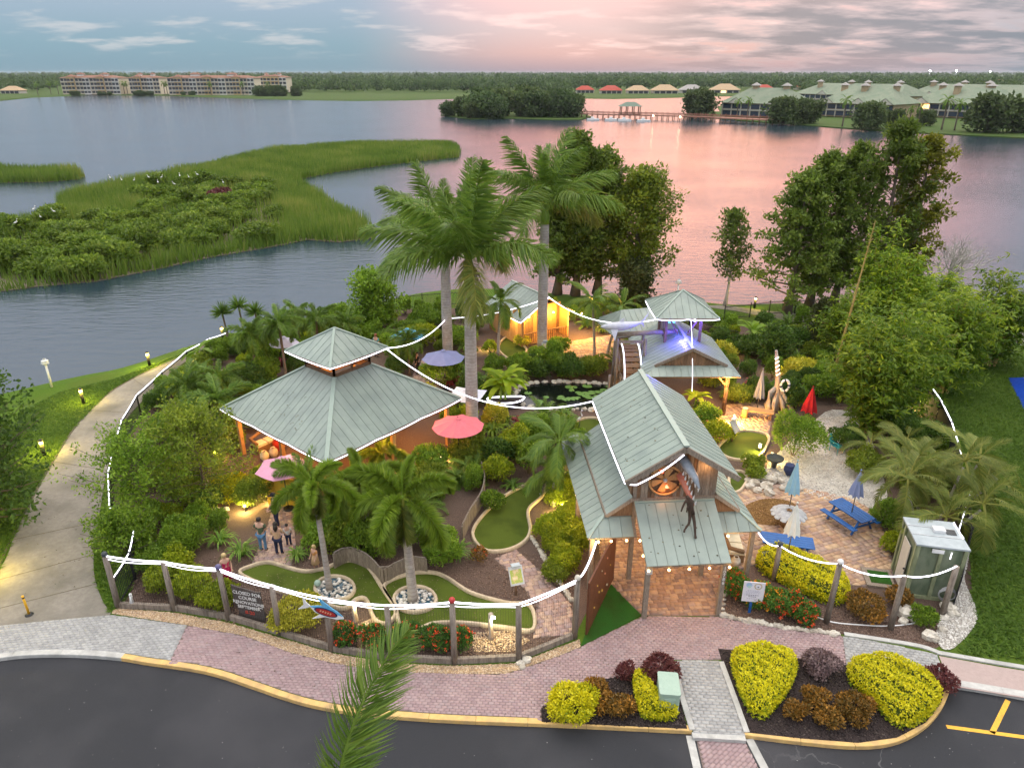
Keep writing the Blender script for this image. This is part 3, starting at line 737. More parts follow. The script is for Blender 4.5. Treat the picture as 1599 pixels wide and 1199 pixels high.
# STRUCTURES
class Frame:
 def __init__(s, o, rz): s.o = Vector((o[0], o[1], 0)); s.rz = rz; s.c, s.s = math.cos(rz), math.sin(rz)
 def __call__(s, x, y, z=0.0): return Vector((s.o.x + s.c * x - s.s * y, s.o.y + s.s * x + s.c * y, z))
def clip(poly, s0, keep_ge):
 out = []; n = len(poly)
 for i in range(n):
  a, b = poly[i], poly[(i + 1) % n]
  ia = a[0] >= s0 if keep_ge else a[0] <= s0; ib = b[0] >= s0 if keep_ge else b[0] <= s0
  if ia: out.append(a)
  if ia != ib:
   t = (s0 - a[0]) / (b[0] - a[0]); out.append((s0, a[1] + t * (b[1] - a[1])))
 return out
def metal_slope(roof, poly, pw=.42, mat='roof_metal', seam=.019):
 """standing-seam metal: every pan its own sheet with one raised seam; poly[0]->poly[1] is the eave"""
 P = [Vector(p) for p in poly]; e = (P[1] - P[0]); L = e.length; e.normalize()
 n = Vector((0, 0, 0))
 for i in range(len(P)): n += P[i].cross(P[(i + 1) % len(P)])
 n.normalize()
 if n.z < 0: n = -n
 u = n.cross(e).normalized()
 if (P[2] - P[0]).dot(u) < 0: u = -u
 q = [((p - P[0]).dot(e), (p - P[0]).dot(u)) for p in P]
 smin, smax = min(a for a, _ in q), max(a for a, _ in q); k = max(1, round((smax - smin) / pw)); w = (smax - smin) / k
 for i in range(k):
  a, b = smin + i * w, smin + (i + 1) * w
  c = clip(clip(q, a + .004, True), b - .004, False)
  if len(c) < 3: continue
  mb = MB(); mb.slab([P[0] + e * s + u * t + n * .012 for s, t in c], .012)
  ts = [t for s, t in c if s < a + .02]
  if i > 0 and len(ts) > 1 and max(ts) - min(ts) > .15:
   p0 = P[0] + e * (a + .014) + u * (min(ts) + .01) + n * (seam / 2 + .010); p1 = P[0] + e * (a + .014) + u * (max(ts) - .02) + n * (seam / 2 + .010)
   mb.beam(p0, p1, .020, seam, up=n)
  mb.build('roof_panel', mat, roof)
def ridge(roof, a, b, w=.16, name='ridge_cap'):
 mb = MB(); mb.beam(Vector(a) + Vector((0, 0, .035)), Vector(b) + Vector((0, 0, .035)), w, .05); mb.build(name, 'roof_trim', roof)
def sag(a, b, s, n=8):
 a, b = Vector(a), Vector(b)
 return [a.lerp(b, i / n) - Vector((0, 0, s * 4 * (i / n) * (1 - i / n))) for i in range(n + 1)]
def rope(pts, label, r=.022, mat='rope_light', group=None):
 mb = MB(); mb.tube(pts, r, 5)
 return mb.build('rope_light', mat, None, tuple(pts[0]), label=label, cat='rope light', group=group)
def catline(anchors, s=.12):
 out = []
 for a, b in zip(anchors[:-1], anchors[1:]):
  seg = sag(a, b, s, 6); out += seg[:-1]
 return out + [Vector(anchors[-1])]
def bulb(parent, p, mat='bulb_warm', r=.06):
 mb = MB(); mb.ball(p, r, 8, 6); return mb.build('bulb', mat, parent)
# open pavilion
PL, PF, PR = G(345, 636, 2.8), G(509, 724, 2.8), G(720, 624, 2.8)
pc = (PL + PR) / 2
pang = math.atan2((PF - pc).y, (PF - pc).x) + PI / 4         # local +x side ... corner F at -45 deg
PAV = Frame((pc.x, pc.y), pang)
def pavilion():
 root = empty('open_pavilion', (pc.x, pc.y, 0), 'large open pavilion with two-tier seafoam green metal roof among palms', 'pavilion')
 hs, z0, hw, z1 = 4.47, 2.8, 1.2, 5.0
 roof = MB()
 for k in range(4):
  a = k * PI / 2
  def R(x, y, z): return PAV(x * math.cos(a) - y * math.sin(a), x * math.sin(a) + y * math.cos(a), z)
  roof.slab([R(-hs, -hs, z0 - .03), R(hs, -hs, z0 - .03), R(hw, -hw, z1 - .03), R(-hw, -hw, z1 - .03)], .06)
 rf = roof.build('roof', 'wood_brown', root)
 for k in range(4):
  a = k * PI / 2
  def R(x, y, z): return PAV(x * math.cos(a) - y * math.sin(a), x * math.sin(a) + y * math.cos(a), z)
  metal_slope(rf, [R(-hs, -hs, z0), R(hs, -hs, z0), R(hw, -hw, z1), R(-hw, -hw, z1)], .42)
  ridge(rf, R(hs, -hs, z0), R(hw, -hw, z1), .2, 'hip_cap')
  mb = MB(); mb.beam(R(-hs + .02, -hs + .03, z0 - .12), R(hs - .02, -hs + .03, z0 - .12), .05, .18); mb.build('fascia', 'wood_brown', root)
 h2, zt, za = 1.85, 5.9, 7.05
 wl_ = MB()
 for k in range(4):
  a = k * PI / 2
  def R(x, y, z): return PAV(x * math.cos(a) - y * math.sin(a), x * math.sin(a) + y * math.cos(a), z)
  wl_.beam(R(-hw + .05, -hw + .05, z1 + .02), R(hw - .05, -hw + .05, z1 + .02), .08, .3)
  for x in (-hw + .06, 0, hw - .06): wl_.beam(R(x, -hw + .06, z1), R(x, -hw + .06, zt + .1), .11)
 wl_.build('clerestory_frame', 'wood_brown', root)
 r2 = MB()
 for k in range(4):
  a = k * PI / 2
  def R(x, y, z): return PAV(x * math.cos(a) - y * math.sin(a), x * math.sin(a) + y * math.cos(a), z)
  r2.slab([R(-h2, -h2, zt - .03), R(h2, -h2, zt - .03), R(0, 0, za - .03)], .06)
 cu = r2.build('lantern_roof', 'wood_brown', root)
 for k in range(4):
  a = k * PI / 2
  def R(x, y, z): return PAV(x * math.cos(a) - y * math.sin(a), x * math.sin(a) + y * math.cos(a), z)
  metal_slope(cu, [R(-h2, -h2, zt), R(h2, -h2, zt), R(0, 0, za)], .42)
  ridge(cu, R(h2, -h2, zt), R(0, 0, za), .13, 'hip_cap')
 for x in (-3.9, 0, 3.9):
  for y in (-3.9, 0, 3.9):
   if x == 0 and y == 0: continue
   mb = MB(); p = PAV(x, y); mb.box((p.x, p.y, 1.4), (.2, .2, 2.8), pang); mb.build('post', 'wood_honey', root)
 for x, y in ((-2.6, -2.6), (2.6, -2.6), (-2.6, 2.6), (2.6, 2.6), (0, -3.4), (3.4, 0)):
  p = PAV(x, y, 2.75); bulb(root, p, 'bulb_warm', .07); lamp(root, PAV(x, y, 2.4), 190, (1, .45, .12))
 p = PAV(.3, -.3, 5.55); bulb(root, p, 'bulb_warm', .09); lamp(root, p, 30, (1, .5, .2), .1)
 return root
pavilion()
def pv(x, y, z): return PAV(x, y, z)
hs = 4.47
rope(catline([pv(-hs, -hs, 2.74), pv(-1.5, -hs, 2.74), pv(1.5, -hs, 2.74), pv(hs, -hs, 2.74), pv(hs, -1.5, 2.74), pv(hs, 1.5, 2.74), pv(hs, hs, 2.74)], .05), 'white rope light outlining the lower eaves of the open pavilion', .028)
rope(catline([pv(-1.85, -1.85, 5.86), pv(1.85, -1.85, 5.86), pv(1.85, 1.85, 5.86)], .06), 'white rope light outlining the small upper roof of the open pavilion', .028)
# entrance building
ea, eb = G(1003, 960), G(1122, 963)
ENT = Frame(((ea.x + eb.x) / 2, (ea.y + eb.y) / 2), .07)
def entrance():
 E = ENT
 root = empty('entrance_building', tuple(E(0, 0)), 'entrance building with tiered seafoam metal roofs and rough wood gable', 'building')
 hw = 2.14; y0, y1, ze, zr = 1.35, 8.6, 5.22, 6.58
 b = MB(); b.slab([E(-hw, y0, ze - .04), E(-hw, y1, ze - .04), E(0, y1, zr - .04), E(0, y0, zr - .04)], .07); b.slab([E(hw, y0, ze - .04), E(hw, y1, ze - .04), E(0, y1, zr - .04), E(0, y0, zr - .04)], .07)
 up_ = b.build('upper_roof', 'wood_grey', root)
 metal_slope(up_, [E(-hw, y1, ze), E(-hw, y0, ze), E(0, y0, zr), E(0, y1, zr)], .43)
 metal_slope(up_, [E(hw, y0, ze), E(hw, y1, ze), E(0, y1, zr), E(0, y0, zr)], .43)
 ridge(up_, E(0, y0, zr), E(0, y1, zr), .22)
 for s in (-1, 1):
  mb = MB(); mb.beam(E(s * (hw + .01), y0 + .02, ze - .10), E(0, y0 + .02, zr - .10), .09, .20); mb.build('bargeboard', 'wood_grey', root)
 cw, wy0, wy1, zb = 1.62, 2.2, 8.0, 3.86
 core = MB(); core.add([E(-cw, wy0 + .09, zb), E(cw, wy0 + .09, zb), E(cw, wy0 + .09, ze + .25), E(0, wy0 + .09, zr - .2), E(-cw, wy0 + .09, ze + .25)], [(0, 1, 2, 3, 4)])
 for s in (-1, 1): core.add([E(s * cw, wy0 + .09, zb - .3), E(s * cw, wy1, zb - .3), E(s * cw, wy1, ze + .2), E(s * cw, wy0 + .09, ze + .2)], [(0, 1, 2, 3)])
 core.add([E(-cw, wy1, zb), E(cw, wy1, zb), E(cw, wy1, ze), E(0, wy1, zr - .2), E(-cw, wy1, ze)], [(0, 1, 2, 3, 4)])
 gw = core.build('gable_wall', 'wood_brown', root)
 cx, cz, cr = -.42, 4.72, .62
 n = 23; w = 2 * cw / n
 for i in range(n):
  x = -cw + (i + .5) * w; top = ze + .18 + (zr - ze) * (1 - abs(x) / hw) - .22
  segs = [(zb, top)]
  if abs(x - cx) < cr:
   h = math.sqrt(cr * cr - (x - cx) ** 2); segs = [(zb, cz - h), (cz + h, top)]
  for a, c in segs:
   if c - a < .08: continue
   mb = MB(); mb.box(E(x, wy0 - random.uniform(0, .03), (a + c) / 2), (w * .93, .06, c - a), E.rz); mb.build('plank', random.choice(['wood_grey', 'wood_brown', 'wood_grey']), gw)
 for i in range(26):
  y = wy0 + .2 + i * .22
  for s in (-1, 1):
   mb = MB(); mb.box(E(s * (cw + .03), y, (zb + ze) / 2 + .05), (.05, .2, ze - zb + .1), E.rz); mb.build('plank', 'wood_brown', gw)
 mb = MB(); mb.beam(E(-cw - .05, wy0 - .06, zb + .04), E(cw + .05, wy0 - .06, zb + .04), .08, .12); mb.build('sill_board', 'wood_grey', root)
 ring = MB(); ring.tube([E(cx + cr * math.cos(a), wy0 - .07, cz + cr * math.sin(a)) for a in np.linspace(0, 2 * PI, 25)[:-1]], .045, 6, closed=True); fan = ring.build('fan_ring', 'wood_honey', root)
 for k in range(6):
  a = k * PI / 3 + .3; c2, s2 = math.cos(a), math.sin(a)
  mb = MB(); pts = []
  for rr, ww in ((.08, .05), (.5, .17), (.56, .08), (.5, -.17), (.08, -.05)): pts.append(E(cx + rr * c2 - ww * s2, wy0 - .03 + ww * .15, cz + rr * s2 + ww * c2))
  mb.add(pts + [p + E(0, .02, 0) - E(0, 0, 0) for p in pts], [(0, 1, 2, 3, 4), (9, 8, 7, 6, 5)]); mb.build('fan_blade', 'wood_honey', fan)
 mb = MB(); mb.ball(E(cx, wy0 - .06, cz), .09, 8, 6); mb.build('fan_hub', 'grey_metal', fan)
 em('glow_red', (1, .10, .02), 2.0)
 for x, z in ((-.62, 5.05), (-.3, 4.4)):
  mb = MB(); mb.ball(E(x, wy0 + .02, z), .13, 8, 6, (1, .4, .7)); mb.build('warm_lamp', 'glow_red', fan)
 lamp(root, E(-.4, wy0 - .25, 4.3), 5, (1, .35, .1), .1)
 lamp(root, E(1.1, wy0 - .35, 5.3), 10, (1, .5, .2), .08)
 mx, mz = 2.62, 3.30
 b = MB()
 for s in (-1, 1): b.slab([E(s * mx, wy0 - .1, mz - .03), E(s * mx, wy1 + .5, mz - .03), E(s * cw, wy1 + .5, 4.02), E(s * cw, wy0 - .1, 4.02)], .06)
 mid = b.build('middle_roof', 'wood_grey', root)
 metal_slope(mid, [E(-mx, wy1 + .5, mz), E(-mx, wy0 - .1, mz), E(-cw - .03, wy0 - .1, 4.05), E(-cw - .03, wy1 + .5, 4.05)], .43)
 metal_slope(mid, [E(mx, wy0 - .1, mz), E(mx, wy1 + .5, mz), E(cw + .03, wy1 + .5, 4.05), E(cw + .03, wy0 - .1, 4.05)], .43)
 for s in (-1, 1):
  mb = MB(); mb.beam(E(s * (mx + .03), wy0 - .1, mz - .06), E(s * (mx + .03), wy1 + .5, mz - .06), .06, .14); mb.build('fascia', 'wood_grey', mid)
  mb = MB(); mb.beam(E(s * mx, wy0 - .12, mz - .06), E(s * cw, wy0 - .12, 3.98), .06, .13); mb.build('bargeboard', 'wood_grey', mid)
  mb = MB(); mb.add([E(s * mx, wy0 - .04, mz - .12), E(s * cw, wy0 - .04, mz - .12), E(s * cw, wy0 - .04, 3.9)], [(0, 1, 2) if s < 0 else (0, 2, 1)]); mb.build('gablet', 'wood_brown', mid)
 sx, sz, fy, by = 3.42, 2.62, 1.55, 9.3
 q = .80
 b = MB()
 for s in (-1, 1):
  b.slab([E(s * sx, fy, sz - .03), E(s * sx, by, sz - .03), E(s * (sx - q), by, mz - .15), E(s * (sx - q), fy + q, mz - .15)], .05)
  b.slab([E(s * sx, fy, sz - .03), E(s * 1.5, fy, sz - .03), E(s * 1.5, fy + q, mz - .15), E(s * (sx - q), fy + q, mz - .15)], .05)
 sk = b.build('skirt_roof', 'wood_grey', root)
 zt = mz - .12
 metal_slope(sk, [E(-sx, by, sz), E(-sx, fy, sz), E(-sx + q, fy + q, zt), E(-sx + q, by, zt)], .43)
 metal_slope(sk, [E(sx, fy, sz), E(sx, by, sz), E(sx - q, by, zt), E(sx - q, fy + q, zt)], .43)
 metal_slope(sk, [E(-sx, fy, sz), E(-1.62, fy, sz), E(-1.62, fy + q, zt), E(-sx + q, fy + q, zt)], .43)
 metal_slope(sk, [E(1.62, fy, sz), E(sx, fy, sz), E(sx - q, fy + q, zt), E(1.62, fy + q, zt)], .43)
 for s in (-1, 1): ridge(sk, E(s * sx, fy, sz), E(s * (sx - q), fy + q, zt), .12, 'hip_cap')
 c0, cy = 1.57, -.28
 b = MB(); b.slab([E(-c0, cy, sz - .03), E(c0, cy, sz - .03), E(c0, wy0 - .03, zb - .02), E(-c0, wy0 - .03, zb - .02)], .08)
 can = b.build('front_canopy', 'wood_grey', root)
 metal_slope(can, [E(-c0, cy, sz), E(c0, cy, sz), E(c0, wy0 - .03, zb + .01), E(-c0, wy0 - .03, zb + .01)], .39)
 mb = MB(); mb.beam(E(-c0, wy0 - .11, zb - .02), E(c0, wy0 - .11, zb - .02), .16, .05); mb.build('flashing', 'roof_trim', can)
 for x, y, h in ((-1.42, 0, 2.56), (1.44, 0, 2.56), (-3.2, 1.8, 2.56), (3.2, 1.8, 2.56), (-1.5, 2.3, 3.8), (1.5, 2.3, 3.8), (-3.2, 5.2, 2.6), (3.2, 5.2, 2.6), (-3.2, 8.9, 2.6), (3.2, 8.9, 2.6), (1.5, 7.8, 3.8), (-1.5, 7.8, 3.8)):
  mb = MB(); mb.box(E(x, y, h / 2), (.17, .17, h), E.rz); pst = mb.build('post', 'wood_grey', root)
  if x == 1.44:
   for i, ch in enumerate('10786'):
    fc = bpy.data.curves.new('house_number', 'FONT'); fc.body = ch; fc.size = .19; fc.extrude = .004; fc.align_x = 'CENTER'
    tmp = bpy.data.objects.new('tmp', fc); COL.objects.link(tmp)
    dg = bpy.context.evaluated_depsgraph_get(); me = bpy.data.meshes.new_from_object(tmp.evaluated_get(dg)); bpy.data.objects.remove(tmp)
    me.materials.clear(); me.materials.append(MATS['white_paint'])
    o = bpy.data.objects.new('house_number', me); COL.objects.link(o); o.parent = pst
    p = E(x, y - .095, 2.18 - i * .17) - wl(pst); o.location = p; o.rotation_euler = (PI / 2, 0, E.rz)
 mb = MB(); mb.box(E(-1.42, -.13, 2.28), (.22, .12, .2), E.rz); mb.build('meter_box', 'grey_metal', root)
 spots = [(-1.5 + .75 * i, cy - .04, sz - .16) for i in range(5)] + [(-1.55, .35, 2.62), (-1.56, .9, 2.9), (-1.9, fy, 2.45), (-2.5, fy, 2.45), (-3.0, fy, 2.45), (2.1, fy, 2.46), (-3.35, 3.4, 2.5), (-3.35, 4.8, 2.5)]
 for x, y, z in spots: bulb(root, E(x, y, z), 'bulb_warm', .05)
 for x, y, z, wt in ((0, .6, 2.3, 26), (-1.0, 3.6, 2.7, 40), (1.2, 3.6, 2.7, 34), (-3.0, 1.3, 2.35, 26), (2.3, 1.2, 2.35, 18), (-3.5, 4.2, 2.3, 36), (0, 6.5, 2.7, 40)): lamp(root, E(x, y, z), wt * 1.6, (1, .60, .25))
 return root
entrance()
E_ = ENT
rope(catline([E_(-2.14, 8.5, 5.14), E_(-2.17, 5, 5.14), E_(-2.17, 1.4, 5.12), E_(-1.75, 1.3, 5.10), E_(-.9, 1.28, 5.62), E_(-.1, 1.28, 6.30)], .02), 'white rope light along the left eave and gable of the entrance building', .026)
pm('shark_grey', (.22, .26, .32), (.34, .38, .44), scale=5, rough=.5); pm('gum_pink', (.42, .13, .09), (.50, .18, .12), scale=6, rough=.5); pm('bronze_dark', (.045, .026, .018), (.08, .05, .035), scale=9, rough=.6)
def jaws():
 E = ENT; b = E(.2, 2.0, 4.7)
 root = empty('shark_jaws', tuple(b), 'grey shark head with open toothed jaws mounted in the entrance gable', 'sculpture')
 mb = MB(); mb.tube([E(.12, 2.0, 5.75), E(.25, 1.7, 5.55), E(.42, 1.35, 5.3), E(.52, 1.0, 5.02)], [.2, .19, .14, .03], 8); mb.build('upper_jaw', 'shark_grey', root)
 mb = MB(); mb.tube([E(.05, 2.0, 5.05), E(.15, 1.7, 4.85), E(.3, 1.3, 4.5), E(.4, 1.05, 4.25)], [.13, .12, .09, .03], 8); mb.build('lower_jaw', 'gum_pink', root)
 for i in range(7):
  t = i / 6; p = E(.05 + .3 * t + .10, 1.85 - .8 * t, 5.12 - .8 * t); mb = MB(); mb.cyl(p, p + Vector((.02, -.03, .2)), .045, .004, 5); mb.build('tooth', 'white_paint', root)
 for i in range(5):
  t = i / 4; p = E(.2 + .3 * t, 1.7 - .65 * t, 5.35 - .36 * t); mb = MB(); mb.cyl(p, p + Vector((0, 0, -.16)), .04, .004, 5); mb.build('tooth', 'white_paint', root)
 return root
jaws()
def skin_body(name, joints, edges, mat, parent, root_i=0, sub=1):
 me = bpy.data.meshes.new(name); base = wl(parent) if parent is not None else Vector((0, 0, 0))
 me.from_pydata([tuple(Vector(j[0]) - base) for j in joints], edges, []); me.update()
 o = bpy.data.objects.new(name, me); finish(o, parent, base)
 md = o.modifiers.new('skin', 'SKIN'); md.use_smooth_shade = True
 for i, j in enumerate(joints):
  r = j[1]; sv = me.skin_vertices[0].data[i]; sv.radius = (r, r) if not isinstance(r, tuple) else r; sv.use_root = (i == root_i)
 ss = o.modifiers.new('sub', 'SUBSURF'); ss.levels = sub; ss.render_levels = sub
 me.materials.append(MATS[mat])
 return o
def dangler():
 E = ENT
 root = empty('dangling_figure', tuple(E(.25, .95, 4.2)), 'dark brown dangling sculpted figure hanging from the shark jaws over the entrance', 'sculpture')
 J = [(E(.28, .95, 4.15), .07), (E(.24, .97, 4.35), .08), (E(.2, 1.0, 4.55), .085), (E(.12, .98, 4.66), .04), (E(.06, .95, 4.76), .07),
   (E(.02, .95, 4.52), .03), (E(-.06, .92, 4.3), .025), (E(-.1, .92, 4.1), .018), (E(.3, .97, 4.52), .03), (E(.12, .9, 4.3), .025), (E(.1, .9, 4.08), .018),
   (E(.26, .93, 3.95), .05), (E(.22, .82, 3.65), .035), (E(.05, .75, 3.42), .025), (E(.02, .7, 3.32), .035),
   (E(.36, .93, 3.98), .05), (E(.42, .8, 3.65), .04), (E(.43, .62, 3.25), .028), (E(.44, .56, 3.12), .045)]
 ed = [(0, 1), (1, 2), (2, 3), (3, 4), (2, 5), (5, 6), (6, 7), (2, 8), (8, 9), (9, 10), (0, 11), (11, 12), (12, 13), (13, 14), (0, 15), (15, 16), (16, 17), (17, 18)]
 skin_body('body', [(p, r * 1.5) for p, r in J], ed, 'bronze_dark', root)
dangler()
def mural():
 a, b = G(957, 903), G(915, 992)
 d = (b - a); L = d.length; d.normalize(); nrm = Vector((-d.y, d.x, 0)); 
 if nrm.x < 0: nrm = -nrm
 root = empty('mural_wall', ((a + b) / 2)[:], 'tall red-brown wall panel painted with small fish beside the entrance', 'wall')
 k = 5
 for i in range(k):
  p = a.lerp(b, (i + .5) / k); mb = MB(); mb.box((p.x, p.y, 1.2), (L / k - .008, .07, 2.4), math.atan2(d.y, d.x)); mb.build('board', 'mural_wall', root)
 pm('fish_gold', (.60, .36, .06), (.68, .44, .1), rough=.6); pm('fish_rose', (.62, .28, .18), (.66, .34, .24), rough=.6); pm('fish_pale', (.48, .46, .34), (.55, .5, .4), rough=.6)
 for t, z, s, m in ((.35, 1.9, .2, 'fish_rose'), (.42, 1.35, .22, 'fish_rose'), (.5, .75, .32, 'fish_gold'), (.62, 1.0, .26, 'fish_gold'), (.3, .5, .3, 'fish_pale'), (.7, 1.5, .18, 'fish_gold'), (.2, 1.2, .2, 'fish_gold'), (.78, .7, .22, 'fish_gold'), (.55, 1.8, .18, 'fish_pale')):
  c = a.lerp(b, t) + nrm * .040; c.z = z
  up_ = Vector((0, 0, 1)); tilt = .7
  ax = (d * math.cos(tilt) + up_ * math.sin(tilt)); ay = (up_ * math.cos(tilt) - d * math.sin(tilt))
  pts = [c + ax * (s * u) + ay * (s * v) for u, v in ((-.5, .0), (-.25, .16), (.1, .18), (.32, .03), (.52, .17), (.52, -.17), (.32, -.03), (.1, -.18), (-.25, -.16))]
  mb = MB(); mb.add(pts + [p + nrm * .006 for p in pts], [tuple(range(9)), tuple(range(17, 8, -1))] + [(i, (i + 1) % 9, 9 + (i + 1) % 9, 9 + i) for i in range(9)]); mb.build('painted_fish', m, root)
mural()
# water wheel house with lookout cupola
WH = Frame((10.45, 37.75), 0.0)
def wheel_house():
 W = WH
 root = empty('water_wheel_house', tuple(W(0, 3)), 'green roofed pavilion with square lookout cupola beside the water wheel', 'building')
 hw, z0, zr, y0, y1 = 2.78, 2.9, 4.35, 0.0, 6.6
 gy = q = .78
 k = (zr - z0) / hw; zg = z0 + q * k
 b = MB()
 for s in (-1, 1): b.slab([W(s * hw, y0, z0 - .03), W(s * hw, y1, z0 - .03), W(0, y1, zr - .03), W(0, gy, zr - .03), W(s * (hw - q), gy, zg - .03)], .06)
 b.slab([W(-hw, y0, z0 - .03), W(hw, y0, z0 - .03), W(hw - q, gy, zg - .03), W(-hw + q, gy, zg - .03)], .06)
 rf = b.build('roof', 'wood_brown', root)
 metal_slope(rf, [W(-hw, y1, z0), W(-hw, y0, z0), W(-hw + q, gy, zg), W(0, gy - .12, zr), W(0, y1, zr)], .42)
 metal_slope(rf, [W(hw, y0, z0), W(hw, y1, z0), W(0, y1, zr), W(0, gy - .12, zr), W(hw - q, gy, zg)], .42)
 metal_slope(rf, [W(-hw, y0, z0), W(hw, y0, z0), W(hw - q, gy, zg), W(-hw + q, gy, zg)], .42)
 ridge(rf, W(0, gy - .12, zr), W(0, y1, zr), .18)
 mb = MB(); mb.add([W(-hw + q + .1, gy - .02, zg + .02), W(hw - q - .1, gy - .02, zg + .02), W(0, gy - .02, zr - .06)], [(0, 1, 2)]); gb = mb.build('gablet', 'wood_brown', root)
 n = 21
 for i in range(n):
  x = (-1 + 2 * (i + .5) / n) * (hw - q - .15); h = (1 - abs(x) / (hw - q)) * (zr - zg) - .1
  if h < .06: continue
  mb = MB(); mb.box(W(x, gy - .06, zg + .03 + h / 2), (.16, .05, h)); mb.build('plank', 'wood_brown', gb)
 for s in (-1, 1):
  mb = MB(); mb.beam(W(s * (hw - q + .12), gy - .10, zg - .02), W(0, gy - .16, zr - .0), .1, .17); mb.build('bargeboard', 'wood_grey', root)
 for x in (-2.4, 2.35):
  for y in (1.0, 5.6):
   mb = MB(); mb.cyl(W(x, y, 0), W(x, y, z0 + .1), .14, .12, 8); mb.build('post', 'wood_brown', root)
 mb = MB(); mb.cyl(W(2.3, .9, 1.9), W(1.55, .6, 2.75), .07, .05, 6); mb.build('driftwood_brace', 'wood_honey', root)
 lamp(root, W(1.2, 1.2, 2.4), 240, (1, .52, .14), .1); lamp(root, W(2.2, .0, 2.3), 300, (1, .55, .18), .1); lamp(root, W(-1.6, 1.5, 2.3), 40, (1, .5, .15), .1)
 for x, y in ((1.2, 1.2), (-1.6, 1.5)): bulb(root, W(x, y, 2.55), 'bulb_warm', .07)
 c, cy, zc, za = 1.88, 4.35, 5.6, 6.8
 b = MB()
 R4 = lambda x, y, z, a: W(x * math.cos(a) - y * math.sin(a), cy + x * math.sin(a) + y * math.cos(a), z)
 for k4 in range(4):
  a = k4 * PI / 2; b.slab([R4(-c, -c, zc - .03, a), R4(c, -c, zc - .03, a), R4(0, 0, za - .03, a)], .05)
 cu = b.build('cupola_roof', 'wood_brown', root)
 for k4 in range(4):
  a = k4 * PI / 2
  metal_slope(cu, [R4(-c, -c, zc, a), R4(c, -c, zc, a), R4(0, 0, za, a)], .42); ridge(cu, R4(c, -c, zc, a), R4(0, 0, za, a), .1, 'hip_cap')
 for sx in (-1, 1):
  for sy in (-1, 1):
   mb = MB(); mb.beam(W(sx * 1.05, cy + sy * 1.0, 3.55), W(sx * 1.05, cy + sy * 1.0, zc), .15); mb.build('cupola_post', 'wood_brown', root)
 for sx in (-1, 1):
  mb = MB(); mb.beam(W(sx * 1.0, cy - 1.0, zc - .1), W(sx * .3, cy - 1.0, 4.35), .09); mb.build('cupola_brace', 'wood_brown', root)
 for i in range(5):
  mb = MB(); mb.beam(W(-1.1, cy - .9 + i * .42, 4.0), W(-1.1, cy - .9 + i * .42, zc), .06); mb.build('cupola_slat', 'wood_brown', root)
 mb = MB(); mb.box(W(-.45, cy + .5, 4.9), (.5, .3, .7)); mb.build('green_lit_panel', 'bulb_green', root)
 bulb(root, W(.42, cy - 1.9, 5.5), 'bulb_white', .075); bulb(root, W(-.35, 2.2, 4.25), 'bulb_white', .06)
 lamp(root, W(.5, cy - 1.5, 5.3), 190, (.10, .08, 1), .1); lamp(root, W(-.35, 2.2, 4.5), 130, (.08, .06, 1), .08)
 f = Frame((8.6, 46.5), .25)
 b = MB(); b.slab([f(-2.4, -2, 3.0), f(2.6, -2, 3.0), f(2.6, 0, 4.2), f(-1.2, 0, 4.2)], .06); b.slab([f(-2.4, 2, 3.0), f(2.6, 2, 3.0), f(2.6, 0, 4.2), f(-1.2, 0, 4.2)], .06)
 wg = b.build('rear_wing_roof', 'wood_brown', root)
 metal_slope(wg, [f(-2.4, -2, 3.03), f(2.6, -2, 3.03), f(2.6, 0, 4.23), f(-1.2, 0, 4.23)], .42); metal_slope(wg, [f(-2.4, 2, 3.03), f(-2.4, -2, 3.03), f(-1.2, 0, 4.23)], .42)
 for x in (-2, 2.3):
  mb = MB(); mb.cyl(f(x, -1.7, 0), f(x, -1.7, 3.0), .11, .1, 7); mb.build('post', 'wood_brown', root)
 return root
wheel_house()
rope(catline([WH(-1.88, 6.2, 5.55), WH(-1.88, 2.47, 5.55), WH(0, 2.45, 5.55), WH(1.9, 2.45, 5.55)], .06), 'white rope light looped under the cupola eaves', .026)
rope([WH(.18, 2.4, 5.5), WH(.1, 1.2, 4.3), WH(-.05, -.1, 2.9), WH(-.1, -.5, 2.2)], 'thin white light strand hanging down from the cupola', .012)
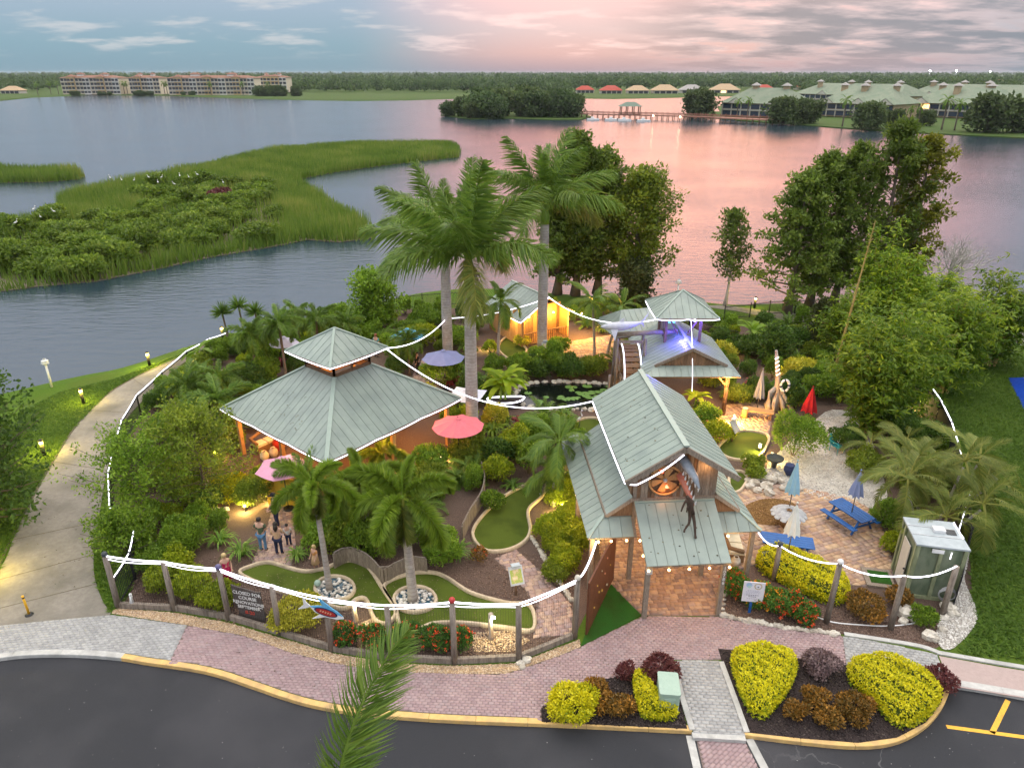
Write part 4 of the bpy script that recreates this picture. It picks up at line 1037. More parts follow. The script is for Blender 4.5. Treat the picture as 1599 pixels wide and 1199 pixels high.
def water_wheel():
 x0, yc, zc, R = 7.25, 41.0, 1.85, 1.75
 root = empty('waterwheel', (x0, yc, 0), 'weathered wooden water wheel with light-edged paddle steps', 'water wheel')  # the water wheel by itself, not a whole mill
 for sx in (-.5, .5):
  mb = MB(); mb.tube([(x0 + sx, yc + R * math.cos(a), zc + R * math.sin(a)) for a in np.linspace(0, 2 * PI, 29)[:-1]], .08, 6, closed=True); mb.build('rim', 'wood_grey', root)
  mb = MB(); mb.tube([(x0 + sx, yc + (R + .1) * math.cos(a), zc + (R + .1) * math.sin(a)) for a in np.linspace(PI * .42, PI * 1.35, 16)], .03, 5); mb.build('rim_light', 'rope_light', root)
  for k in range(4):
   a = k * PI / 4; mb = MB(); mb.beam((x0 + sx, yc - R * math.cos(a), zc - R * math.sin(a)), (x0 + sx, yc + R * math.cos(a), zc + R * math.sin(a)), .09); mb.build('spoke', 'wood_grey', root)
 for k in range(30):
  a = 2 * PI * k / 30; mb = MB(); M = Matrix.Rotation(a, 3, 'X')
  mb.box((x0, yc + (R - .04) * math.cos(a), zc + (R - .04) * math.sin(a)), (.96, .05, .26), M=M); mb.build('paddle', 'wood_brown', root)
 mb = MB(); mb.cyl((x0 - .9, yc, zc), (x0 + .9, yc, zc), .1, .1, 8); mb.build('axle', 'wood_brown', root)
 fr = empty('wheel_frame', (x0, yc, 0), 'log frame with long top beam straddling the water wheel', 'log frame')
 for dx in (-.85, .85):
  for dy in (-.5, .5): mb = MB(); mb.cyl((x0 + dx, yc + dy * 1.6, 0), (x0 + dx, yc + dy * .8, 4.2), .11, .09, 7); mb.build('post', 'wood_post', fr)
 mb = MB(); mb.cyl((x0 - 1.1, yc, 4.3), (x0 + 2.9, yc + .3, 4.45), .16, .14, 9); mb.build('top_beam', 'wood_grey', fr)
 mb = MB(); mb.beam((x0 - .9, yc, 3.85), (x0 + .9, yc, 3.85), .12, .16); mb.build('cross_beam', 'wood_grey', fr)
 mb = MB(); mb.cyl((x0 - 1.3, yc - .8, .0), (x0 - 1.25, yc - .8, 2.0), .09, .08, 7); mb.build('side_post', 'wood_post', fr)
 mb = MB(); mb.beam((x0 - 1.25, yc - .8, .4), (x0 - .2, yc - .6, 1.9), .08); mb.build('brace', 'wood_grey', fr)
 lamp(root, (x0 + .1, yc - 2.5, .5), 30, (1, .5, .15), .1)
water_wheel()
def shark():
 b = Vector((7.35, 40.9, 4.5)); root = empty('shark_sculpture', b[:], 'pale grey model shark perched above the water wheel', 'sculpture')
 P = lambda x, y, z: b + Vector((x, y, z))
 mb = MB(); mb.tube([P(-2.0, -.2, .42), P(-1.8, -.18, .42), P(-1.3, -.12, .42), P(-.7, -.05, .42), P(-.1, .05, .46), P(.35, .15, .54), P(.6, .2, .62)], [.03, .13, .25, .29, .2, .1, .05], 10); mb.build('body', 'shark_skin' if 'shark_skin' in MATS else 'white_paint', root)
 def fin(pts, nm):
  mb = MB(); mb.add([p + Vector((0, -.02, 0)) for p in pts] + [p + Vector((0, .02, 0)) for p in pts], [(0, 1, 2), (5, 4, 3), (0, 3, 4, 1), (1, 4, 5, 2), (2, 5, 3, 0)]); mb.build(nm, 'shark_skin', root)
 fin([P(.45, .18, .58), P(.65, .2, .62), P(1.0, .3, 1.25)], 'tail_fin'); fin([P(.5, .18, .52), P(.65, .2, .6), P(.72, .25, .2)], 'lower_tail_fin')
 fin([P(-1.0, -.05, .6), P(-.6, -.05, .66), P(-.55, 0, .95)], 'dorsal_fin'); fin([P(-1.4, -.3, .3), P(-.95, -.3, .3), P(-1.15, -.6, -.35)], 'side_fin')
pm('shark_skin', (.48, .50, .58), (.58, .60, .68), scale=4, rough=.45)
shark()
# garden hut
HUT = Frame((.75, 50.3), math.radians(31))
def hut():
 H = HUT; root = empty('garden_hut', tuple(H(2, 2)), 'small wooden hut with green metal roof glowing orange inside', 'hut')
 w, d, ze, zr, ov = 4.2, 5.0, 2.25, 3.65, .35
 b = MB()
 b.slab([H(-ov, -ov, ze - .15), H(-ov, d, ze - .15), H(w / 2, d, zr), H(w / 2, -ov, zr)], .07); b.slab([H(w + ov, -ov, ze - .15), H(w + ov, d, ze - .15), H(w / 2, d, zr), H(w / 2, -ov, zr)], .07)
 rf = b.build('roof', 'wood_brown', root)
 metal_slope(rf, [H(-ov, d, ze - .12), H(-ov, -ov, ze - .12), H(w / 2, -ov, zr + .03), H(w / 2, d, zr + .03)], .4); metal_slope(rf, [H(w + ov, -ov, ze - .12), H(w + ov, d, ze - .12), H(w / 2, d, zr + .03), H(w / 2, -ov, zr + .03)], .4)
 ridge(rf, H(w / 2, -ov, zr), H(w / 2, d, zr), .18)
 wl_ = MB(); wl_.box(H(0.04, d / 2, ze / 2), (.06, d, ze), H.rz); wl_.box(H(w, d / 2, ze / 2), (.06, d, ze), H.rz); wl_.box(H(w / 2, d - .3, ze / 2), (w, .06, ze), H.rz)
 wall = wl_.build('wall', 'wood_honey', root)
 for i in range(12):
  x = .1 + i * (w - .2) / 11; mb = MB(); mb.box(H(x, 1.2, ze / 2 + .2), (.34, .05, ze + .3), H.rz); mb.build('plank', random.choice(['wood_honey', 'wood_brown']), wall)
 for i in range(10):
  mb = MB(); mb.box(H(-.02, .2 + i * .5, ze / 2 - .1), (.05, .46, ze - .2), H.rz); mb.build('plank', 'wood_honey', wall)
 mb = MB(); mb.box(H(-.06, 2.2, 1.35), (.05, .9, .9), H.rz); wdw = mb.build('window', 'ceramic_dark', root)
 for y in (1.72, 2.68): mb = MB(); mb.box(H(-.08, y, 1.35), (.06, .08, 1.0), H.rz); mb.build('window_frame', 'wood_honey', wdw)
 for x, y in ((.05, .0), (w - .05, 0), (w / 2, 0)): mb = MB(); mb.box(H(x, y, 1.15), (.14, .14, 2.3), H.rz); mb.build('porch_post', 'wood_honey', root)
 rl = MB(); rl.beam(H(.1, 0, .95), H(w - .1, 0, .95), .08, .07); rl.beam(H(.1, 0, .2), H(w - .1, 0, .2), .06, .06); rail = rl.build('porch_rail', 'wood_brown', root)
 for i in range(20): mb = MB(); mb.beam(H(.25 + i * .195, 0, .2), H(.25 + i * .195, 0, .95), .05); mb.build('baluster', 'wood_brown', rail)
 mb = MB(); mb.prism([H(0, -.1)[:2], H(w, -.1)[:2], H(w, d)[:2], H(0, d)[:2]], 0, .1); mb.build('deck', 'wood_brown', root)
 for x, y, wt in ((1.0, .6, 110), (3.2, .6, 110), (4.9, -.8, 330), (-.6, 1.0, 40)):
  bulb(root, H(x, y, 2.05), 'bulb_warm', .07); lamp(root, H(x, y, 1.9), wt * 1.8, (1, .52, .10), .08)
 return root
hut()
rope(catline([HUT(-.35, 1.5, 2.05), HUT(-.35, -.35, 2.06), HUT(2.1, -.4, 3.62)], .02) , 'white rope light following the left eave and gable of the wooden hut', .03)
rope(sag(G(700, 497, 2.6), HUT(2.1, -.4, 3.66), .35, 12), 'white rope light sagging from the grey palm trunk to the hut gable', .028)
rope(sag(HUT(2.1, -.4, 3.66), WH(-1.9, 2.6, 5.5), .9, 14), 'white rope light sagging from the hut gable to the cupola', .028)
P2 = G(700, 566)
rope(sag(pv(1.85, 1.85, 5.86), Vector((P2.x, P2.y, ztop(P2, 497))), .5, 12), 'white rope light rising from the pavilion top to the far grey palm trunk', .028)
rope(sag(pv(1.85, 1.75, 5.84), E_(-2.14, 8.5, 5.14), 1.5, 16), 'long white rope light sagging from the pavilion top to the entrance roof', .028)
# front post-and-rope fence
def post_fence(posts, label, timber, wires=None, balls=()):
 pts = [(G(*b), t) for b, t in posts]
 root = empty('post_fence', pts[0][0][:], label, 'fence')
 tops = []
 for i, (p, t) in enumerate(pts):
  h = ztop(p, t); mb = MB(); lean = random.uniform(-.03, .03)
  mb.cyl((p.x, p.y, -.05), (p.x + lean, p.y, h), .115, .10, 8); ps = mb.build('post', 'wood_post', root)
  tops.append(Vector((p.x + lean, p.y, h)))
  if i in balls: mb = MB(); mb.ball((p.x + lean, p.y, h + .09), .115, 10, 8); mb.build('ball_finial', balls[i], ps)
 for i in range(len(pts) - 1):
  a, b = pts[i][0], pts[i + 1][0]
  if timber:
   mb = MB(); d = (b - a).normalized(); mb.beam(a + d * .1 + Vector((0, 0, .12)), b - d * .1 + Vector((0, 0, .12)), .14, .24); mb.build('edging_timber', 'wood_post', root)
  if wires:
   n = int((b - a).length / .09); mb = MB()
   for k in range(1, n): q = a.lerp(b, k / n); z = tops[i].lerp(tops[i + 1], k / n).z - .25; mb.beam((q.x, q.y, .24), (q.x, q.y, z), .005)
   mb.build('wire_netting', 'net_black', root)
 return tops
pm('ball_purple', (.10, .09, .20), (.14, .12, .26), rough=.3); pm('ball_red', (.40, .03, .03), (.46, .05, .05), rough=.4); pm('ball_dark', (.03, .04, .05), (.05, .06, .07), rough=.3)
FT = post_fence([((185, 948), 868), ((273, 952), 877), ((358, 966), 888), ((437, 990), 914), ((518, 1015), 934), ((612, 1030), 945), ((710, 1035), 940), ((810, 1030), 943), ((897, 995), 905)], 'timber post fence with low edging along the front of the golf garden', True, True, {0: 'ball_dark', 2: 'ball_purple', 6: 'ball_red', 8: 'stone'})
ct = catline(FT + [Vector((*G(921, 868)[:2], ztop(G(921, 868 + 60), 868) if False else 3.0)), ENT(-3.1, 1.5, 2.55)], .05)
ct = catline(FT, .05)
l1 = sag(FT[-1], ENT(-3.1, 1.45, 2.55), .3, 8)
rope(ct + l1[1:], 'bright upper rope light strung along the front timber fence to the entrance', .034)
rope([p - Vector((0, 0, .13 + .03 * math.sin(i * .9))) for i, p in enumerate(ct)], 'thin lower rope light hanging under the bright one on the front fence', .016)
RT = post_fence([((1208, 906), 852), ((1290, 972), 880), ((1390, 982), 899), ((1470, 962), 884)], 'tall timber posts carrying lights right of the entrance', False, False, {0: 'ball_dark', 1: 'white_paint'})
rope(catline([ENT(3.35, 1.7, 2.5), RT[0], RT[1], RT[2], RT[3]], .22), 'rope light sagging between the tall posts right of the entrance', .026)
def iron_fence(px, label, h=1.25, spacing=.12, group=None, light=None, rail_light=None):
 P = gl(px); root = empty('iron_fence', P[0][:], label, 'fence')
 L = sum((b - a).length for a, b in zip(P[:-1], P[1:]))
 rails = MB(); pk = MB()
 for a, b in zip(P[:-1], P[1:]):
  for z in (.15, h - .12): rails.beam(a + Vector((0, 0, z)), b + Vector((0, 0, z)), .04)
  n = max(1, int((b - a).length / spacing))
  for k in range(n): q = a.lerp(b, k / n); pk.beam((q.x, q.y, .05), (q.x, q.y, h), .018)
  mb = MB(); mb.box((a.x, a.y, h / 2 + .04), (.07, .07, h + .08)); mb.build('fence_post', 'black_metal', root)
 rails.build('rails', 'black_metal', root); pk.build('pickets', 'black_metal', root)
 if light:
  pts = []
  for a, b in zip(P[:-1], P[1:]): pts += sag(a + Vector((0, 0, h + .03)), b + Vector((0, 0, h + .03)), .04, 4)[:-1]
  pts.append(P[-1] + Vector((0, 0, h + .03)))
  rope(pts, light, .024)
 return root
iron_fence([(360, 545), (330, 556), (296, 576), (258, 610), (220, 648), (198, 688), (186, 730), (178, 775), (181, 830), (219, 868), (212, 905), (187, 947)], 'black iron picket fence along the concrete waterside path', 1.3, .12, None, 'rope light following the black fence beside the waterside path')
iron_fence([(620, 484), (660, 480), (700, 477), (740, 476)], 'black iron fence at the back by the lake left of the hut')
iron_fence([(1130, 500), (1170, 496), (1200, 492), (1240, 490), (1290, 488), (1330, 489)], 'black iron fence at the back right near the lakeside path')
iron_fence([(1075, 520), (1120, 535), (1150, 540)], 'short black fence behind the lookout cupola')
def net_fence():
 px = [(1440, 640), (1458, 668), (1474, 705), (1488, 760), (1500, 820), (1502, 880), (1486, 955)]
 P = gl(px); root = empty('screen_fence', P[0][:], 'black screened boundary fence along the right lawn', 'fence')
 for a, b in zip(P[:-1], P[1:]):
  c = (a + b) / 2; d = b - a
  mb = MB(); mb.box((c.x, c.y, .85), (d.length - .05, .025, 1.7), math.atan2(d.y, d.x)); mb.build('screen_panel', 'net_black', root)
  mb = MB(); mb.cyl(a, a + Vector((0, 0, 1.85)), .05, .05, 7); mb.build('post', 'black_metal', root)
 rope([p + Vector((0, 0, 1.78)) for p in P[:4]], 'white lights along the top of the black boundary fence', .03)
 rope(sag(P[4] + Vector((0, 0, 1.85)), RT[3] + Vector((-.1, .3, .1)), .35) , 'light strand from the black boundary fence to the shed', .02)
net_fence()
# PLANTS
leafm('leaf_gold', (.13, .19, .008), (.43, .40, .010), (.58, .52, .016), .2)
leafm('leaf_green', (.050, .100, .010), (.120, .205, .018), (.220, .320, .030), .35)
leafm('leaf_dark', (.026, .058, .010), (.054, .105, .016), (.100, .165, .022), .35)
leafm('leaf_deep', (.030, .042, .014), (.052, .068, .020), (.090, .105, .030))
leafm('leaf_olive', (.065, .105, .012), (.135, .185, .018), (.240, .280, .028), .35)
leafm('leaf_lime', (.10, .15, .008), (.20, .26, .012), (.34, .37, .02), .35)
leafm('leaf_ixora', (.030, .080, .014), (.060, .140, .020), (.10, .20, .03))
leafm('flower_red', (.40, .030, .012), (.58, .06, .02), (.66, .13, .04), .2)
leafm('flower_orange', (.45, .12, .010), (.60, .22, .015), (.65, .34, .03), .2)
leafm('leaf_croton', (.16, .20, .015), (.42, .40, .035), (.62, .56, .08), .25)
leafm('leaf_copper', (.060, .018, .022), (.11, .034, .034), (.18, .07, .055), .2)
leafm('leaf_bronze', (.060, .050, .014), (.17, .095, .02), (.42, .20, .03), .2)
leafm('leaf_twig', (.10, .065, .07), (.16, .11, .11), (.22, .17, .16), .1)
leafm('leaf_ti', (.09, .010, .014), (.18, .02, .025), (.30, .05, .04), .2)
leafm('leaf_cypress', (.052, .086, .014), (.100, .152, .024), (.185, .235, .036), .4)
leafm('leaf_cypress_gold', (.085, .100, .012), (.165, .175, .018), (.270, .260, .026), .4)
leafm('leaf_bamboo', (.048, .105, .008), (.115, .190, .012), (.300, .350, .018), .4)
leafm('leaf_palm', (.038, .084, .014), (.086, .155, .022), (.175, .250, .036), .3, .4)
leafm('leaf_palm_bright', (.070, .120, .012), (.140, .220, .020), (.26, .32, .034), .3, .4)
leafm('leaf_palm_yellow', (.06, .10, .018), (.125, .155, .028), (.25, .23, .05), .3)
leafm('leaf_palm_dry', (.20, .14, .06), (.30, .22, .10), (.40, .30, .15), .2)
leafm('leaf_banana', (.12, .20, .012), (.22, .32, .015), (.36, .42, .02), .4)
leafm('leaf_strap', (.06, .13, .02), (.12, .22, .03), (.24, .32, .06), .3)
leafm('reed', (.050, .090, .013), (.095, .155, .020), (.19, .20, .05), .3)
leafm('marsh_leaf', (.048, .090, .012), (.105, .165, .020), (.20, .26, .03), .3)
leafm('grass_blade', (.038, .080, .009), (.072, .135, .014), (.12, .18, .022), .3, .7)
leafm('forest_leaf', (.030, .054, .022), (.056, .092, .032), (.092, .135, .044), .2, .8)
leafm('oak_leaf', (.040, .062, .024), (.066, .098, .034), (.105, .140, .046), .25, .7)
pm('bark', (.11, .085, .065), (.19, .155, .12), scale=10, rough=.95, bump=.5, stretch=(3, 3, .6))
pm('bark_pale', (.42, .39, .36), (.54, .51, .48), scale=8, rough=.9, bump=.2)
pm('stem', (.10, .08, .04), (.18, .14, .08), scale=10, rough=.9)
pm('culm', (.30, .22, .06), (.42, .32, .10), scale=6, rough=.6)
pm('crownshaft', (.12, .22, .02), (.20, .32, .03), scale=5, rough=.4, stretch=(1, 1, .3))
def palm_bark():
 m = pm('palm_bark', (.36, .32, .29), (.47, .43, .40), scale=7, rough=.9, bump=.2, c3=(.29, .26, .235), s3=2.4)
 nt = m.node_tree; b = nt.nodes['Principled BSDF']; N, L = nt.nodes.new, nt.links.new
 src = b.inputs['Base Color'].links[0].from_socket
 tc = N('ShaderNodeTexCoord'); wv = N('ShaderNodeTexWave'); wv.bands_direction = 'Z'; wv.inputs['Scale'].default_value = 1.7; wv.inputs['Distortion'].default_value = 1.2; wv.inputs['Detail'].default_value = 3
 L(tc.outputs['Object'], wv.inputs['Vector'])
 mr = N('ShaderNodeMapRange'); L(wv.outputs['Fac'], mr.inputs[0]); mr.inputs[1].default_value = 0; mr.inputs[2].default_value = .22; mr.inputs[3].default_value = .45; mr.inputs[4].default_value = 0
 mx = N('ShaderNodeMixRGB'); L(mr.outputs[0], mx.inputs[0]); L(src, mx.inputs[1]); mx.inputs[2].default_value = (.22, .19, .17, 1); L(mx.outputs[0], b.inputs['Base Color'])
palm_bark()
def nrm(a): return a / np.maximum(np.linalg.norm(a, axis=1, keepdims=True), 1e-9)
def rdir(n): return nrm(rng.normal(size=(n, 3)))
def quads(P, D, N, L, W, mid=.45):
 D = nrm(D); S = nrm(np.cross(D, N)); L = np.broadcast_to(L, (len(P),))[:, None]; W = np.broadcast_to(W, (len(P),))[:, None]
 V = np.stack([P, P + D * L * mid + S * W / 2, P + D * L, P + D * L * mid - S * W / 2], 1)
 return V
def leafmesh(name, V, mat, tint):
 n = len(V); return fmesh(name, V.reshape(-1, 3), np.arange(4 * n).reshape(n, 4), mat, np.clip(tint, 0, 1))
def blob_leaves(blobs, L, W, cover=1.9, shell=.62, up=.25, nmax=9000, low=-.35, spread=.75):
 B = np.array(blobs, float); area = (B[:, 3] * B[:, 4] + B[:, 3] * B[:, 5] + B[:, 4] * B[:, 5]) / 3 * 4 * PI * .75
 n = int(min(nmax, cover * area.sum() / (L * W * .5)))
 k = rng.choice(len(B), n, p=area / area.sum())
 d = rdir(n); d[:, 2] = np.where(d[:, 2] < low, -d[:, 2] * .5, d[:, 2]); d = nrm(d)
 rr = shell + (1.0 - shell) * rng.random(n) ** .6 + np.abs(rng.normal(0, .11, n))
 P = B[k, :3] + d * B[k, 3:] * rr[:, None]
 ins = np.zeros(n, bool)
 for j in range(len(B)):
  q = (P - B[j, :3]) / B[j, 3:]; ins |= ((q ** 2).sum(1) < .62 ** 2) & (k != j)
 keep = ~ins & (P[:, 2] > .02); P, d, k = P[keep], d[keep], k[keep]; n = len(P)
 D = d * .55 + rdir(n) * spread + np.array([0, 0, up]); N = d + rdir(n) * .6
 bt = rng.random(len(B)) * .3 - .15
 t = .5 + bt[k] + rng.normal(0, .2, n)
 s = .75 + .5 * rng.random(n)
 return quads(P, D, N, L * s, W * s), t, P, d
def dome_blobs(r, h, n, sq=1.0):
 out = [(0, 0, h * .48, r * .78, r * .78 * sq, h * .5)]
 for i in range(n):
  a = 2 * PI * i / n + random.uniform(-.4, .4); q = random.uniform(.35, .78); s = random.uniform(.26, .5)
  out.append((math.cos(a) * r * q, math.sin(a) * r * q * sq, h * random.uniform(.30, .80), r * s, r * s * sq, h * random.uniform(.2, .38)))
 return out
def shrub(kind, P, w, h, mat, label, leaf=(.09, .055), nb=7, flowers=None, group=None, cover=1.9, cat='shrub', up=.25, spread=.75, sq=1.0):
 """leafy bush: foliage, stems, and blossoms where it has any"""
 P = Vector((P[0], P[1], 0)); root = empty(kind, P[:], label, cat, group)
 L = max(leaf[0], 2.3 * 1.56 * spx(P)); W = leaf[1] / leaf[0] * L if L > leaf[0] else leaf[1]
 W = max(W, 1.1 * 1.56 * spx(P))
 V, t, Q, d = blob_leaves(dome_blobs(w / 2, h, nb, sq), L, W, cover, up=up, spread=spread)
 o = mobj('foliage', leafmesh('foliage', V, mat, t), root); o.location = (0, 0, 0)
 mb = MB()
 for i in range(6):
  a = i * 1.05; mb.cyl((0.04 * math.cos(a), .04 * math.sin(a), 0), (w * .28 * math.cos(a), w * .28 * math.sin(a), h * .72), .02, .008, 5)
 me = bpy.data.meshes.new('stem'); me.from_pydata(mb.v, [], mb.f); me.materials.append(MATS['stem']); so = bpy.data.objects.new('stem', me); COL.objects.link(so); so.parent = root
 if flowers:
  fm, nf, fs = flowers
  k = rng.choice(len(Q), min(nf, len(Q)), replace=False); C = np.repeat(Q[k] * 1.03, 7, 0); n = len(C); dd = np.repeat(d[k], 7, 0)
  C = C + rdir(n) * fs * .55
  V = quads(C, rdir(n) + dd, dd + rdir(n) * .5, fs * .9, fs * .7); fo = mobj('blossoms', leafmesh('blossoms', V, fm, rng.random(n)), root); fo.location = (0, 0, 0)
 return root
def hedge(px, h, mat, label, leaf=(.085, .055), cover=2.0, group=None, name='clipped_hedge', z0=.02, edge=.3):
 """clipped mass over a footprint with rounded shoulders"""
 poly = [Vector((p.x, p.y, 0)) for p in smooth_line([(q.x, q.y, 0) for q in gl(px)], 4, True)]
 c = sum(poly, Vector((0, 0, 0))) / len(poly); root = empty(name, c[:], label, 'hedge', group)
 A = abs(sum(poly[i].x * poly[(i + 1) % len(poly)].y - poly[(i + 1) % len(poly)].x * poly[i].y for i in range(len(poly)))) / 2
 per = sum((poly[i] - poly[i - 1]).length for i in range(len(poly)))
 n = int(cover * (A + per * h) / (leaf[0] * leaf[1] * .5)); n = min(n, 14000)
 p = scatter(poly, n); dist, Q = nearest(p, poly)
 k = rng.random(n) < per * h * .9 / (A + per * h)
 out = Q - p; 
 p[k] = Q[k] - out[k] / np.maximum(np.linalg.norm(out[k], axis=1, keepdims=True), 1e-6) * (rng.random((k.sum(), 1)) * .10)
 dist[k] = 0
 top = h * (1 - .45 * np.clip(1 - dist / edge, 0, 1) ** 2.2)
 from_noise = .07 * np.sin(p[:, 0] * 5.1 + 1) * np.sin(p[:, 1] * 4.3) + .04 * np.sin(p[:, 0] * 11 + p[:, 1] * 9)
 z = top + from_noise * (h / .7) - np.abs(rng.normal(0, .04, n))
 z[k] = rng.random(k.sum()) ** .8 * top[k]
 cc = np.array([[c.x, c.y]]); on = np.zeros((n, 3)); on[:, 2] = 1
 o2 = nrm(np.hstack([-out * np.where(dist[:, None] < edge, 1, 0) * -1, np.zeros((n, 1))])); on[k] = nrm(np.hstack([(p[k] - cc), np.full((k.sum(), 1), 1.0)]))
 D = on * .5 + rdir(n) * .8 + np.array([0, 0, .2]); s = .75 + .5 * rng.random(n)
 V = quads(np.column_stack([p[:, 0] - c.x, p[:, 1] - c.y, z + z0]), D, on + rdir(n) * .5, leaf[0] * s, leaf[1] * s)
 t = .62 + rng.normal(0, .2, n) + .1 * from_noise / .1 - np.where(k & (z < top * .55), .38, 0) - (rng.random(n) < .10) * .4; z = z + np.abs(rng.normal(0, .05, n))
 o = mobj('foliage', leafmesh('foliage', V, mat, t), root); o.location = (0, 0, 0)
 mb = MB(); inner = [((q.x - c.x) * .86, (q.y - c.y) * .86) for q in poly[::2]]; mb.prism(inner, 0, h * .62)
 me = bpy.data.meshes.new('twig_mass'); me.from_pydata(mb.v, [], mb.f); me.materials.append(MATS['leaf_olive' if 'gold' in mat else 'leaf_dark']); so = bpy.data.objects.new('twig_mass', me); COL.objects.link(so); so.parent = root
 return root
def strap_clump(P, r, h, label, mat='leaf_strap', n=60, wd=.045, name='grassy_clump', cat='plant', group=None, arch=.6):
 """arching strap leaves from one point, three segments each"""
 P = Vector((P[0], P[1], 0)); root = empty(name, P[:], label, cat, group)
 wd = max(wd, 1.2 * 1.56 * spx(P))
 Vs, Fs, T = [], [], []
 for i in range(n):
  a = random.random() * 2 * PI; ln = random.uniform(.6, 1.1); rr = r * random.uniform(.35, 1.05); hh = h * ln
  b = Vector((math.cos(a), math.sin(a), 0)); sd = Vector((-b.y, b.x, 0)); o = len(Vs)
  for t, w in ((0, .8), (.45, 1.0), (.8, .8), (1.0, .1)):
   q = b * (rr * (t ** 1.3) + .05) + Vector((0, 0, hh * (1 - (1 - t) ** 2) - hh * arch * t ** 3))
   Vs += [tuple(q - sd * wd * w / 2), tuple(q + sd * wd * w / 2)]
  for k in range(3): Fs.append((o + 2 * k, o + 2 * k + 1, o + 2 * k + 3, o + 2 * k + 2)); T.append(random.gauss(.5, .22))
 me = fmesh('leaves', np.array(Vs), np.array(Fs), mat, np.clip(T, 0, 1)); o = mobj('leaves', me, root); o.location = (0, 0, 0)
 return root
# palms
def frond_mesh(name, L, bend, npair, ll, lw, droop, mat, plumose=False, petiole=.18, seedd=0, tint0=.5, vee=.35):
 rs = random.Random(seedd); pts = []; N = 14; x = z = 0.0; a = 0.0
 for i in range(N + 1):
  pts.append(Vector((x, 0, z))); t = i / N; a = -bend * t ** 1.4; x += L / N * math.cos(a); z += L / N * math.sin(a)
 V, F, T = [], [], []
 for i, p in enumerate(pts):      # rachis: flat ribbon pair
  w = .05 * (1 - i / N) + .008
  V += [(p.x, -w, p.z), (p.x, 0, p.z + w * .7), (p.x, w, p.z)]
  if i: o = len(V) - 6; F += [(o, o + 1, o + 4, o + 3), (o + 1, o + 2, o + 5, o + 4)]; T += [.75, .75]
 for k in range(npair):
  t = petiole + (1 - petiole) * (k + .5) / npair; f = t * N; i = min(int(f), N - 1); p = pts[i].lerp(pts[i + 1], f - i); tg = (pts[i + 1] - pts[i]).normalized()
  nv = Vector((-tg.z, 0, tg.x)); prof = (math.sin(PI * min(1, (t - petiole) / (1 - petiole) * .86 + .12)) ** .6)
  for s in (-1, 1):
   rep = int(plumose) if plumose else 1
   for r in range(rep):
    l = ll * prof * rs.uniform(.85, 1.12); fwd = (.35 if plumose < 4 else .2) + .65 * t + rs.uniform(-.1, .1)
    tw = (rs.uniform(-1.1, 1.1) * (1.35 if plumose > 4 else 1) if plumose else vee + rs.uniform(-.15, .15))
    d = (Vector((0, s, 0)) * math.cos(tw) + nv * math.sin(tw) + tg * fwd).normalized()
    m1 = p + d * l * .5 + Vector((0, 0, -droop * .18 * l)); e = p + d * l + Vector((0, 0, -droop * .75 * l))
    sd = tg.cross(d); sd = tg * .8 + sd * .3; sd.normalize(); o = len(V); w = lw
    V += [tuple(p - sd * w * .3), tuple(p + sd * w * .3), tuple(m1 - sd * w * .5), tuple(m1 + sd * w * .5), tuple(e)]
    F += [(o, o + 1, o + 3, o + 2), (o + 2, o + 3, o + 4, o + 4)]; tt = tint0 + rs.gauss(0, .16); T += [tt, tt + .05]
 V = np.array(V); F4 = np.array(F)
 tri = F4[:, 2] == F4[:, 3]
 me = bpy.data.meshes.new(name); me.from_pydata(V.tolist(), [], [f[:3] if tr else f for f, tr in zip(F4.tolist(), tri)])
 at = me.attributes.new('tint', 'FLOAT', 'FACE'); at.data.foreach_set('value', np.clip(np.array(T, np.float32), 0, 1)); me.materials.append(MATS[mat]); me.update()
 return me
FR = {}
for i in range(3):
 FR['royal', i] = frond_mesh('frond', 4.3, (.45, .85, 1.2)[i], 58, .95, .08, .75, 'leaf_palm', 2, .10, i, .58)
 FR['fox', i] = frond_mesh('frond', 2.4, 1.5 + .3 * i, 64, .46, .05, .22, 'leaf_palm_bright', 6, .10, 10 + i, .45)
 FR['coco', i] = frond_mesh('frond', 2.6, 1.2 + .3 * i, 54, .66, .075, .8, 'leaf_palm', False, .14, 20 + i, .55, .3)
 FR['areca', i] = frond_mesh('frond', 2.4, 1.2 + .35 * i, 44, .66, .06, .6, 'leaf_palm_yellow', False, .22, 30 + i, .45, .45)
 FR['pygmy', i] = frond_mesh('frond', 1.55, 1.3 + .3 * i, 40, .36, .05, .3, 'leaf_palm', 2, .1, 40 + i, .5, .3)
 FR['cycad', i] = frond_mesh('frond', 1.2, .9 + .3 * i, 34, .28, .035, .2, 'leaf_palm', False, .08, 50 + i, .55, .4)
 FR['near', i] = frond_mesh('frond', 3.6, .9 + .3 * i, 80, .72, .045, .45, 'leaf_palm', 3, .1, 60 + i, .6)
FR['royal', 'old'] = frond_mesh('frond', 4.2, 1.25, 60, .95, .08, .9, 'leaf_palm_yellow', 3, .10, 77, .6)
FR['fox', 'old'] = frond_mesh('frond', 2.2, 2.0, 64, .46, .05, .4, 'leaf_palm_yellow', 6, .10, 78, .4)
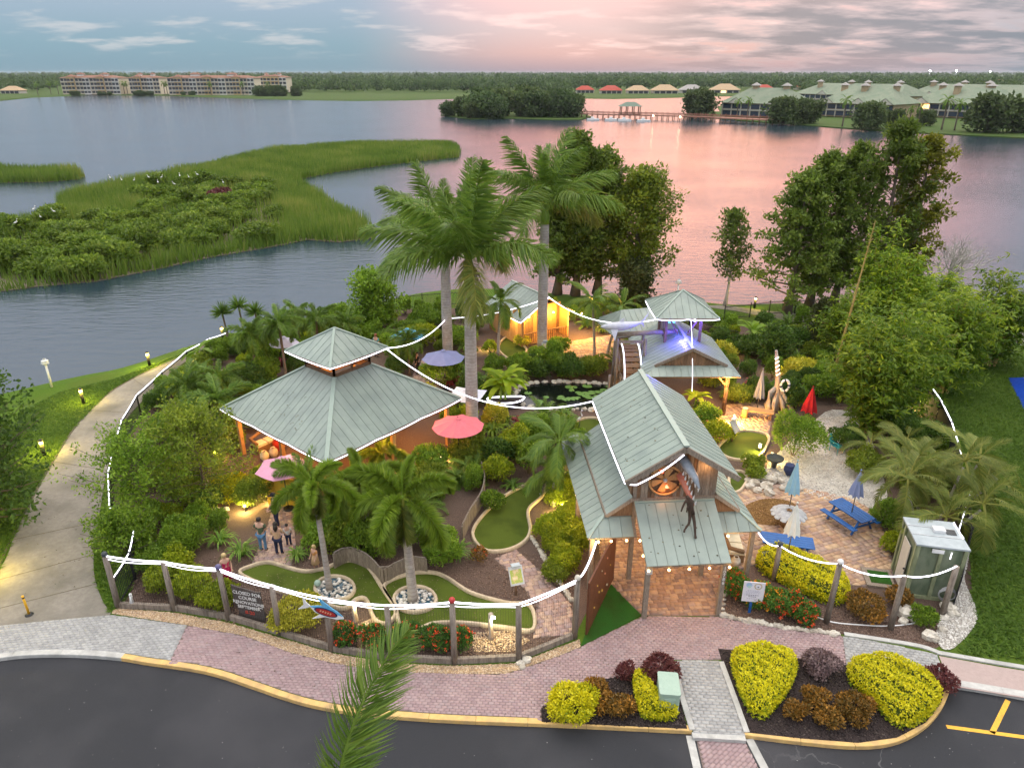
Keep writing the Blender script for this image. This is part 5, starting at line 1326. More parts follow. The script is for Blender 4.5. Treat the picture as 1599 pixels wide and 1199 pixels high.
def palm(P, h, label, kind='royal', nf=16, tr=(.28, .2), name='royal_palm', lean=(0, 0), shaft=.0, scale=1.0, elev=(78, -38), old=1, stems=1, group=None, bark='palm_bark', spread=0.0, spin=0.0, cat='palm tree'):
 P = Vector((P[0], P[1], 0)); root = empty(name, P[:], label, cat, group)
 for sN in range(stems):
  a0 = 2 * PI * sN / max(stems, 1) + .6; ox, oy = (spread * math.cos(a0), spread * math.sin(a0)) if stems > 1 else (0, 0)
  hh = h * (1 if sN == 0 else random.uniform(.6, .95)); top = Vector((lean[0] + ox * 2.2, lean[1] + oy * 2.2, hh)); b0 = Vector((ox * .5, oy * .5, 0))
  mb = MB(); n = 10; pts, rad = [], []
  for i in range(n + 1):
   t = i / n; q = b0.lerp(top, t); q += Vector((lean[0] * .3, lean[1] * .3, 0)) * math.sin(PI * t) * -.5; pts.append(q); rad.append((tr[0] * (1 - t) + tr[1] * t) * (1 + .10 * math.sin(PI * t) if kind == 'royal' else 1) * (1.15 if i == 0 else 1))
  mb.tube(pts, rad, 10); me = bpy.data.meshes.new('trunk'); me.from_pydata(mb.v, [], mb.f); me.polygons.foreach_set('use_smooth', mb.sm); me.materials.append(MATS[bark]); o = bpy.data.objects.new('trunk', me); COL.objects.link(o); o.parent = root
  c = top
  if shaft:
   mb = MB(); mb.tube([top - Vector((0, 0, .04)), top + Vector((0, 0, shaft * .25)), top + Vector((0, 0, shaft * .7)), top + Vector((0, 0, shaft))], [tr[1] * .98, tr[1] * 1.12, tr[1] * .8, tr[1] * .35], 10)
   me = bpy.data.meshes.new('crownshaft'); me.from_pydata(mb.v, [], mb.f); me.polygons.foreach_set('use_smooth', mb.sm); me.materials.append(MATS['crownshaft']); o = bpy.data.objects.new('crownshaft', me); COL.objects.link(o); o.parent = root
   c = top + Vector((0, 0, shaft * .85))
  for i in range(nf):
   t = i / max(1, nf - 1); el = math.radians(elev[0] + (elev[1] - elev[0]) * t ** .9 + random.uniform(-6, 6)); az = i * 2.39996 + spin + random.uniform(-.2, .2)
   me = FR[kind, 'old'] if (old and i >= nf - old and (kind, 'old') in FR) else FR[kind, (0 if t < .25 else 1 if t < .6 else 2)]
   o = bpy.data.objects.new('frond', me); COL.objects.link(o); o.parent = root; o.location = c + Vector((math.cos(az), math.sin(az), 0)) * tr[1] * .5
   o.rotation_euler = (0, -el, az); s = scale * random.uniform(.9, 1.08) * (.72 if t < .08 else 1); o.scale = (s, s, s)
  if kind in ('royal', 'fox'):
   mb = MB(); mb.cyl(c, c + Vector((.05, .03, 1.6 * scale)), .03, .006, 5); me = bpy.data.meshes.new('spear_leaf'); me.from_pydata(mb.v, [], mb.f); me.materials.append(MATS['crownshaft']); o = bpy.data.objects.new('spear_leaf', me); COL.objects.link(o); o.parent = root
 return root
# broad trees and cypresses
def tree(P, h, R, label, mat='leaf_cypress', leaf=(.34, .17), style='cypress', name='cypress_tree', nb=46, per=90, tr=.22, group=None, bark='bark', cat='tree', zmin=.2, cl=.15, lean=(0, 0), gaps=0.0, seedd=None, build=True, clumps=4):
 P = Vector((P[0], P[1], P[2] if len(P) > 2 else 0)); root = empty(name, P[:], label, cat, group)
 tk, lb = MB(), MB(); pts = []
 for i in range(9):
  t = i / 8; pts.append(Vector((lean[0] * t + math.sin(t * 5) * h * .012, lean[1] * t + math.cos(t * 4) * h * .010 - h * .01, h * .96 * t)))
 rad = [tr * (1.7 if i == 0 else 1.15 if i == 1 else 1) * (1 - .93 * (i / 8)) + .012 for i in range(9)]
 tk.tube(pts, rad, 8)
 C, Rr, Tn = [], [], []
 for i in range(nb):
  t = zmin + (1 - zmin) * ((i + random.random()) / nb)
  if random.random() < gaps: continue
  f = t * 8; k = min(int(f), 7); o = pts[k].lerp(pts[k + 1], f - k)
  u = (t - zmin) / (1 - zmin)
  if style == 'cypress': prof = (1 - u) ** .55 * .92 + .08; up = .12 + .5 * u
  elif style == 'column': prof = min(1, .55 + u * 1.1) * (1 - u ** 5) + .06; up = .5 + .6 * u
  elif style == 'oak': prof = math.sin(PI * min(.98, .18 + u * .82)) ** .55; up = .15 + 1.0 * u
  else: prof = math.sin(PI * min(.97, .12 + u * .85)) ** .7; up = .5 + .8 * u
  ln = R * prof * random.uniform(.62, 1.12); az = i * 2.39996 + random.uniform(-.5, .5); d = Vector((math.cos(az), math.sin(az), up)).normalized()
  e = o + d * ln; mid = o.lerp(e, .5) + Vector((0, 0, -.04 * ln)); lb.tube([o, mid, e], [max(.02, tr * .32 * (1 - u)), max(.014, tr * .18 * (1 - u)), .008], 5, False)
  for j in range(clumps):
   s = .35 + .65 * (j + random.random() * .6) / clumps; q = o.lerp(e, s); q += Vector((random.gauss(0, 1), random.gauss(0, 1), random.gauss(0, .6))) * R * cl * .45
   C.append(q); Rr.append(R * cl * random.uniform(.7, 1.35)); Tn.append(random.gauss(0, .16))
 C = np.array([c[:] for c in C]); Rr = np.array(Rr); n = len(C) * per // 4; k = rng.integers(0, len(C), n)
 d = rdir(n) * rng.random((n, 1)) ** .45
 if style == 'cypress': d[:, 2] *= .5
 Q = C[k] + d * Rr[k][:, None]
 D = d * .5 + rdir(n) * .8 + np.array([0, 0, -.1 if style == 'cypress' else .1]); s = .7 + .6 * rng.random(n)
 V = quads(Q, D, rdir(n) + np.array([0, 0, .8]), leaf[0] * s, leaf[1] * s); t = .5 + np.array(Tn)[k] + rng.normal(0, .16, n)
 def part(nm, mb, m):
  me = bpy.data.meshes.new(nm); me.from_pydata(mb.v, [], mb.f); me.polygons.foreach_set('use_smooth', mb.sm); me.materials.append(MATS[m]); o = bpy.data.objects.new(nm, me); COL.objects.link(o); o.parent = root
 part('trunk', tk, bark); part('limbs', lb, bark)
 o = mobj('crown', leafmesh('crown', V, mat, t), root); o.location = (0, 0, 0)
 return root
def copy_at(src, P, s, rz, label, group, sz=None):
 c = copy_tree(src); c.location = P; c.scale = (s, s, sz or s); c.rotation_euler = (0, 0, rz); tag(c, label, None, group); return c
def banana(P, h, label, n=9, mat='leaf_banana', L=1.5, W=.42, name='banana_plant', cat='plant', stems=1):
 P = Vector((P[0], P[1], 0)); root = empty(name, P[:], label, cat)
 for s in range(stems):
  off = Vector((random.uniform(-.5, .5), random.uniform(-.5, .5), 0)) * (0 if stems == 1 else 1); hh = h * random.uniform(.7, 1) if s else h
  mb = MB(); mb.cyl(off, off + Vector((0, 0, hh * .55)), .10, .06, 7); me = bpy.data.meshes.new('stalk'); me.from_pydata(mb.v, [], mb.f); me.materials.append(MATS['crownshaft']); o = bpy.data.objects.new('stalk', me); COL.objects.link(o); o.parent = root
  for i in range(n):
   a = i * 2.4 + random.uniform(-.3, .3); el = math.radians(random.uniform(25, 82)); V, F, T = [], [], []; x = z = 0; ang = el; N = 8; l = L * random.uniform(.7, 1.1)
   for k in range(N + 1):
    t = k / N; w = W / 2 * (math.sin(PI * min(1, t * .92 + .04)) ** .55 if t > .12 else .12)
    V += [(x, -w, z + w * .35), (x, 0, z), (x, w, z + w * .35)]; ang -= .17; x += l / N * math.cos(ang); z += l / N * math.sin(ang)
    if k: q = len(V) - 6; F += [(q, q + 1, q + 4, q + 3), (q + 1, q + 2, q + 5, q + 4)]; T += [random.gauss(.5, .12)] * 2
   me = fmesh('leaf_blade', np.array(V), np.array(F), mat, np.clip(T, 0, 1)); o = bpy.data.objects.new('leaf_blade', me); COL.objects.link(o); o.parent = root; o.location = off + Vector((0, 0, hh * .5)); o.rotation_euler = (0, 0, a)
 return root
def bamboo(P, h, R, label, n=520, seedc=9, mat='leaf_bamboo', leafL=.36):
 P = Vector((P[0], P[1], 0)); root = empty('bamboo_clump', P[:], label, 'bamboo')
 mb = MB(); C = []
 for i in range(22):
  a = random.random() * 2 * PI; r = R * random.uniform(.25, 1.0); hh = h * random.uniform(.62, 1.0) * (1.08 - .45 * (r / R) ** 2); b = Vector((math.cos(a), math.sin(a), 0)); pts = []
  for k in range(7):
   t = k / 6; pts.append(b * (.35 + r * t ** 2.0) + Vector((0, 0, hh * math.sin(min(1, t * 1.05) * PI / 2 * 1.05))))
  mb.tube(pts, [.05 * (1 - .85 * k / 6) for k in range(7)], 5, False)
  for k in range(n // 22):
   t = random.uniform(.10, 1.0); f = t * 6; j = min(int(f), 5); q = pts[j].lerp(pts[j + 1], f - j); C.append(q + Vector((random.gauss(0, .75), random.gauss(0, .75), random.gauss(0, .5))) * min(1, R * .36))
 me = bpy.data.meshes.new('culms'); me.from_pydata(mb.v, [], mb.f); me.materials.append(MATS['culm']); o = bpy.data.objects.new('culms', me); COL.objects.link(o); o.parent = root
 C = np.array([c[:] for c in C]); m = len(C); k = np.repeat(np.arange(m), seedc); nn = len(k); dd = rdir(nn); dd[:, 2] = dd[:, 2] * .5 - .30
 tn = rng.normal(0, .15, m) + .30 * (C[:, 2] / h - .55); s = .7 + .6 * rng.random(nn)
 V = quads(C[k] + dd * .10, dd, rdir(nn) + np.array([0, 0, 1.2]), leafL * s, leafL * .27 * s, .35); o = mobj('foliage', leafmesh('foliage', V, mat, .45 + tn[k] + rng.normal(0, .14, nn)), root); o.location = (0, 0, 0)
 return root
# PLANTING
# tall royal palms
for (bx, by), crown, lab, sp in (((738, 692), 444, 'nearest tall royal palm with grey trunk and bright green crownshaft by the salmon umbrella', .4), ((700, 568), 402, 'royal palm with pale trunk behind the periwinkle umbrella', 1.5), ((846, 553), 350, 'royal palm in front of the glowing hut', 2.2)):
 P = G(bx, by); h = ztop(P, crown); palm(P, h, lab, 'royal', 17, (.34, .27) if by == 692 else (.36, .30), 'royal_palm', (.05, 0), 1.5, 1.3 if by != 568 else 1.2, spin=sp, old=2, elev=(88, 4))
# foxtail palms in the front course
P = G(515, 922); palm(P, ztop(P, 772), 'slender foxtail palm rising from the left stone planter island', 'fox', 11, (.13, .09), 'foxtail_palm', (-.12, 0), .5, .82, spin=.3, elev=(70, -50), old=1)
P = G(645, 938); palm(P, ztop(P, 800), 'bushy foxtail palm rising from the right stone planter island', 'fox', 13, (.20, .14), 'foxtail_palm', (-.12, 0), .75, 1.08, spin=1.2, elev=(82, -58), old=2)
P = G(575, 850); palm(P, ztop(P, 760), 'low foxtail palm between the two planter-island palms', 'fox', 11, (.15, .11), 'foxtail_palm', (0, 0), .4, .95, spin=2.0, elev=(65, -60), old=2)
P = G(600, 735); palm(P, ztop(P, 715), 'foxtail palm crown under the front corner of the pavilion eave', 'fox', 9, (.14, .10), 'foxtail_palm', (0, 0), .4, .8, spin=2.7, elev=(75, -40), old=0)
# christmas palms left of the entrance
P = G(864, 790); palm(P, ztop(P, 700), 'christmas palm with drooping fronds left of the entrance roof', 'coco', 13, (.12, .09), 'christmas_palm', (.2, 0), .45, .82, spin=.5, elev=(72, -40), old=0)
P = G(846, 772); palm(P, ztop(P, 738), 'shorter christmas palm beside the golf green left of the entrance', 'coco', 12, (.11, .08), 'christmas_palm', (.5, -.2), .35, .72, spin=1.7, elev=(70, -45), old=0)
# areca palms at right
P = G(1448, 845); palm(P, ztop(P, 745), 'yellowish areca palm clump behind the small green shed', 'areca', 10, (.07, .05), 'areca_palm', (0, 0), .35, .92, elev=(75, -30), old=0, stems=5, spread=.7)
P = G(1388, 735); palm(P, ztop(P, 700), 'low areca palm clump beside the teal chair', 'areca', 9, (.05, .04), 'areca_palm', (0, 0), .2, .62, elev=(70, -30), old=0, stems=3, spread=.5)
P = G(1490, 790); palm(P, ztop(P, 735), 'areca palm leaning over the black boundary fence', 'areca', 10, (.06, .05), 'areca_palm', (0, 0), .3, .95, elev=(70, -35), old=0, stems=3, spread=.6)
# palms near hut and wheel
P = G(928, 558); palm(P, ztop(P, 478), 'thin-trunked palm left of the model shark', 'coco', 12, (.11, .08), 'coconut_palm', (-.3, 0), .4, .86, spin=.2, elev=(75, -45), old=0)
P = G(948, 556); palm(P, ztop(P, 486), 'thin-trunked palm with orange-lit base behind the model shark', 'coco', 12, (.11, .08), 'coconut_palm', (.9, .2), .4, .86, spin=1.3, elev=(75, -45), old=0)
P = G(778, 555); palm(P, ztop(P, 478), 'string-lit palm between two royal palm trunks', 'coco', 12, (.12, .09), 'coconut_palm', (.2, 0), .4, .9, spin=2.3, elev=(75, -45), old=0)
P = G(1375, 560); palm(P, ztop(P, 520), 'small palm among the bamboo at the back', 'coco', 9, (.1, .08), 'coconut_palm', (0, 0), .3, .7, spin=.7, elev=(75, -35), old=0)
# pygmy date palms left of the pavilion
for i, (bx, by, top, s, ph) in enumerate(((402, 590, 520, 1.25, 'left of the lilac umbrella'), (448, 596, 505, 1.2, 'hiding the lilac umbrella'), (500, 560, 500, 1.2, 'behind the pavilion apex on the left'), (545, 545, 505, 1.1, 'right of the pavilion apex'), (470, 548, 490, 1.1, 'nearest the lake behind the pavilion'), (640, 585, 530, 1.05, 'in front of the blue umbrella'), (330, 690, 640, 1.2, 'at the left corner of the pavilion roof'), (300, 640, 600, 1.3, 'beside the path bend by the fence'), (350, 640, 590, 1.15, 'by the small left golf green'), (485, 800, 740, 1.0, 'behind the slender foxtail trunk'), (352, 692, 626, 1.35, 'overhanging the left pavilion eave'))):
 P = G(bx, by); palm(P, max(.5, ztop(P, top)), 'pygmy date palm ' + ph, 'pygmy', 15, (.09, .08), 'pygmy_palm', (0, 0), 0, s, elev=(80, -35), old=0, bark='bark', group='pygmy date palms', spin=i)
for i, (bx, by, top, ph) in enumerate(((358, 548, 488, 'tallest of three near the lit bollard'), (384, 545, 478, 'middle of three by the lake'), (408, 545, 488, 'rightmost of three by the lake'))):
 P = G(bx, by); h = ztop(P, top); root = empty('yucca', P[:], 'spiky yucca with bare stem, ' + ph, 'yucca', 'yuccas by the lake')
 mb = MB(); mb.tube([(0, 0, 0), (.05, 0, h * .5), (-.05, 0, h)], [.10, .08, .06], 7); me = bpy.data.meshes.new('trunk'); me.from_pydata(mb.v, [], mb.f); me.materials.append(MATS['bark']); o = bpy.data.objects.new('trunk', me); COL.objects.link(o); o.parent = root
 n = 150; d = rdir(n); d[:, 2] = np.abs(d[:, 2]) * 1.2 - .35; V = quads(np.zeros((n, 3)) + np.array([-.05, 0, h]), d, rdir(n), .95, .09, .3); o = mobj('leaves', leafmesh('leaves', V, 'leaf_palm', .4 + rng.normal(0, .2, n)), root); o.location = (0, 0, 0)
# foreground frond reaching up from below the camera
P = G(515, 1325, 12.2); palm(P, 11.9, 'out-of-frame palm whose wind-blown frond rises at the bottom edge', 'near', 2, (.16, .12), 'foreground_palm', (0, 0), .4, .60, elev=(50, 86), old=0, spin=-1.35)
# lakeside cypresses
for (bx, by), top, R, mat, st, lab in (((870, 459), 262, 3.2, 'leaf_cypress', 'cypress', 'bald cypress at the lake edge just right of the hut palm'),
  ((898, 461), 206, 3.3, 'leaf_cypress', 'round', 'tallest bald cypress behind the royal palms'), ((932, 459), 238, 3.8, 'leaf_cypress', 'round', 'middle bald cypress of the lakeside group behind the palms'),
  ((984, 466), 276, 4.6, 'leaf_olive', 'round', 'spreading lakeside tree right of the cypress group, leaning over pink water')):
 P = G(bx, by); tree(P, ztop(P, top), R, lab, mat, (.34, .17), st, nb=96, per=130, tr=.3, zmin=.13, cl=.15, clumps=6, gaps=.2, lean=(.4 if bx == 984 else 0, 0), name='lakeside_tree' if bx == 984 else 'cypress_tree')
P = G(992, 478); tree(P, ztop(P, 418), 2.1, 'dark magnolia behind the lookout cupola', 'leaf_deep', (.30, .17), 'oak', nb=42, per=100, tr=.14, zmin=.12, cl=.24, name='magnolia_tree')
P = G(1132, 477); tree(P, ztop(P, 330), 2.2, 'slim young tree standing alone before the pink water', 'leaf_cypress', (.32, .16), 'round', nb=36, per=80, tr=.12, zmin=.3, cl=.2, name='young_tree', bark='bark_pale')
for (bx, by), top, R, mat, lab in (((1228, 489), 262, 4.4, 'leaf_cypress', 'broad dark cypress, leftmost of the right-hand lakeside group'), ((1262, 482), 236, 3.2, 'leaf_cypress', 'cypress second from the left in the right-hand lakeside group'),
  ((1300, 478), 222, 3.4, 'leaf_cypress', 'cypress in the middle of the right-hand lakeside group'), ((1356, 476), 184, 3.7, 'leaf_cypress', 'tallest cypress of the right-hand lakeside group'), ((1400, 475), 208, 3.2, 'leaf_cypress_gold', 'yellow-green cypress at the right end of the lakeside group')):
 P = G(bx, by); tree(P, ztop(P, top), R, lab, mat, (.36, .18), 'cypress' if bx == 1228 else 'column', nb=92, per=110, tr=.30, zmin=.12, cl=.125, clumps=5, gaps=.22)
def bare_tree():
 P = G(1462, 478); h = ztop(P, 366); root = empty('bare_tree', P[:], 'leafless pale grey tree right of the cypresses', 'tree'); mb = MB(); rs = random.Random(4)
 def br(p, d, l, r, lev):
  q = p + d * l; mb.tube([p, p.lerp(q, .5) + Vector((rs.gauss(0, 1), rs.gauss(0, 1), 0)) * l * .05, q], [r, r * .8, r * .55], 5, False)
  if lev == 0: return
  for k in range(3 if lev > 2 else 2 + rs.randint(0, 1)):
   nd = (d + Vector((rs.gauss(0, .42), rs.gauss(0, .42), rs.gauss(.05, .25)))).normalized(); br(p.lerp(q, rs.uniform(.6, 1)), nd, l * rs.uniform(.55, .8), r * .55, lev - 1)
 for k in range(4): br(Vector((rs.uniform(-.3, .3), rs.uniform(-.3, .3), 0)), Vector((rs.uniform(-.35, .45), rs.uniform(-.3, .3), 1)).normalized(), h * .42, .17, 5)
 me = bpy.data.meshes.new('branches'); me.from_pydata(mb.v, [], mb.f); me.materials.append(MATS['bark_pale']); o = bpy.data.objects.new('branches', me); COL.objects.link(o); o.parent = root
bare_tree()
# left edge tree and big myrtles, back shrubs
tree(Vector((-23.9, 27.2, 0)), 8.4, 3.5, 'dark dense tree filling the left edge beside the path', 'leaf_dark', (.22, .12), 'oak', nb=80, per=190, tr=.25, zmin=.06, cl=.19, name='evergreen_tree')
P = G(232, 815); tree(P, 4.3, 2.9, 'airy crape myrtle leaning over the concrete path', 'leaf_green', (.15, .075), 'oak', nb=66, per=130, tr=.07, zmin=.1, cl=.12, name='crape_myrtle', gaps=.2)
P = G(322, 780); tree(P, 4.6, 2.9, 'full crape myrtle left of the pavilion', 'leaf_olive', (.15, .075), 'oak', nb=76, per=150, tr=.07, zmin=.06, cl=.13, name='crape_myrtle', gaps=.15)
P = G(200, 880); tree(P, 2.3, 1.5, 'small leafy myrtle behind the black corner fence', 'leaf_green', (.13, .08), 'oak', nb=40, per=120, tr=.05, zmin=.1, cl=.2, name='crape_myrtle')
P = G(585, 512); tree(P, ztop(P, 432), 2.6, 'round leafy tree between pavilion and lake', 'leaf_green', (.26, .15), 'oak', nb=56, per=130, tr=.14, zmin=.12, cl=.2, name='ornamental_tree')
P = G(1205, 570); tree(P, 2.6, 1.5, 'dark small tree behind the closed grey umbrella', 'leaf_dark', (.22, .13), 'oak', nb=36, per=90, tr=.08, zmin=.2, cl=.24, name='ornamental_tree')
P = G(1275, 545); tree(P, 3.6, 1.5, 'narrow purple-dark tree beside the bamboo', 'leaf_deep', (.22, .12), 'round', nb=36, per=90, tr=.08, zmin=.05, cl=.22, name='ornamental_tree')
# bamboo mass
for (bx, by), top, R, lab, n in (((1352, 676), 508, 2.0, 'bright bamboo clump nearest the shell gravel', 700), ((1395, 652), 470, 2.9, 'dense bamboo clump above the areca palms', 800), ((1470, 612), 452, 2.9, 'bamboo clump arching over the right lawn', 760), ((1545, 570), 425, 2.7, 'bamboo clump at the right edge near the tarp', 640), ((1315, 565), 452, 2.0, 'yellow-green bamboo clump left of the gold flower spike', 560), ((1378, 560), 398, 2.0, 'upright bamboo clump in front of the cypresses', 620), ((1348, 535), 345, 1.4, 'narrow dark bamboo column beside the gold flower spike', 560), ((1440, 530), 415, 1.5, 'tall thin bamboo in front of the bare tree', 480)):
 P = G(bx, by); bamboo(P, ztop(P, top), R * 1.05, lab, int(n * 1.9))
def spike():
 P = G(1300, 590); h = ztop(P, 345); root = empty('agave_flower_spike', P[:], 'tall gold agave flower spike standing in front of the cypresses', 'plant')
 top = Vector((.75, 0, h)); mb = MB(); mb.cyl((0, 0, 0), top, .11, .03, 7); me = bpy.data.meshes.new('stalk'); me.from_pydata(mb.v, [], mb.f); me.materials.append(MATS['culm']); o = bpy.data.objects.new('stalk', me); COL.objects.link(o); o.parent = root
 mb = MB()
 for i in range(26):
  t = .4 + .6 * i / 26; q = top * t; a = i * 2.4; mb.cyl(q, q + Vector((math.cos(a) * .22, math.sin(a) * .22, .12)), .03, .01, 5)
 me = bpy.data.meshes.new('bracts'); me.from_pydata(mb.v, [], mb.f); me.materials.append(MATS['culm']); o = bpy.data.objects.new('bracts', me); COL.objects.link(o); o.parent = root
spike()
# clipped golden hedges of the roadside beds
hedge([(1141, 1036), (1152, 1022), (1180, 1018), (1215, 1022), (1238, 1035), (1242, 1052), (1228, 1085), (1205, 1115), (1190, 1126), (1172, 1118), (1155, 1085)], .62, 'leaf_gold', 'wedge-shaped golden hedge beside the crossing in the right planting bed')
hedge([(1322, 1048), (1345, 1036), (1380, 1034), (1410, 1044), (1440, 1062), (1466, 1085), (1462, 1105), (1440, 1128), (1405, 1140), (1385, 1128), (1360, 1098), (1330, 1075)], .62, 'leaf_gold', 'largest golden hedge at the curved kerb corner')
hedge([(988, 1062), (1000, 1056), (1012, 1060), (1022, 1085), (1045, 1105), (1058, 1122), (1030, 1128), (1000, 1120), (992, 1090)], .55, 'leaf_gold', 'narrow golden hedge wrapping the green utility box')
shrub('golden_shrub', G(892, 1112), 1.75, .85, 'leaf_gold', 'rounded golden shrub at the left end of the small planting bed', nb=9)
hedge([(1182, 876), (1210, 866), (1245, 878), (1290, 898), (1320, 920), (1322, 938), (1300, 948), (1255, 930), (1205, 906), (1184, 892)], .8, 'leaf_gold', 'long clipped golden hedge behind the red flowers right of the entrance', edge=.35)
shrub('golden_shrub', G(362, 775), 1.9, 1.0, 'leaf_gold', 'golden clipped bush left of the pink umbrella', nb=8)
for (x, y), w, h, ph in (((862, 838), 1.5, 1.1, 'at the golf green end'), ((890, 828), 1.5, 1.3, 'closest to the entrance eave'), ((872, 862), 1.5, 1.1, 'in the middle of the row'), ((900, 862), 1.3, 1.2, 'against the painted wall'), ((882, 890), 1.3, .9, 'nearest the garden walk')):
 shrub('lime_shrub', G(x, y), w, h, 'leaf_lime', 'lamp-lit lime shrub left of the entrance, ' + ph, leaf=(.13, .05), nb=9, group='lime shrubs left of the entrance', spread=.9)
for (x, y), w, h, ph in (((258, 918), 1.5, 1.1, 'behind the second front post'), ((300, 928), 1.6, 1.1, 'between the second and third front posts'), ((345, 945), 1.5, 1.0, 'left of the notice board'), ((278, 895), 1.4, 1.1, 'back row near the corner fence')):
 shrub('lime_shrub', G(x, y), w, h, 'leaf_lime', 'yellow-green leafy shrub ' + ph, leaf=(.13, .07), nb=9, group='yellow-green shrubs behind the front fence', spread=.9)
# red ixoras along the front fence
for i, (x, y, w, h, ph) in enumerate(((541, 1005, .95, .85, 'first from the shark sign'), (586, 1008, 1.0, .85, 'second from the shark sign'), (634, 1010, 1.2, .9, 'beside the middle fence post'), (680, 1008, 1.1, .8, 'partly behind the foreground frond'), (722, 1012, .85, .9, 'just left of the post light'))):
 shrub('ixora_shrub', G(x, y), w, h, 'leaf_ixora', 'red-flowering ixora bush, ' + ph, flowers=('flower_red', 60, .085), group='ixoras along the front fence', nb=6)
for x, y, w, h, ph in ((1146, 930, 1.3, 1.0, 'nearest the entrance post'), (1186, 945, 1.4, .9, 'behind the white poster sign'), (1222, 955, 1.4, .85, 'right of the poster sign'), (1252, 965, 1.1, .75, 'at the right end by the tall post')):
 shrub('ixora_shrub', G(x, y), w, h, 'leaf_ixora', 'orange-red ixora bush ' + ph, flowers=('flower_red' if x != 1186 else 'flower_orange', 110, .085), group='ixoras right of the entrance', nb=7)
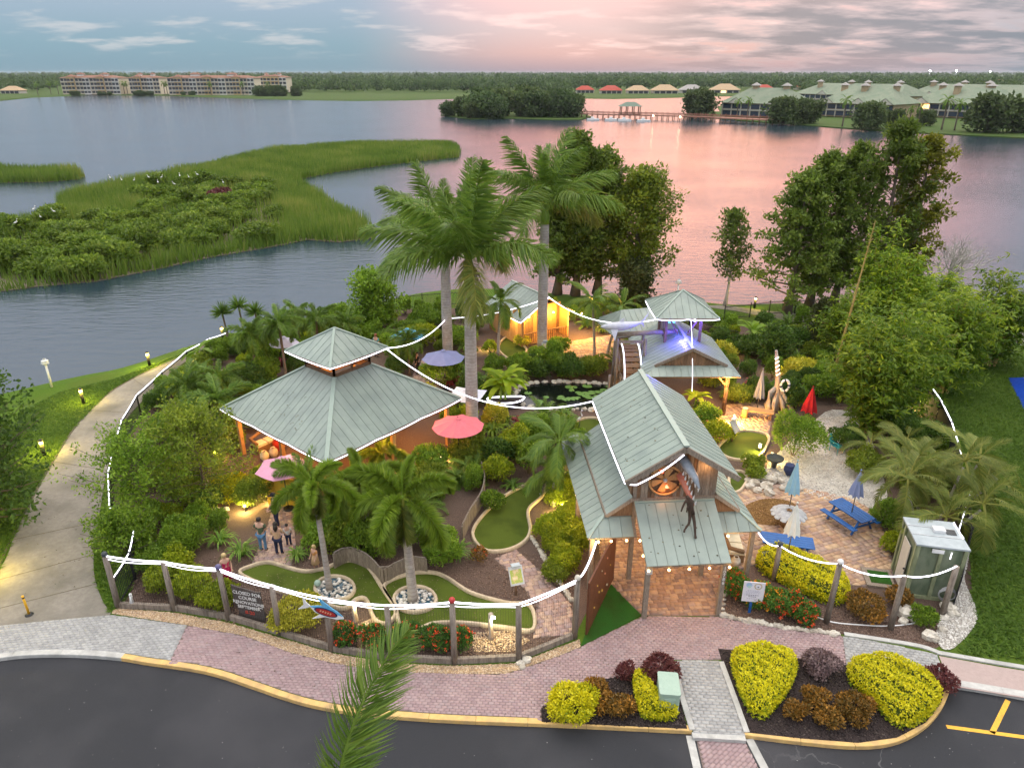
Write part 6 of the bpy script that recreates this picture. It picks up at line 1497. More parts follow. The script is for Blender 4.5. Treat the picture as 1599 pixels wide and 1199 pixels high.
# other bushes (species, base px, width m, height m, what sets it apart)
SH = [('croton_shrub', (470, 972), 2.0, 1.05, 'leaf_croton', 'large yellow croton behind the shark sign'), ('croton_shrub', (1245, 588), 2.4, 1.2, 'leaf_croton', 'yellow croton behind the driftwood stump'), ('croton_shrub', (815, 540), 1.2, .8, 'leaf_croton', 'yellow plant glowing beside the hut wall'),
  ('croton_shrub', (772, 668), 1.5, 1.5, 'leaf_croton', 'yellow-leaved croton right of the salmon umbrella'), ('croton_shrub', (1128, 560), 1.8, 1.2, 'leaf_croton', 'gold-lit croton behind the wheel house gable'),
  ('copper_shrub', (1028, 1060), 1.25, .8, 'leaf_copper', 'rounded copper-purple shrub behind the utility box'), ('copper_shrub', (975, 1058), .6, .5, 'leaf_copper', 'small copper shrub left of the narrow golden hedge'), ('copper_shrub', (1462, 1070), 1.15, .6, 'leaf_copper', 'dark red shrub behind the corner golden hedge'),
  ('copper_shrub', (930, 1088), .7, .75, 'leaf_bronze', 'thin coppery plant beside the rounded golden shrub'), ('copper_shrub', (942, 1105), .8, .6, 'leaf_bronze', 'bronze croton in the small planting bed'), ('copper_shrub', (968, 1112), .9, .6, 'leaf_bronze', 'orange-tipped croton left of the narrow golden hedge'),
  ('twiggy_shrub', (1275, 1045), 1.2, .65, 'leaf_twig', 'half-bare twiggy shrub between the two golden hedges'),
  ('bronze_croton', (1240, 1118), .7, .5, 'leaf_bronze', 'orange croton nearest the wedge hedge'), ('bronze_croton', (1270, 1100), .8, .6, 'leaf_bronze', 'dark orange croton in the middle of the right bed'), ('bronze_croton', (1290, 1128), .8, .55, 'leaf_bronze', 'green-orange croton near the kerb in the right bed'), ('bronze_croton', (1330, 1115), 1.2, .6, 'leaf_bronze', 'fiery orange croton beside the largest golden hedge'),
  ('bronze_croton', (1350, 958), 1.5, .75, 'leaf_bronze', 'dark bronze shrub below the right posts'), ('bronze_croton', (1400, 945), 1.1, .8, 'leaf_bronze', 'dark bronze shrub beside the shed step'),
  ('green_shrub', (400, 790), 1.6, 1.3, 'leaf_olive', 'feathery rounded shrub left of the man in black'), ('green_shrub', (300, 750), 1.6, 1.2, 'leaf_green', 'green shrub below the full crape myrtle'), ('green_shrub', (290, 860), 1.7, 1.2, 'leaf_green', 'large-leaved shrub near the blond visitor'), ('green_shrub', (255, 890), 1.3, 1.0, 'leaf_green', 'green shrub at the black corner fence'),
  ('green_shrub', (360, 700), 1.5, 1.2, 'leaf_olive', 'shrub tucked under the left pavilion eave'), ('green_shrub', (335, 660), 1.8, 1.4, 'leaf_green', 'bushy shrub beside the left pavilion corner'), ('green_shrub', (265, 690), 1.8, 1.3, 'leaf_green', 'shrub against the path fence'), ('green_shrub', (290, 620), 1.5, 1.2, 'leaf_lime', 'lit shrub by the small left golf green'),
  ('green_shrub', (530, 840), 1.7, 1.2, 'leaf_green', 'dense shrub behind the stake fence on the left'), ('green_shrub', (610, 850), 1.9, 1.3, 'leaf_dark', 'dark shrub behind the middle stake fence'), ('green_shrub', (690, 880), 1.3, 1.1, 'leaf_green', 'shrub at the right end of the stake fence'), ('green_shrub', (580, 790), 1.8, 1.3, 'leaf_dark', 'dark shrub below the front pavilion corner'), ('green_shrub', (670, 770), 1.6, 1.2, 'leaf_olive', 'olive shrub left of the curved retaining boards'),
  ('green_shrub', (735, 720), 1.9, 1.3, 'leaf_olive', 'fine-leaved shrub under the salmon umbrella'), ('green_shrub', (777, 752), 1.35, 1.2, 'leaf_lime', 'bright rounded shrub above the centre golf green'), ('green_shrub', (768, 795), .95, .8, 'leaf_green', 'small clipped shrub at the golf green tip'), ('green_shrub', (800, 715), 1.6, 1.3, 'leaf_lime', 'lime shrub left of the christmas palms'), ('green_shrub', (828, 690), 1.5, 1.2, 'leaf_green', 'shrub between pond and christmas palms'),
  ('green_shrub', (885, 790), 1.6, 1.3, 'leaf_lime', 'glowing shrub against the entrance left wing'), ('green_shrub', (880, 745), 1.4, 1.2, 'leaf_lime', 'lit shrub beside the entrance left eave'), ('green_shrub', (868, 905), 1.0, .6, 'leaf_olive', 'low shrub at the foot of the lime hedge'),
  ('green_shrub', (887, 590), 1.9, 1.3, 'leaf_dark', 'rounded dark shrub on the far pond bank'), ('green_shrub', (925, 588), 1.5, 1.0, 'leaf_olive', 'greyish shrub on the far pond bank by the wheel'), ('green_shrub', (840, 590), 1.6, 1.0, 'leaf_dark', 'dark clipped shrub at the pond by the royal palm'), ('green_shrub', (872, 552), 1.2, 1.0, 'leaf_green', 'small shrub between hut and pond'),
  ('green_shrub', (660, 540), 2.6, 1.3, 'leaf_lime', 'long bright shrub behind the blue umbrella'), ('green_shrub', (720, 540), 2.0, 1.2, 'leaf_green', 'shrub between the royal palm trunks'), ('green_shrub', (668, 510), 2.6, 1.2, 'leaf_green', 'wide shrub by the back fence'), ('green_shrub', (690, 600), 2.2, 1.3, 'leaf_green', 'shrub under the periwinkle umbrella'), ('green_shrub', (620, 560), 1.6, 1.1, 'leaf_green', 'shrub below the teal-shirted man'),
  ('green_shrub', (520, 528), 2.4, 1.5, 'leaf_green', 'leafy shrub behind the pavilion at the lake'), ('green_shrub', (440, 560), 2.2, 1.4, 'leaf_green', 'shrub below the lakeside yuccas'), ('green_shrub', (390, 610), 2.0, 1.4, 'leaf_dark', 'dark shrub left of the pavilion back corner'), ('green_shrub', (430, 640), 1.6, 1.1, 'leaf_green', 'shrub at the back left pavilion eave'),
  ('green_shrub', (1120, 690), 1.4, 1.0, 'leaf_lime', 'orange-lit shrub right of the entrance roof'), ('green_shrub', (1098, 668), 1.5, 1.1, 'leaf_green', 'lit shrub between the two right-hand roofs'), ('green_shrub', (1155, 628), 1.7, .9, 'leaf_olive', 'spreading shrub behind the wooden bench'), ('green_shrub', (1225, 625), 2.2, 1.0, 'leaf_green', 'shrub behind the red closed umbrella'), ('green_shrub', (1290, 620), 2.0, 1.2, 'leaf_green', 'shrub right of the red closed umbrella'),
  ('green_shrub', (1165, 555), 2.2, 1.2, 'leaf_dark', 'dark shrub in front of the back right fence'), ('green_shrub', (1230, 545), 2.6, 1.3, 'leaf_dark', 'dark hedge-like shrub below the right lakeside path'), ('green_shrub', (1110, 605), 1.6, 1.2, 'leaf_olive', 'shrub under the wheel house right eave'), ('green_shrub', (1385, 820), 1.4, 1.0, 'leaf_green', 'green shrub between blue picnic table and shed'), ('green_shrub', (1395, 860), 1.0, .7, 'leaf_lime', 'bright low shrub left of the shed'),
  ('green_shrub', (1350, 740), 1.6, 1.0, 'leaf_olive', 'brownish shrub beside the teal chair'), ('green_shrub', (1175, 735), .9, .7, 'leaf_olive', 'small shrub by the white rocks'), ('green_shrub', (1440, 975), .7, .5, 'leaf_green', 'tiny shrub at the foot of the shed'), ('green_shrub', (1180, 768 - 20), .8, .6, 'leaf_olive', 'low plant at the right-hand green kerb'), ('green_shrub', (1420, 700), 2.4, 1.5, 'leaf_dark', 'dark undergrowth below the dense bamboo clump'), ('green_shrub', (1320, 700), 1.5, 1.0, 'leaf_dark', 'dark undergrowth below the nearest bamboo clump')]
for nm, (x, y), w, h, m, lab in SH: shrub(nm, G(x, y), w * (1.2 if nm == 'green_shrub' else 1), h * (1.2 if nm == 'green_shrub' else 1), m, lab, nb=8, leaf=(.10, .06), cover=1.7)
shrub('topiary_ball', G(1238, 712), 2.6, 2.15, 'leaf_green', 'round clipped fine-leaved bush between gravel and right golf green', leaf=(.14, .035), nb=8, cover=2.6, spread=.6)
# strap-leaved clumps
for (x, y), r, h, m, lab in (((378, 868), .9, .8, 'leaf_strap', 'striped grassy clump left of the couple'), ((345, 850), .8, .8, 'leaf_strap', 'striped grassy clump beside the blond visitor'), ((465, 872), .6, .6, 'leaf_strap', 'spiky clump right of the couple'), ((800, 762), .7, .5, 'leaf_strap', 'pale striped clump at the centre golf green'), ((790, 665), .8, .8, 'leaf_palm_bright', 'strappy clump right of the salmon umbrella'),
  ((812, 668), .7, .9, 'leaf_ti', 'dark red ti plant by the white boat planter'), ((705, 602), .9, .9, 'leaf_ti', 'red ti plants under the periwinkle umbrella'), ((670, 612), .6, .8, 'leaf_croton', 'orange-lit strappy plant beside the umbrella walk'), ((715, 870), .8, .9, 'leaf_strap', 'upright leafy clump right of the stake fence'), ((690, 860), .7, 1.0, 'leaf_palm_bright', 'upright sword-leaved clump by the bushy foxtail'), ((1140, 622), .9, .8, 'leaf_strap', 'dark strappy clump left of the bench'), ((500, 850), .8, .9, 'leaf_palm_bright', 'sword-leaved clump behind the slender foxtail'), ((1095, 645), .8, 1.0, 'leaf_palm', 'broad dark clump below the wheel house'), ((300, 850), .9, 1.0, 'leaf_palm_bright', 'feathery fern-like clump near the fence corner'), ((1330, 690), .8, .8, 'leaf_palm_yellow', 'arching yellow clump behind the teal chair'), ((620, 588), .6, .7, 'leaf_strap', 'strappy clump by the pavilion right hip')):
 strap_clump(G(x, y), r, h, lab, m)
P = G(748, 875); shrub('coral_plant', P, .8, .6, 'leaf_bronze', 'wispy coral-flowered plant left of the garden walk', flowers=('flower_red', 14, .05), nb=5, cover=.8)
banana(G(793, 630), 3.3, 'bright yellow-green heliconia growing from the white boat planter', 12, 'leaf_banana', 1.7, .42, 'heliconia', stems=3)
banana(G(1172, 540), 2.2, 'bird-of-paradise plant at the right lakeside path', 9, 'leaf_green', 1.7, .45, 'bird_of_paradise')
banana(G(312, 570), 1.9, 'broad-leaved banana beside the path fence', 8, 'leaf_green', 1.5, .42, 'banana_plant')
banana(G(1085, 640), 1.5, 'broad-leaved plant under the light strand', 8, 'leaf_green', 1.2, .36, 'elephant_ear')
banana(G(575, 835), 1.6, 'broad-leaved dark plant behind the stake fence', 8, 'leaf_dark', 1.2, .36, 'elephant_ear')
for (x, y), s, lab in (((290, 655), 1.4, 'fan-like cycad beside the path fence'), ((355, 640), 1.5, 'spreading cycad at the left pavilion corner'), ((740, 745), 1.1, 'low cycad below the salmon umbrella'), ((655, 800), 1.2, 'low cycad left of the curved retaining boards'), ((310, 590), 1.1, 'cycad by the lit bollard at the path bend')):
 palm(G(x, y), .35, lab, 'cycad', 20, (.16, .14), 'cycad', (0, 0), 0, s, elev=(65, 5), old=0, bark='bark', cat='cycad')
# lawn blades near the path and on the right
def grass(poly, n, name, hh=.10):
 p = scatter(poly, n); a = rng.random(n) * 6.28; w = .035 + .03 * rng.random(n); h = hh * (.6 + .8 * rng.random(n)); d = np.stack([np.cos(a), np.sin(a)], 1)
 V = np.zeros((n, 3, 3)); V[:, 0, :2] = p - d * w[:, None]; V[:, 1, :2] = p + d * w[:, None]; V[:, 2, :2] = p + rng.normal(0, .13, (n, 2)); V[:, 2, 2] = h * .8
 cl = np.sin(p[:, 0] * .9 + 1) * np.sin(p[:, 1] * .7) * .12
 me = fmesh(name, V.reshape(-1, 3), np.arange(3 * n).reshape(n, 3), 'grass_blade', np.clip(.5 + cl + rng.normal(0, .2, n), 0, 1)); mobj(name, me, None, kind='stuff')
grass(gl([(-30, 940), (0, 884), (50, 776), (108, 676), (174, 608), (248, 568), (284, 553), (180, 592), (95, 612), (40, 640), (-40, 760)]), 42000, 'lawn_grass')
grass(gl([(174, 957), (152, 905), (148, 850), (162, 792), (180, 800), (182, 860), (216, 880), (200, 930), (188, 945)]), 6000, 'lawn_grass', .12)
grass(gl([(1500, 1020), (1526, 972), (1516, 930), (1516, 860), (1500, 760), (1480, 690), (1450, 620), (1520, 560), (1640, 560), (1700, 1040)]), 60000, 'lawn_grass')
# infill planting between the named bushes
INF = gl([(190, 800), (240, 640), (300, 580), (365, 548), (480, 508), (640, 486), (900, 484), (1150, 515), (1280, 510), (1400, 545), (1440, 600), (1470, 690), (1490, 760), (1400, 800), (1345, 720), (1300, 640), (1250, 690), (1200, 720), (1100, 700), (930, 700), (870, 810), (835, 760), (745, 790), (705, 885), (600, 875), (520, 875), (470, 865), (390, 870), (300, 895), (230, 895), (190, 860)])
KEEP += [[PAV(x, y) for x, y in ((-4.2, -4.2), (4.2, -4.2), (4.2, 4.2), (-4.2, 4.2))], [ENT(x, y) for x, y in ((-3.2, 1), (3.4, 1), (3.4, 9.5), (-3.2, 9.5))], [WH(x, y) for x, y in ((-3.6, 0), (2.6, 0), (2.6, 8), (-3.6, 8))], [HUT(x, y) for x, y in ((-.4, -.8), (6, -.8), (4.6, 5.2), (-.4, 5.2))], gl([(470, 885), (480, 840), (455, 760), (400, 775), (385, 885)])]
for x_, y_ in ((1262, 658), (1306, 716), (1182, 655), (1212, 655), (1240, 690), (590, 566), (653, 596), (692, 610), (440, 800), (795, 650), (1310, 680)): KEEP.append([G(x_, y_) + Vector((1.3 * math.cos(a), 1.6 * math.sin(a), 0)) for a in np.linspace(0, 2 * PI, 9)[:-1]])
def infill():
 kinds = []
 for i, (nm, m, w, h, lab) in enumerate((('garden_shrub', 'leaf_green', 1.5, 1.2, 'mid green shrub packed among others in the garden beds'), ('garden_shrub', 'leaf_dark', 1.6, 1.3, 'dark green shrub packed among others in the garden beds'), ('garden_shrub', 'leaf_olive', 1.3, 1.0, 'olive green shrub packed among others in the garden beds'), ('garden_shrub', 'leaf_lime', 1.2, .9, 'lime green shrub packed among others in the garden beds'), ('garden_shrub', 'leaf_green', 1.2, 1.6, 'upright green shrub packed among others in the garden beds'))):
  kinds.append(shrub(nm, Vector((0, 40, 0)), w, h, m, lab, nb=9, leaf=(.14, .07), group='plants packed between the garden paths', cover=1.6, spread=.95))
 kinds.append(strap_clump(Vector((0, 40, 0)), .9, .9, 'strappy green clump packed among others in the garden beds', 'leaf_palm_bright', 70, .07, 'garden_clump', group='plants packed between the garden paths'))
 kinds.append(strap_clump(Vector((0, 40, 0)), .8, .7, 'striped strappy clump packed among others in the garden beds', 'leaf_strap', 60, .07, 'garden_clump', group='plants packed between the garden paths'))
 kinds.append(palm(Vector((0, 40, 0)), .3, 'low fan of palm fronds packed among others in the garden beds', 'cycad', 16, (.14, .1), 'garden_cycad', (0, 0), 0, 1.15, elev=(70, 5), old=0, bark='bark', group='plants packed between the garden paths', cat='cycad'))
 kinds.append(strap_clump(Vector((0, 40, 0)), .6, .9, 'red-leaved clump packed among others in the garden beds', 'leaf_ti', 50, .08, 'garden_clump', group='plants packed between the garden paths'))
 pts = []; c = scatter(INF, 2600); bad = np.zeros(len(c), bool)
 for k in KEEP: bad |= inside(c, k) | (nearest(c, k)[0] < .55)
 for p in c[~bad]:
  if all((p[0] - q[0]) ** 2 + (p[1] - q[1]) ** 2 > .95 for q in pts): pts.append(p)
  if len(pts) >= 290: break
 used = set(); pr = [.22, .2, .14, .1, .1, .08, .06, .07, .03]
 for p in pts:
  j = int(rng.choice(9, p=pr)); o = kinds[j] if j not in used else copy_tree(kinds[j]); used.add(j); s = random.uniform(.65, 1.2); o.location = (p[0], p[1], 0); o.rotation_euler = (0, 0, random.random() * 6.28); o.scale = (s, s, s * random.uniform(.85, 1.15))
infill()
# MARSH, FAR SHORES
MARSH_PX = [(-180, 470), (0, 456), (60, 448), (150, 440), (250, 420), (330, 402), (420, 387), (480, 375), (530, 379), (585, 372), (572, 356), (545, 338), (512, 318), (484, 300), (468, 290), (470, 280), (520, 270), (600, 259), (660, 252), (714, 246), (716, 234), (700, 228), (600, 229), (500, 231), (430, 240), (370, 252), (300, 268), (250, 280), (200, 290), (120, 305), (92, 318), (100, 332), (60, 345), (0, 352), (-180, 365)]
MARSH = [Vector((p.x, p.y, 0)) for p in gl(MARSH_PX, WATER_Z)]
MARSH2 = [Vector((p.x, p.y, 0)) for p in gl([(-180, 292), (0, 286), (70, 285), (122, 281), (128, 276), (110, 270), (0, 268), (-180, 272)], WATER_Z)]
for poly in (MARSH, MARSH2):
 flat('marsh_ground', poly, WATER_Z + .05, 'bank_earth', skirt=.3)
def reeds(name, poly, n, h, keepf=None):
 p = scatter(poly, n)
 if keepf is not None: p = p[keepf(p)]
 n = len(p); p = p + rng.normal(0, .35, p.shape); nf = np.sin(p[:, 0] * .31 + np.sin(p[:, 1] * .17) * 2) * np.sin(p[:, 1] * .23 + 1.3); a = rng.random(n) * 6.28; dist = np.hypot(p[:, 0], p[:, 1]); w = .035 + dist * .00050; hh = h * (.55 + .55 * rng.random(n)) * (.92 + .22 * nf); d = np.stack([np.cos(a) * .9, np.sin(a) * .4], 1); ln = rng.normal(0, .28, (n, 2))
 V = np.zeros((n, 3, 3)); V[:, 0, :2] = p - d * w[:, None]; V[:, 1, :2] = p + d * w[:, None]; V[:, 2, :2] = p + ln; V[:, :2, 2] = WATER_Z; V[:, 2, 2] = WATER_Z + hh
 cl = .16 * np.sin(p[:, 0] * .21 + 2) * np.sin(p[:, 1] * .13) + .1 * np.sin(p[:, 0] * .6) * np.sin(p[:, 1] * .5)
 me = fmesh(name, V.reshape(-1, 3), np.arange(3 * n).reshape(n, 3), 'reed', np.clip(.42 + cl + .2 * (nf > .55) + rng.normal(0, .2, n), 0, 1)); mobj(name, me, None, kind='stuff')
SHRUBZONE = gl([(-180, 468), (0, 452), (150, 436), (330, 395), (420, 378), (450, 352), (435, 320), (400, 292), (330, 285), (240, 300), (220, 345), (110, 350), (0, 356), (-180, 370)], WATER_Z)
sz = [Vector((p.x, p.y, 0)) for p in SHRUBZONE]
reeds('marsh_reeds', MARSH, 150000, 2.3, lambda p: ~(inside(p, sz) & (rng.random(len(p)) < .85)))
reeds('marsh_reeds', MARSH2, 14000, 2.4)
prot = []
for i in range(4):
 r = random.uniform(1.3, 1.8); root = empty('marsh_shrub', (0, 0, 0), 'rounded leafy shrub in the marsh thicket', 'shrub', 'shrubs of the marsh island')
 V, t, Q, d = blob_leaves(dome_blobs(r, 2.3, 9), .40, .22, 1.8, nmax=2800); mobj('foliage', leafmesh('foliage', V, 'marsh_leaf', t), root)
 mb = MB(); 
 for k in range(5): mb.cyl((0, 0, 0), (math.cos(k * 1.3) * .7, math.sin(k * 1.3) * .7, 1.9), .05, .02, 5)
 me = bpy.data.meshes.new('stem'); me.from_pydata(mb.v, [], mb.f); me.materials.append(MATS['stem']); o = bpy.data.objects.new('stem', me); COL.objects.link(o); o.parent = root
 prot.append(root)
sp = scatter(sz, 190)
for i, (x, y) in enumerate(sp):
 s = random.uniform(.6, 1.3)
 if i < 4: c = prot[i]
 else: c = copy_tree(prot[i % 4])
 c.location = (x, y, WATER_Z + .05); c.scale = (s * random.uniform(.9, 1.3), s, s * random.uniform(.6, 1.05)); c.rotation_euler = (0, 0, random.random() * 6)
P = G(345, 322, WATER_Z); shrub('marsh_shrub', P, 4.4, 1.9, 'leaf_copper', 'reddish brown bush among the green marsh shrubs', nb=7, leaf=(.4, .2))
# egrets
pm('egret_white', (.80, .80, .78), (.88, .88, .86), rough=.7); pm('beak', (.5, .32, .05), (.55, .35, .06), rough=.5)
def egret():
 root = empty('egret', (0, 0, 0), 'white egret roosting on the marsh shrubs', 'bird', 'egrets roosting on the marsh')
 mb = MB(); mb.tube([(-.42, 0, .28), (-.2, 0, .36), (0, 0, .42), (.16, 0, .52), (.12, 0, .72), (.2, 0, .9), (.26, 0, .97), (.34, 0, .96)], [.02, .12, .17, .09, .05, .05, .065, .03], 8); mb.build('body', 'egret_white', root)
 mb = MB(); mb.cyl((.33, 0, .96), (.52, 0, .92), .022, .005, 5); mb.build('beak', 'beak', root)
 for s in (-1, 1): mb = MB(); mb.cyl((0, s * .05, .32), (.02, s * .05, -.1), .015, .012, 5); mb.build('leg', 'ceramic_dark', root)
 return root
eg = egret()
for i, (x, y, z) in enumerate([(172, 280, 2.2), (190, 283, 2.0), (232, 279, 2.0), (247, 287, 2.0), (281, 277, 2.2), (295, 279, 2.2), (308, 275, 2.2), (349, 288, 2.0), (253, 279, 2.0), (272, 290, 2.0), (64, 342, 1.7), (84, 333, 1.7), (54, 330, 1.7), (26, 351, 1.7), (210, 284, 2.0)]):
 c = eg if i == 0 else copy_tree(eg); c.location = G(x, y, z); c.rotation_euler = (0, 0, random.random() * 6.28); s = random.uniform(.6, .75); c.scale = (s, s, s)
# far land sheets
def far_land(name, px, deep):
 S = gl(px, WATER_Z); n = len(S); mb = MB(); vs = []
 for p in S: vs.append((p.x, p.y, WATER_Z - .1))
 for p in S: vs.append((p.x * 1.006, p.y * 1.006, .2))
 for p in S: k = deep / p.y; vs.append((p.x * k, p.y * k, .25))
 mb.add(vs, [(i, i + 1, n + i + 1, n + i) for i in range(n - 1)] + [(n + i, n + i + 1, 2 * n + i + 1, 2 * n + i) for i in range(n - 1)])
 return mb.build(name, 'far_grass', kind='structure')
far_land('far_shore_ground', [(-900, 160), (-300, 162), (-80, 159), (0, 158), (50, 153), (140, 149), (260, 150), (400, 155), (480, 157), (560, 158), (640, 157), (700, 155), (800, 153), (900, 154), (960, 155), (1010, 154), (1060, 153), (1120, 151), (1250, 150), (1700, 150), (2600, 150)], 9000)
PEN = gl([(1150, 189), (1225, 194), (1300, 200), (1400, 207), (1500, 212), (1620, 218), (1900, 234), (2400, 240), (2400, 140), (1700, 144), (1150, 160), (1120, 168), (1130, 182)], WATER_Z)
flat('peninsula_ground', PEN, WATER_Z + .35, 'far_grass', skirt=.6)
ISL = gl([(688, 181), (735, 187), (800, 186), (860, 188), (905, 188), (925, 184), (910, 177), (840, 173), (720, 174)], WATER_Z)
flat('islet_ground', ISL, WATER_Z + .3, 'far_grass', skirt=.5)
SPIT = gl([(1068, 183), (1105, 185), (1140, 187), (1140, 176), (1080, 174)], WATER_Z); flat('spit_ground', SPIT, WATER_Z + .3, 'far_grass', skirt=.5)
# distant woodland: one mass of many crowns
def forest():
 Vs, T = [], []
 def crowns(n, y0, y1, hw, per, size):
  y = y0 + (y1 - y0) * rng.random(n) ** 1.3; x = (rng.random(n) * 2 - 1) * y * hw; h = (5.5 + 7.5 * rng.random(n) ** 1.5) * np.where(rng.random(n) < .08, 1.25, 1) + np.clip((y - 800) / 5200, 0, 1) * 9.0
  keep = np.ones(n, bool)
  pxx = 799.5 + FPX * x / (y * CT + 19 * ST)
  keep &= ~((y < 1010) & (pxx > 85) & (pxx < 460)); keep &= ~((y < 800) & (pxx < 90)); keep &= ~((y < 900) & (pxx > 890) & (pxx < 1215)); keep &= ~((pxx > 1120) & (y < 720)); keep &= ~((y < 770))
  x, y, h = x[keep], y[keep], h[keep]; m = len(x); k = np.repeat(np.arange(m), per); nn = len(k); d = rdir(nn); d[:, 2] = np.abs(d[:, 2]) * 1.0 - .15; r = h * (.34 + .1 * rng.random(m))
  P = np.stack([x[k] + d[:, 0] * r[k], y[k] + d[:, 1] * r[k], h[k] * .55 + d[:, 2] * h[k] * .45], 1)
  s = size * (.7 + .6 * rng.random(nn)); Vs.append(quads(P, d * .4 + rdir(nn), d + rdir(nn) * .5, s, s * .8)); T.append(.45 + rng.normal(0, .16, m)[k] + rng.normal(0, .12, nn))
 crowns(2600, 775, 980, 1.0, 46, 2.3); crowns(2600, 900, 1600, .95, 24, 3.4); crowns(4200, 1500, 5600, .9, 14, 6.5)
 V = np.vstack(Vs); t = np.concatenate(T)
 mobj('distant_woodland', leafmesh('distant_woodland', V, 'forest_leaf', t), None, kind='stuff')
forest()
# apartment blocks on the far left shore
pm('apt_wall', (.66, .57, .45), (.72, .63, .50), rough=.85); pm('apt_wall_gold', (.58, .42, .22), (.64, .47, .26), rough=.85); pm('apt_white', (.78, .75, .70), (.84, .81, .76), rough=.85)
pm('apt_roof', (.20, .10, .07), (.27, .14, .095), scale=2, rough=.9); pm('apt_dark', (.03, .035, .045), (.05, .055, .07), rough=.3); pm('tile_red', (.34, .055, .04), (.42, .08, .055), scale=3, rough=.85); pm('tile_tan', (.40, .28, .17), (.47, .34, .21), scale=3, rough=.85); pm('tile_grey', (.30, .28, .27), (.36, .34, .33), scale=3, rough=.85)
pm('th_wall', (.36, .27, .17), (.42, .32, .20), rough=.85); pm('th_white', (.50, .47, .42), (.56, .53, .47), rough=.8); pm('th_roof', (.20, .235, .175), (.24, .27, .205), scale=1, rough=.9, c3=(.17, .22, .16), s3=.3, rnd=.05, spec=.1); pm('th_glass', (.03, .045, .075), (.05, .07, .11), rough=.25)
em('window_lit', (1.0, .55, .18), 2.0); em('stadium_light', (1, .97, .92), 60); em('far_lamp', (1, .7, .35), 8)
wmesh = {}
def window_mesh(w, h, mat):
 k = (round(w, 2), round(h, 2), mat)
 if k not in wmesh:
  mb = MB(); mb.box((0, 0, 0), (w, .5, h)); me = bpy.data.meshes.new('window'); me.from_pydata(mb.v, [], mb.f); me.materials.append(MATS[mat]); wmesh[k] = me
 return wmesh[k]
def win(parent, p, w, h, mat='apt_dark', rz=0, name='window'):
 o = bpy.data.objects.new(name, window_mesh(w, h, mat)); COL.objects.link(o); o.parent = parent; o.location = Vector(p) - wl(parent); o.rotation_euler = (0, 0, rz); return o
def hip(mb, f, x0, x1, y0, y1, z0, z1, inset=None):
 d = (y1 - y0) / 2; i = inset if inset is not None else min(d, (x1 - x0) / 2 - .01); ym = (y0 + y1) / 2
 a = [f(x0, y0, z0), f(x1, y0, z0), f(x1, y1, z0), f(x0, y1, z0), f(x0 + i, ym, z1), f(x1 - i, ym, z1)]
 mb.add(a, [(0, 1, 5, 4), (1, 2, 5), (2, 3, 4, 5), (3, 0, 4), (3, 2, 1, 0)])
def apartment(x0, x1, base, label, bays, far=0):
 A, B = G(x0, base), G(x1, base); d = A.y + far; A = Vector((A.x * d / A.y, d, 0)); B = Vector((B.x * d / B.y, d, 0)); W = B.x - A.x; f = Frame((A.x, d), 0)
 root = empty('apartment_block', tuple(f(W / 2, 0)), label, 'building'); H_, D = 14.2, 18
 mb = MB(); mb.box(f(W / 2, D / 2, H_ / 2), (W, D, H_)); wall = mb.build('wall', 'apt_wall', root)
 mb = MB(); hip(mb, f, -1, W + 1, -1, D + 1, H_, H_ + 2.2); mb.build('roof', 'apt_roof', root)
 bw = W / bays
 for i in range(bays):
  c = (i + .5) * bw; mod = i % 4
  if mod == 1 or (bays < 5 and i == bays // 2):
   mb = MB(); mb.box(f(c, -.6, H_ / 2 + .4), (bw * .96, 1.6, H_ + .8)); bay = mb.build('projecting_bay', 'apt_wall_gold', root); mb = MB(); hip(mb, f, c - bw * .55, c + bw * .55, -2.0, 6, H_ + .8, H_ + 3.0); mb.build('bay_roof', 'apt_roof', root); off = -1.4
  elif mod == 3: mb = MB(); mb.box(f(c, -.3, H_ / 2), (bw * .9, 1.0, H_)); mb.build('projecting_bay', 'apt_white', root); off = -.8
  else: off = 0
  for s in range(4):
   z = 2.1 + s * 3.45
   for q in (-.24, .24): win(root, f(c + q * bw, off - .1, z), bw * .36, 2.1 if s else 1.6)
   if s: mb = MB(); mb.box(f(c, off - .35, z - 1.25), (bw * .88, .9, .35)); mb.build('balcony_slab', 'apt_white', root)
 for c in (.3, .72):
  mb = MB(); mb.box(f(W * c, D * .4, H_ + 2.2), (W * .10, 4, 2.0)); tw = mb.build('roof_tower', 'apt_white', root); mb = MB(); hip(mb, f, W * c - W * .065, W * c + W * .065, D * .4 - 2.8, D * .4 + 2.8, H_ + 3.2, H_ + 4.4); mb.build('tower_roof', 'apt_roof', root)
 return root
apartment(99, 190, 148, 'leftmost four-storey tan apartment block across the lake', 8)
apartment(205, 252, 148, 'narrow middle apartment block across the lake', 5)
apartment(265, 400, 149, 'longest apartment block across the lake', 12)
apartment(402, 450, 148, 'apartment block half hidden by trees across the lake', 4, 60)
def house(px, base, wpx, label, roofm, lit=False, far=0, wallm='th_white', hh=3.0):
 C = G(px, base); s = spx(C); W = wpx * s; f = Frame((C.x, C.y + far), 0); root = empty('lake_house', C[:], label, 'house')
 mb = MB(); mb.box(f(0, W * .35, hh / 2), (W * .92, W * .6, hh)); mb.build('wall', wallm, root)
 mb = MB(); hip(mb, f, -W / 2, W / 2, 0, W * .7, hh, hh + W * .20, W * .32); mb.build('roof', roofm, root)
 for i in range(4): win(root, f(-W * .33 + i * W * .22, W * .05, hh * .45), W * .17, hh * .7, 'window_lit' if lit and i == 1 else 'apt_dark')
 return root
house(15, 147, 32, 'small tan house at the far left shore', 'tile_tan')
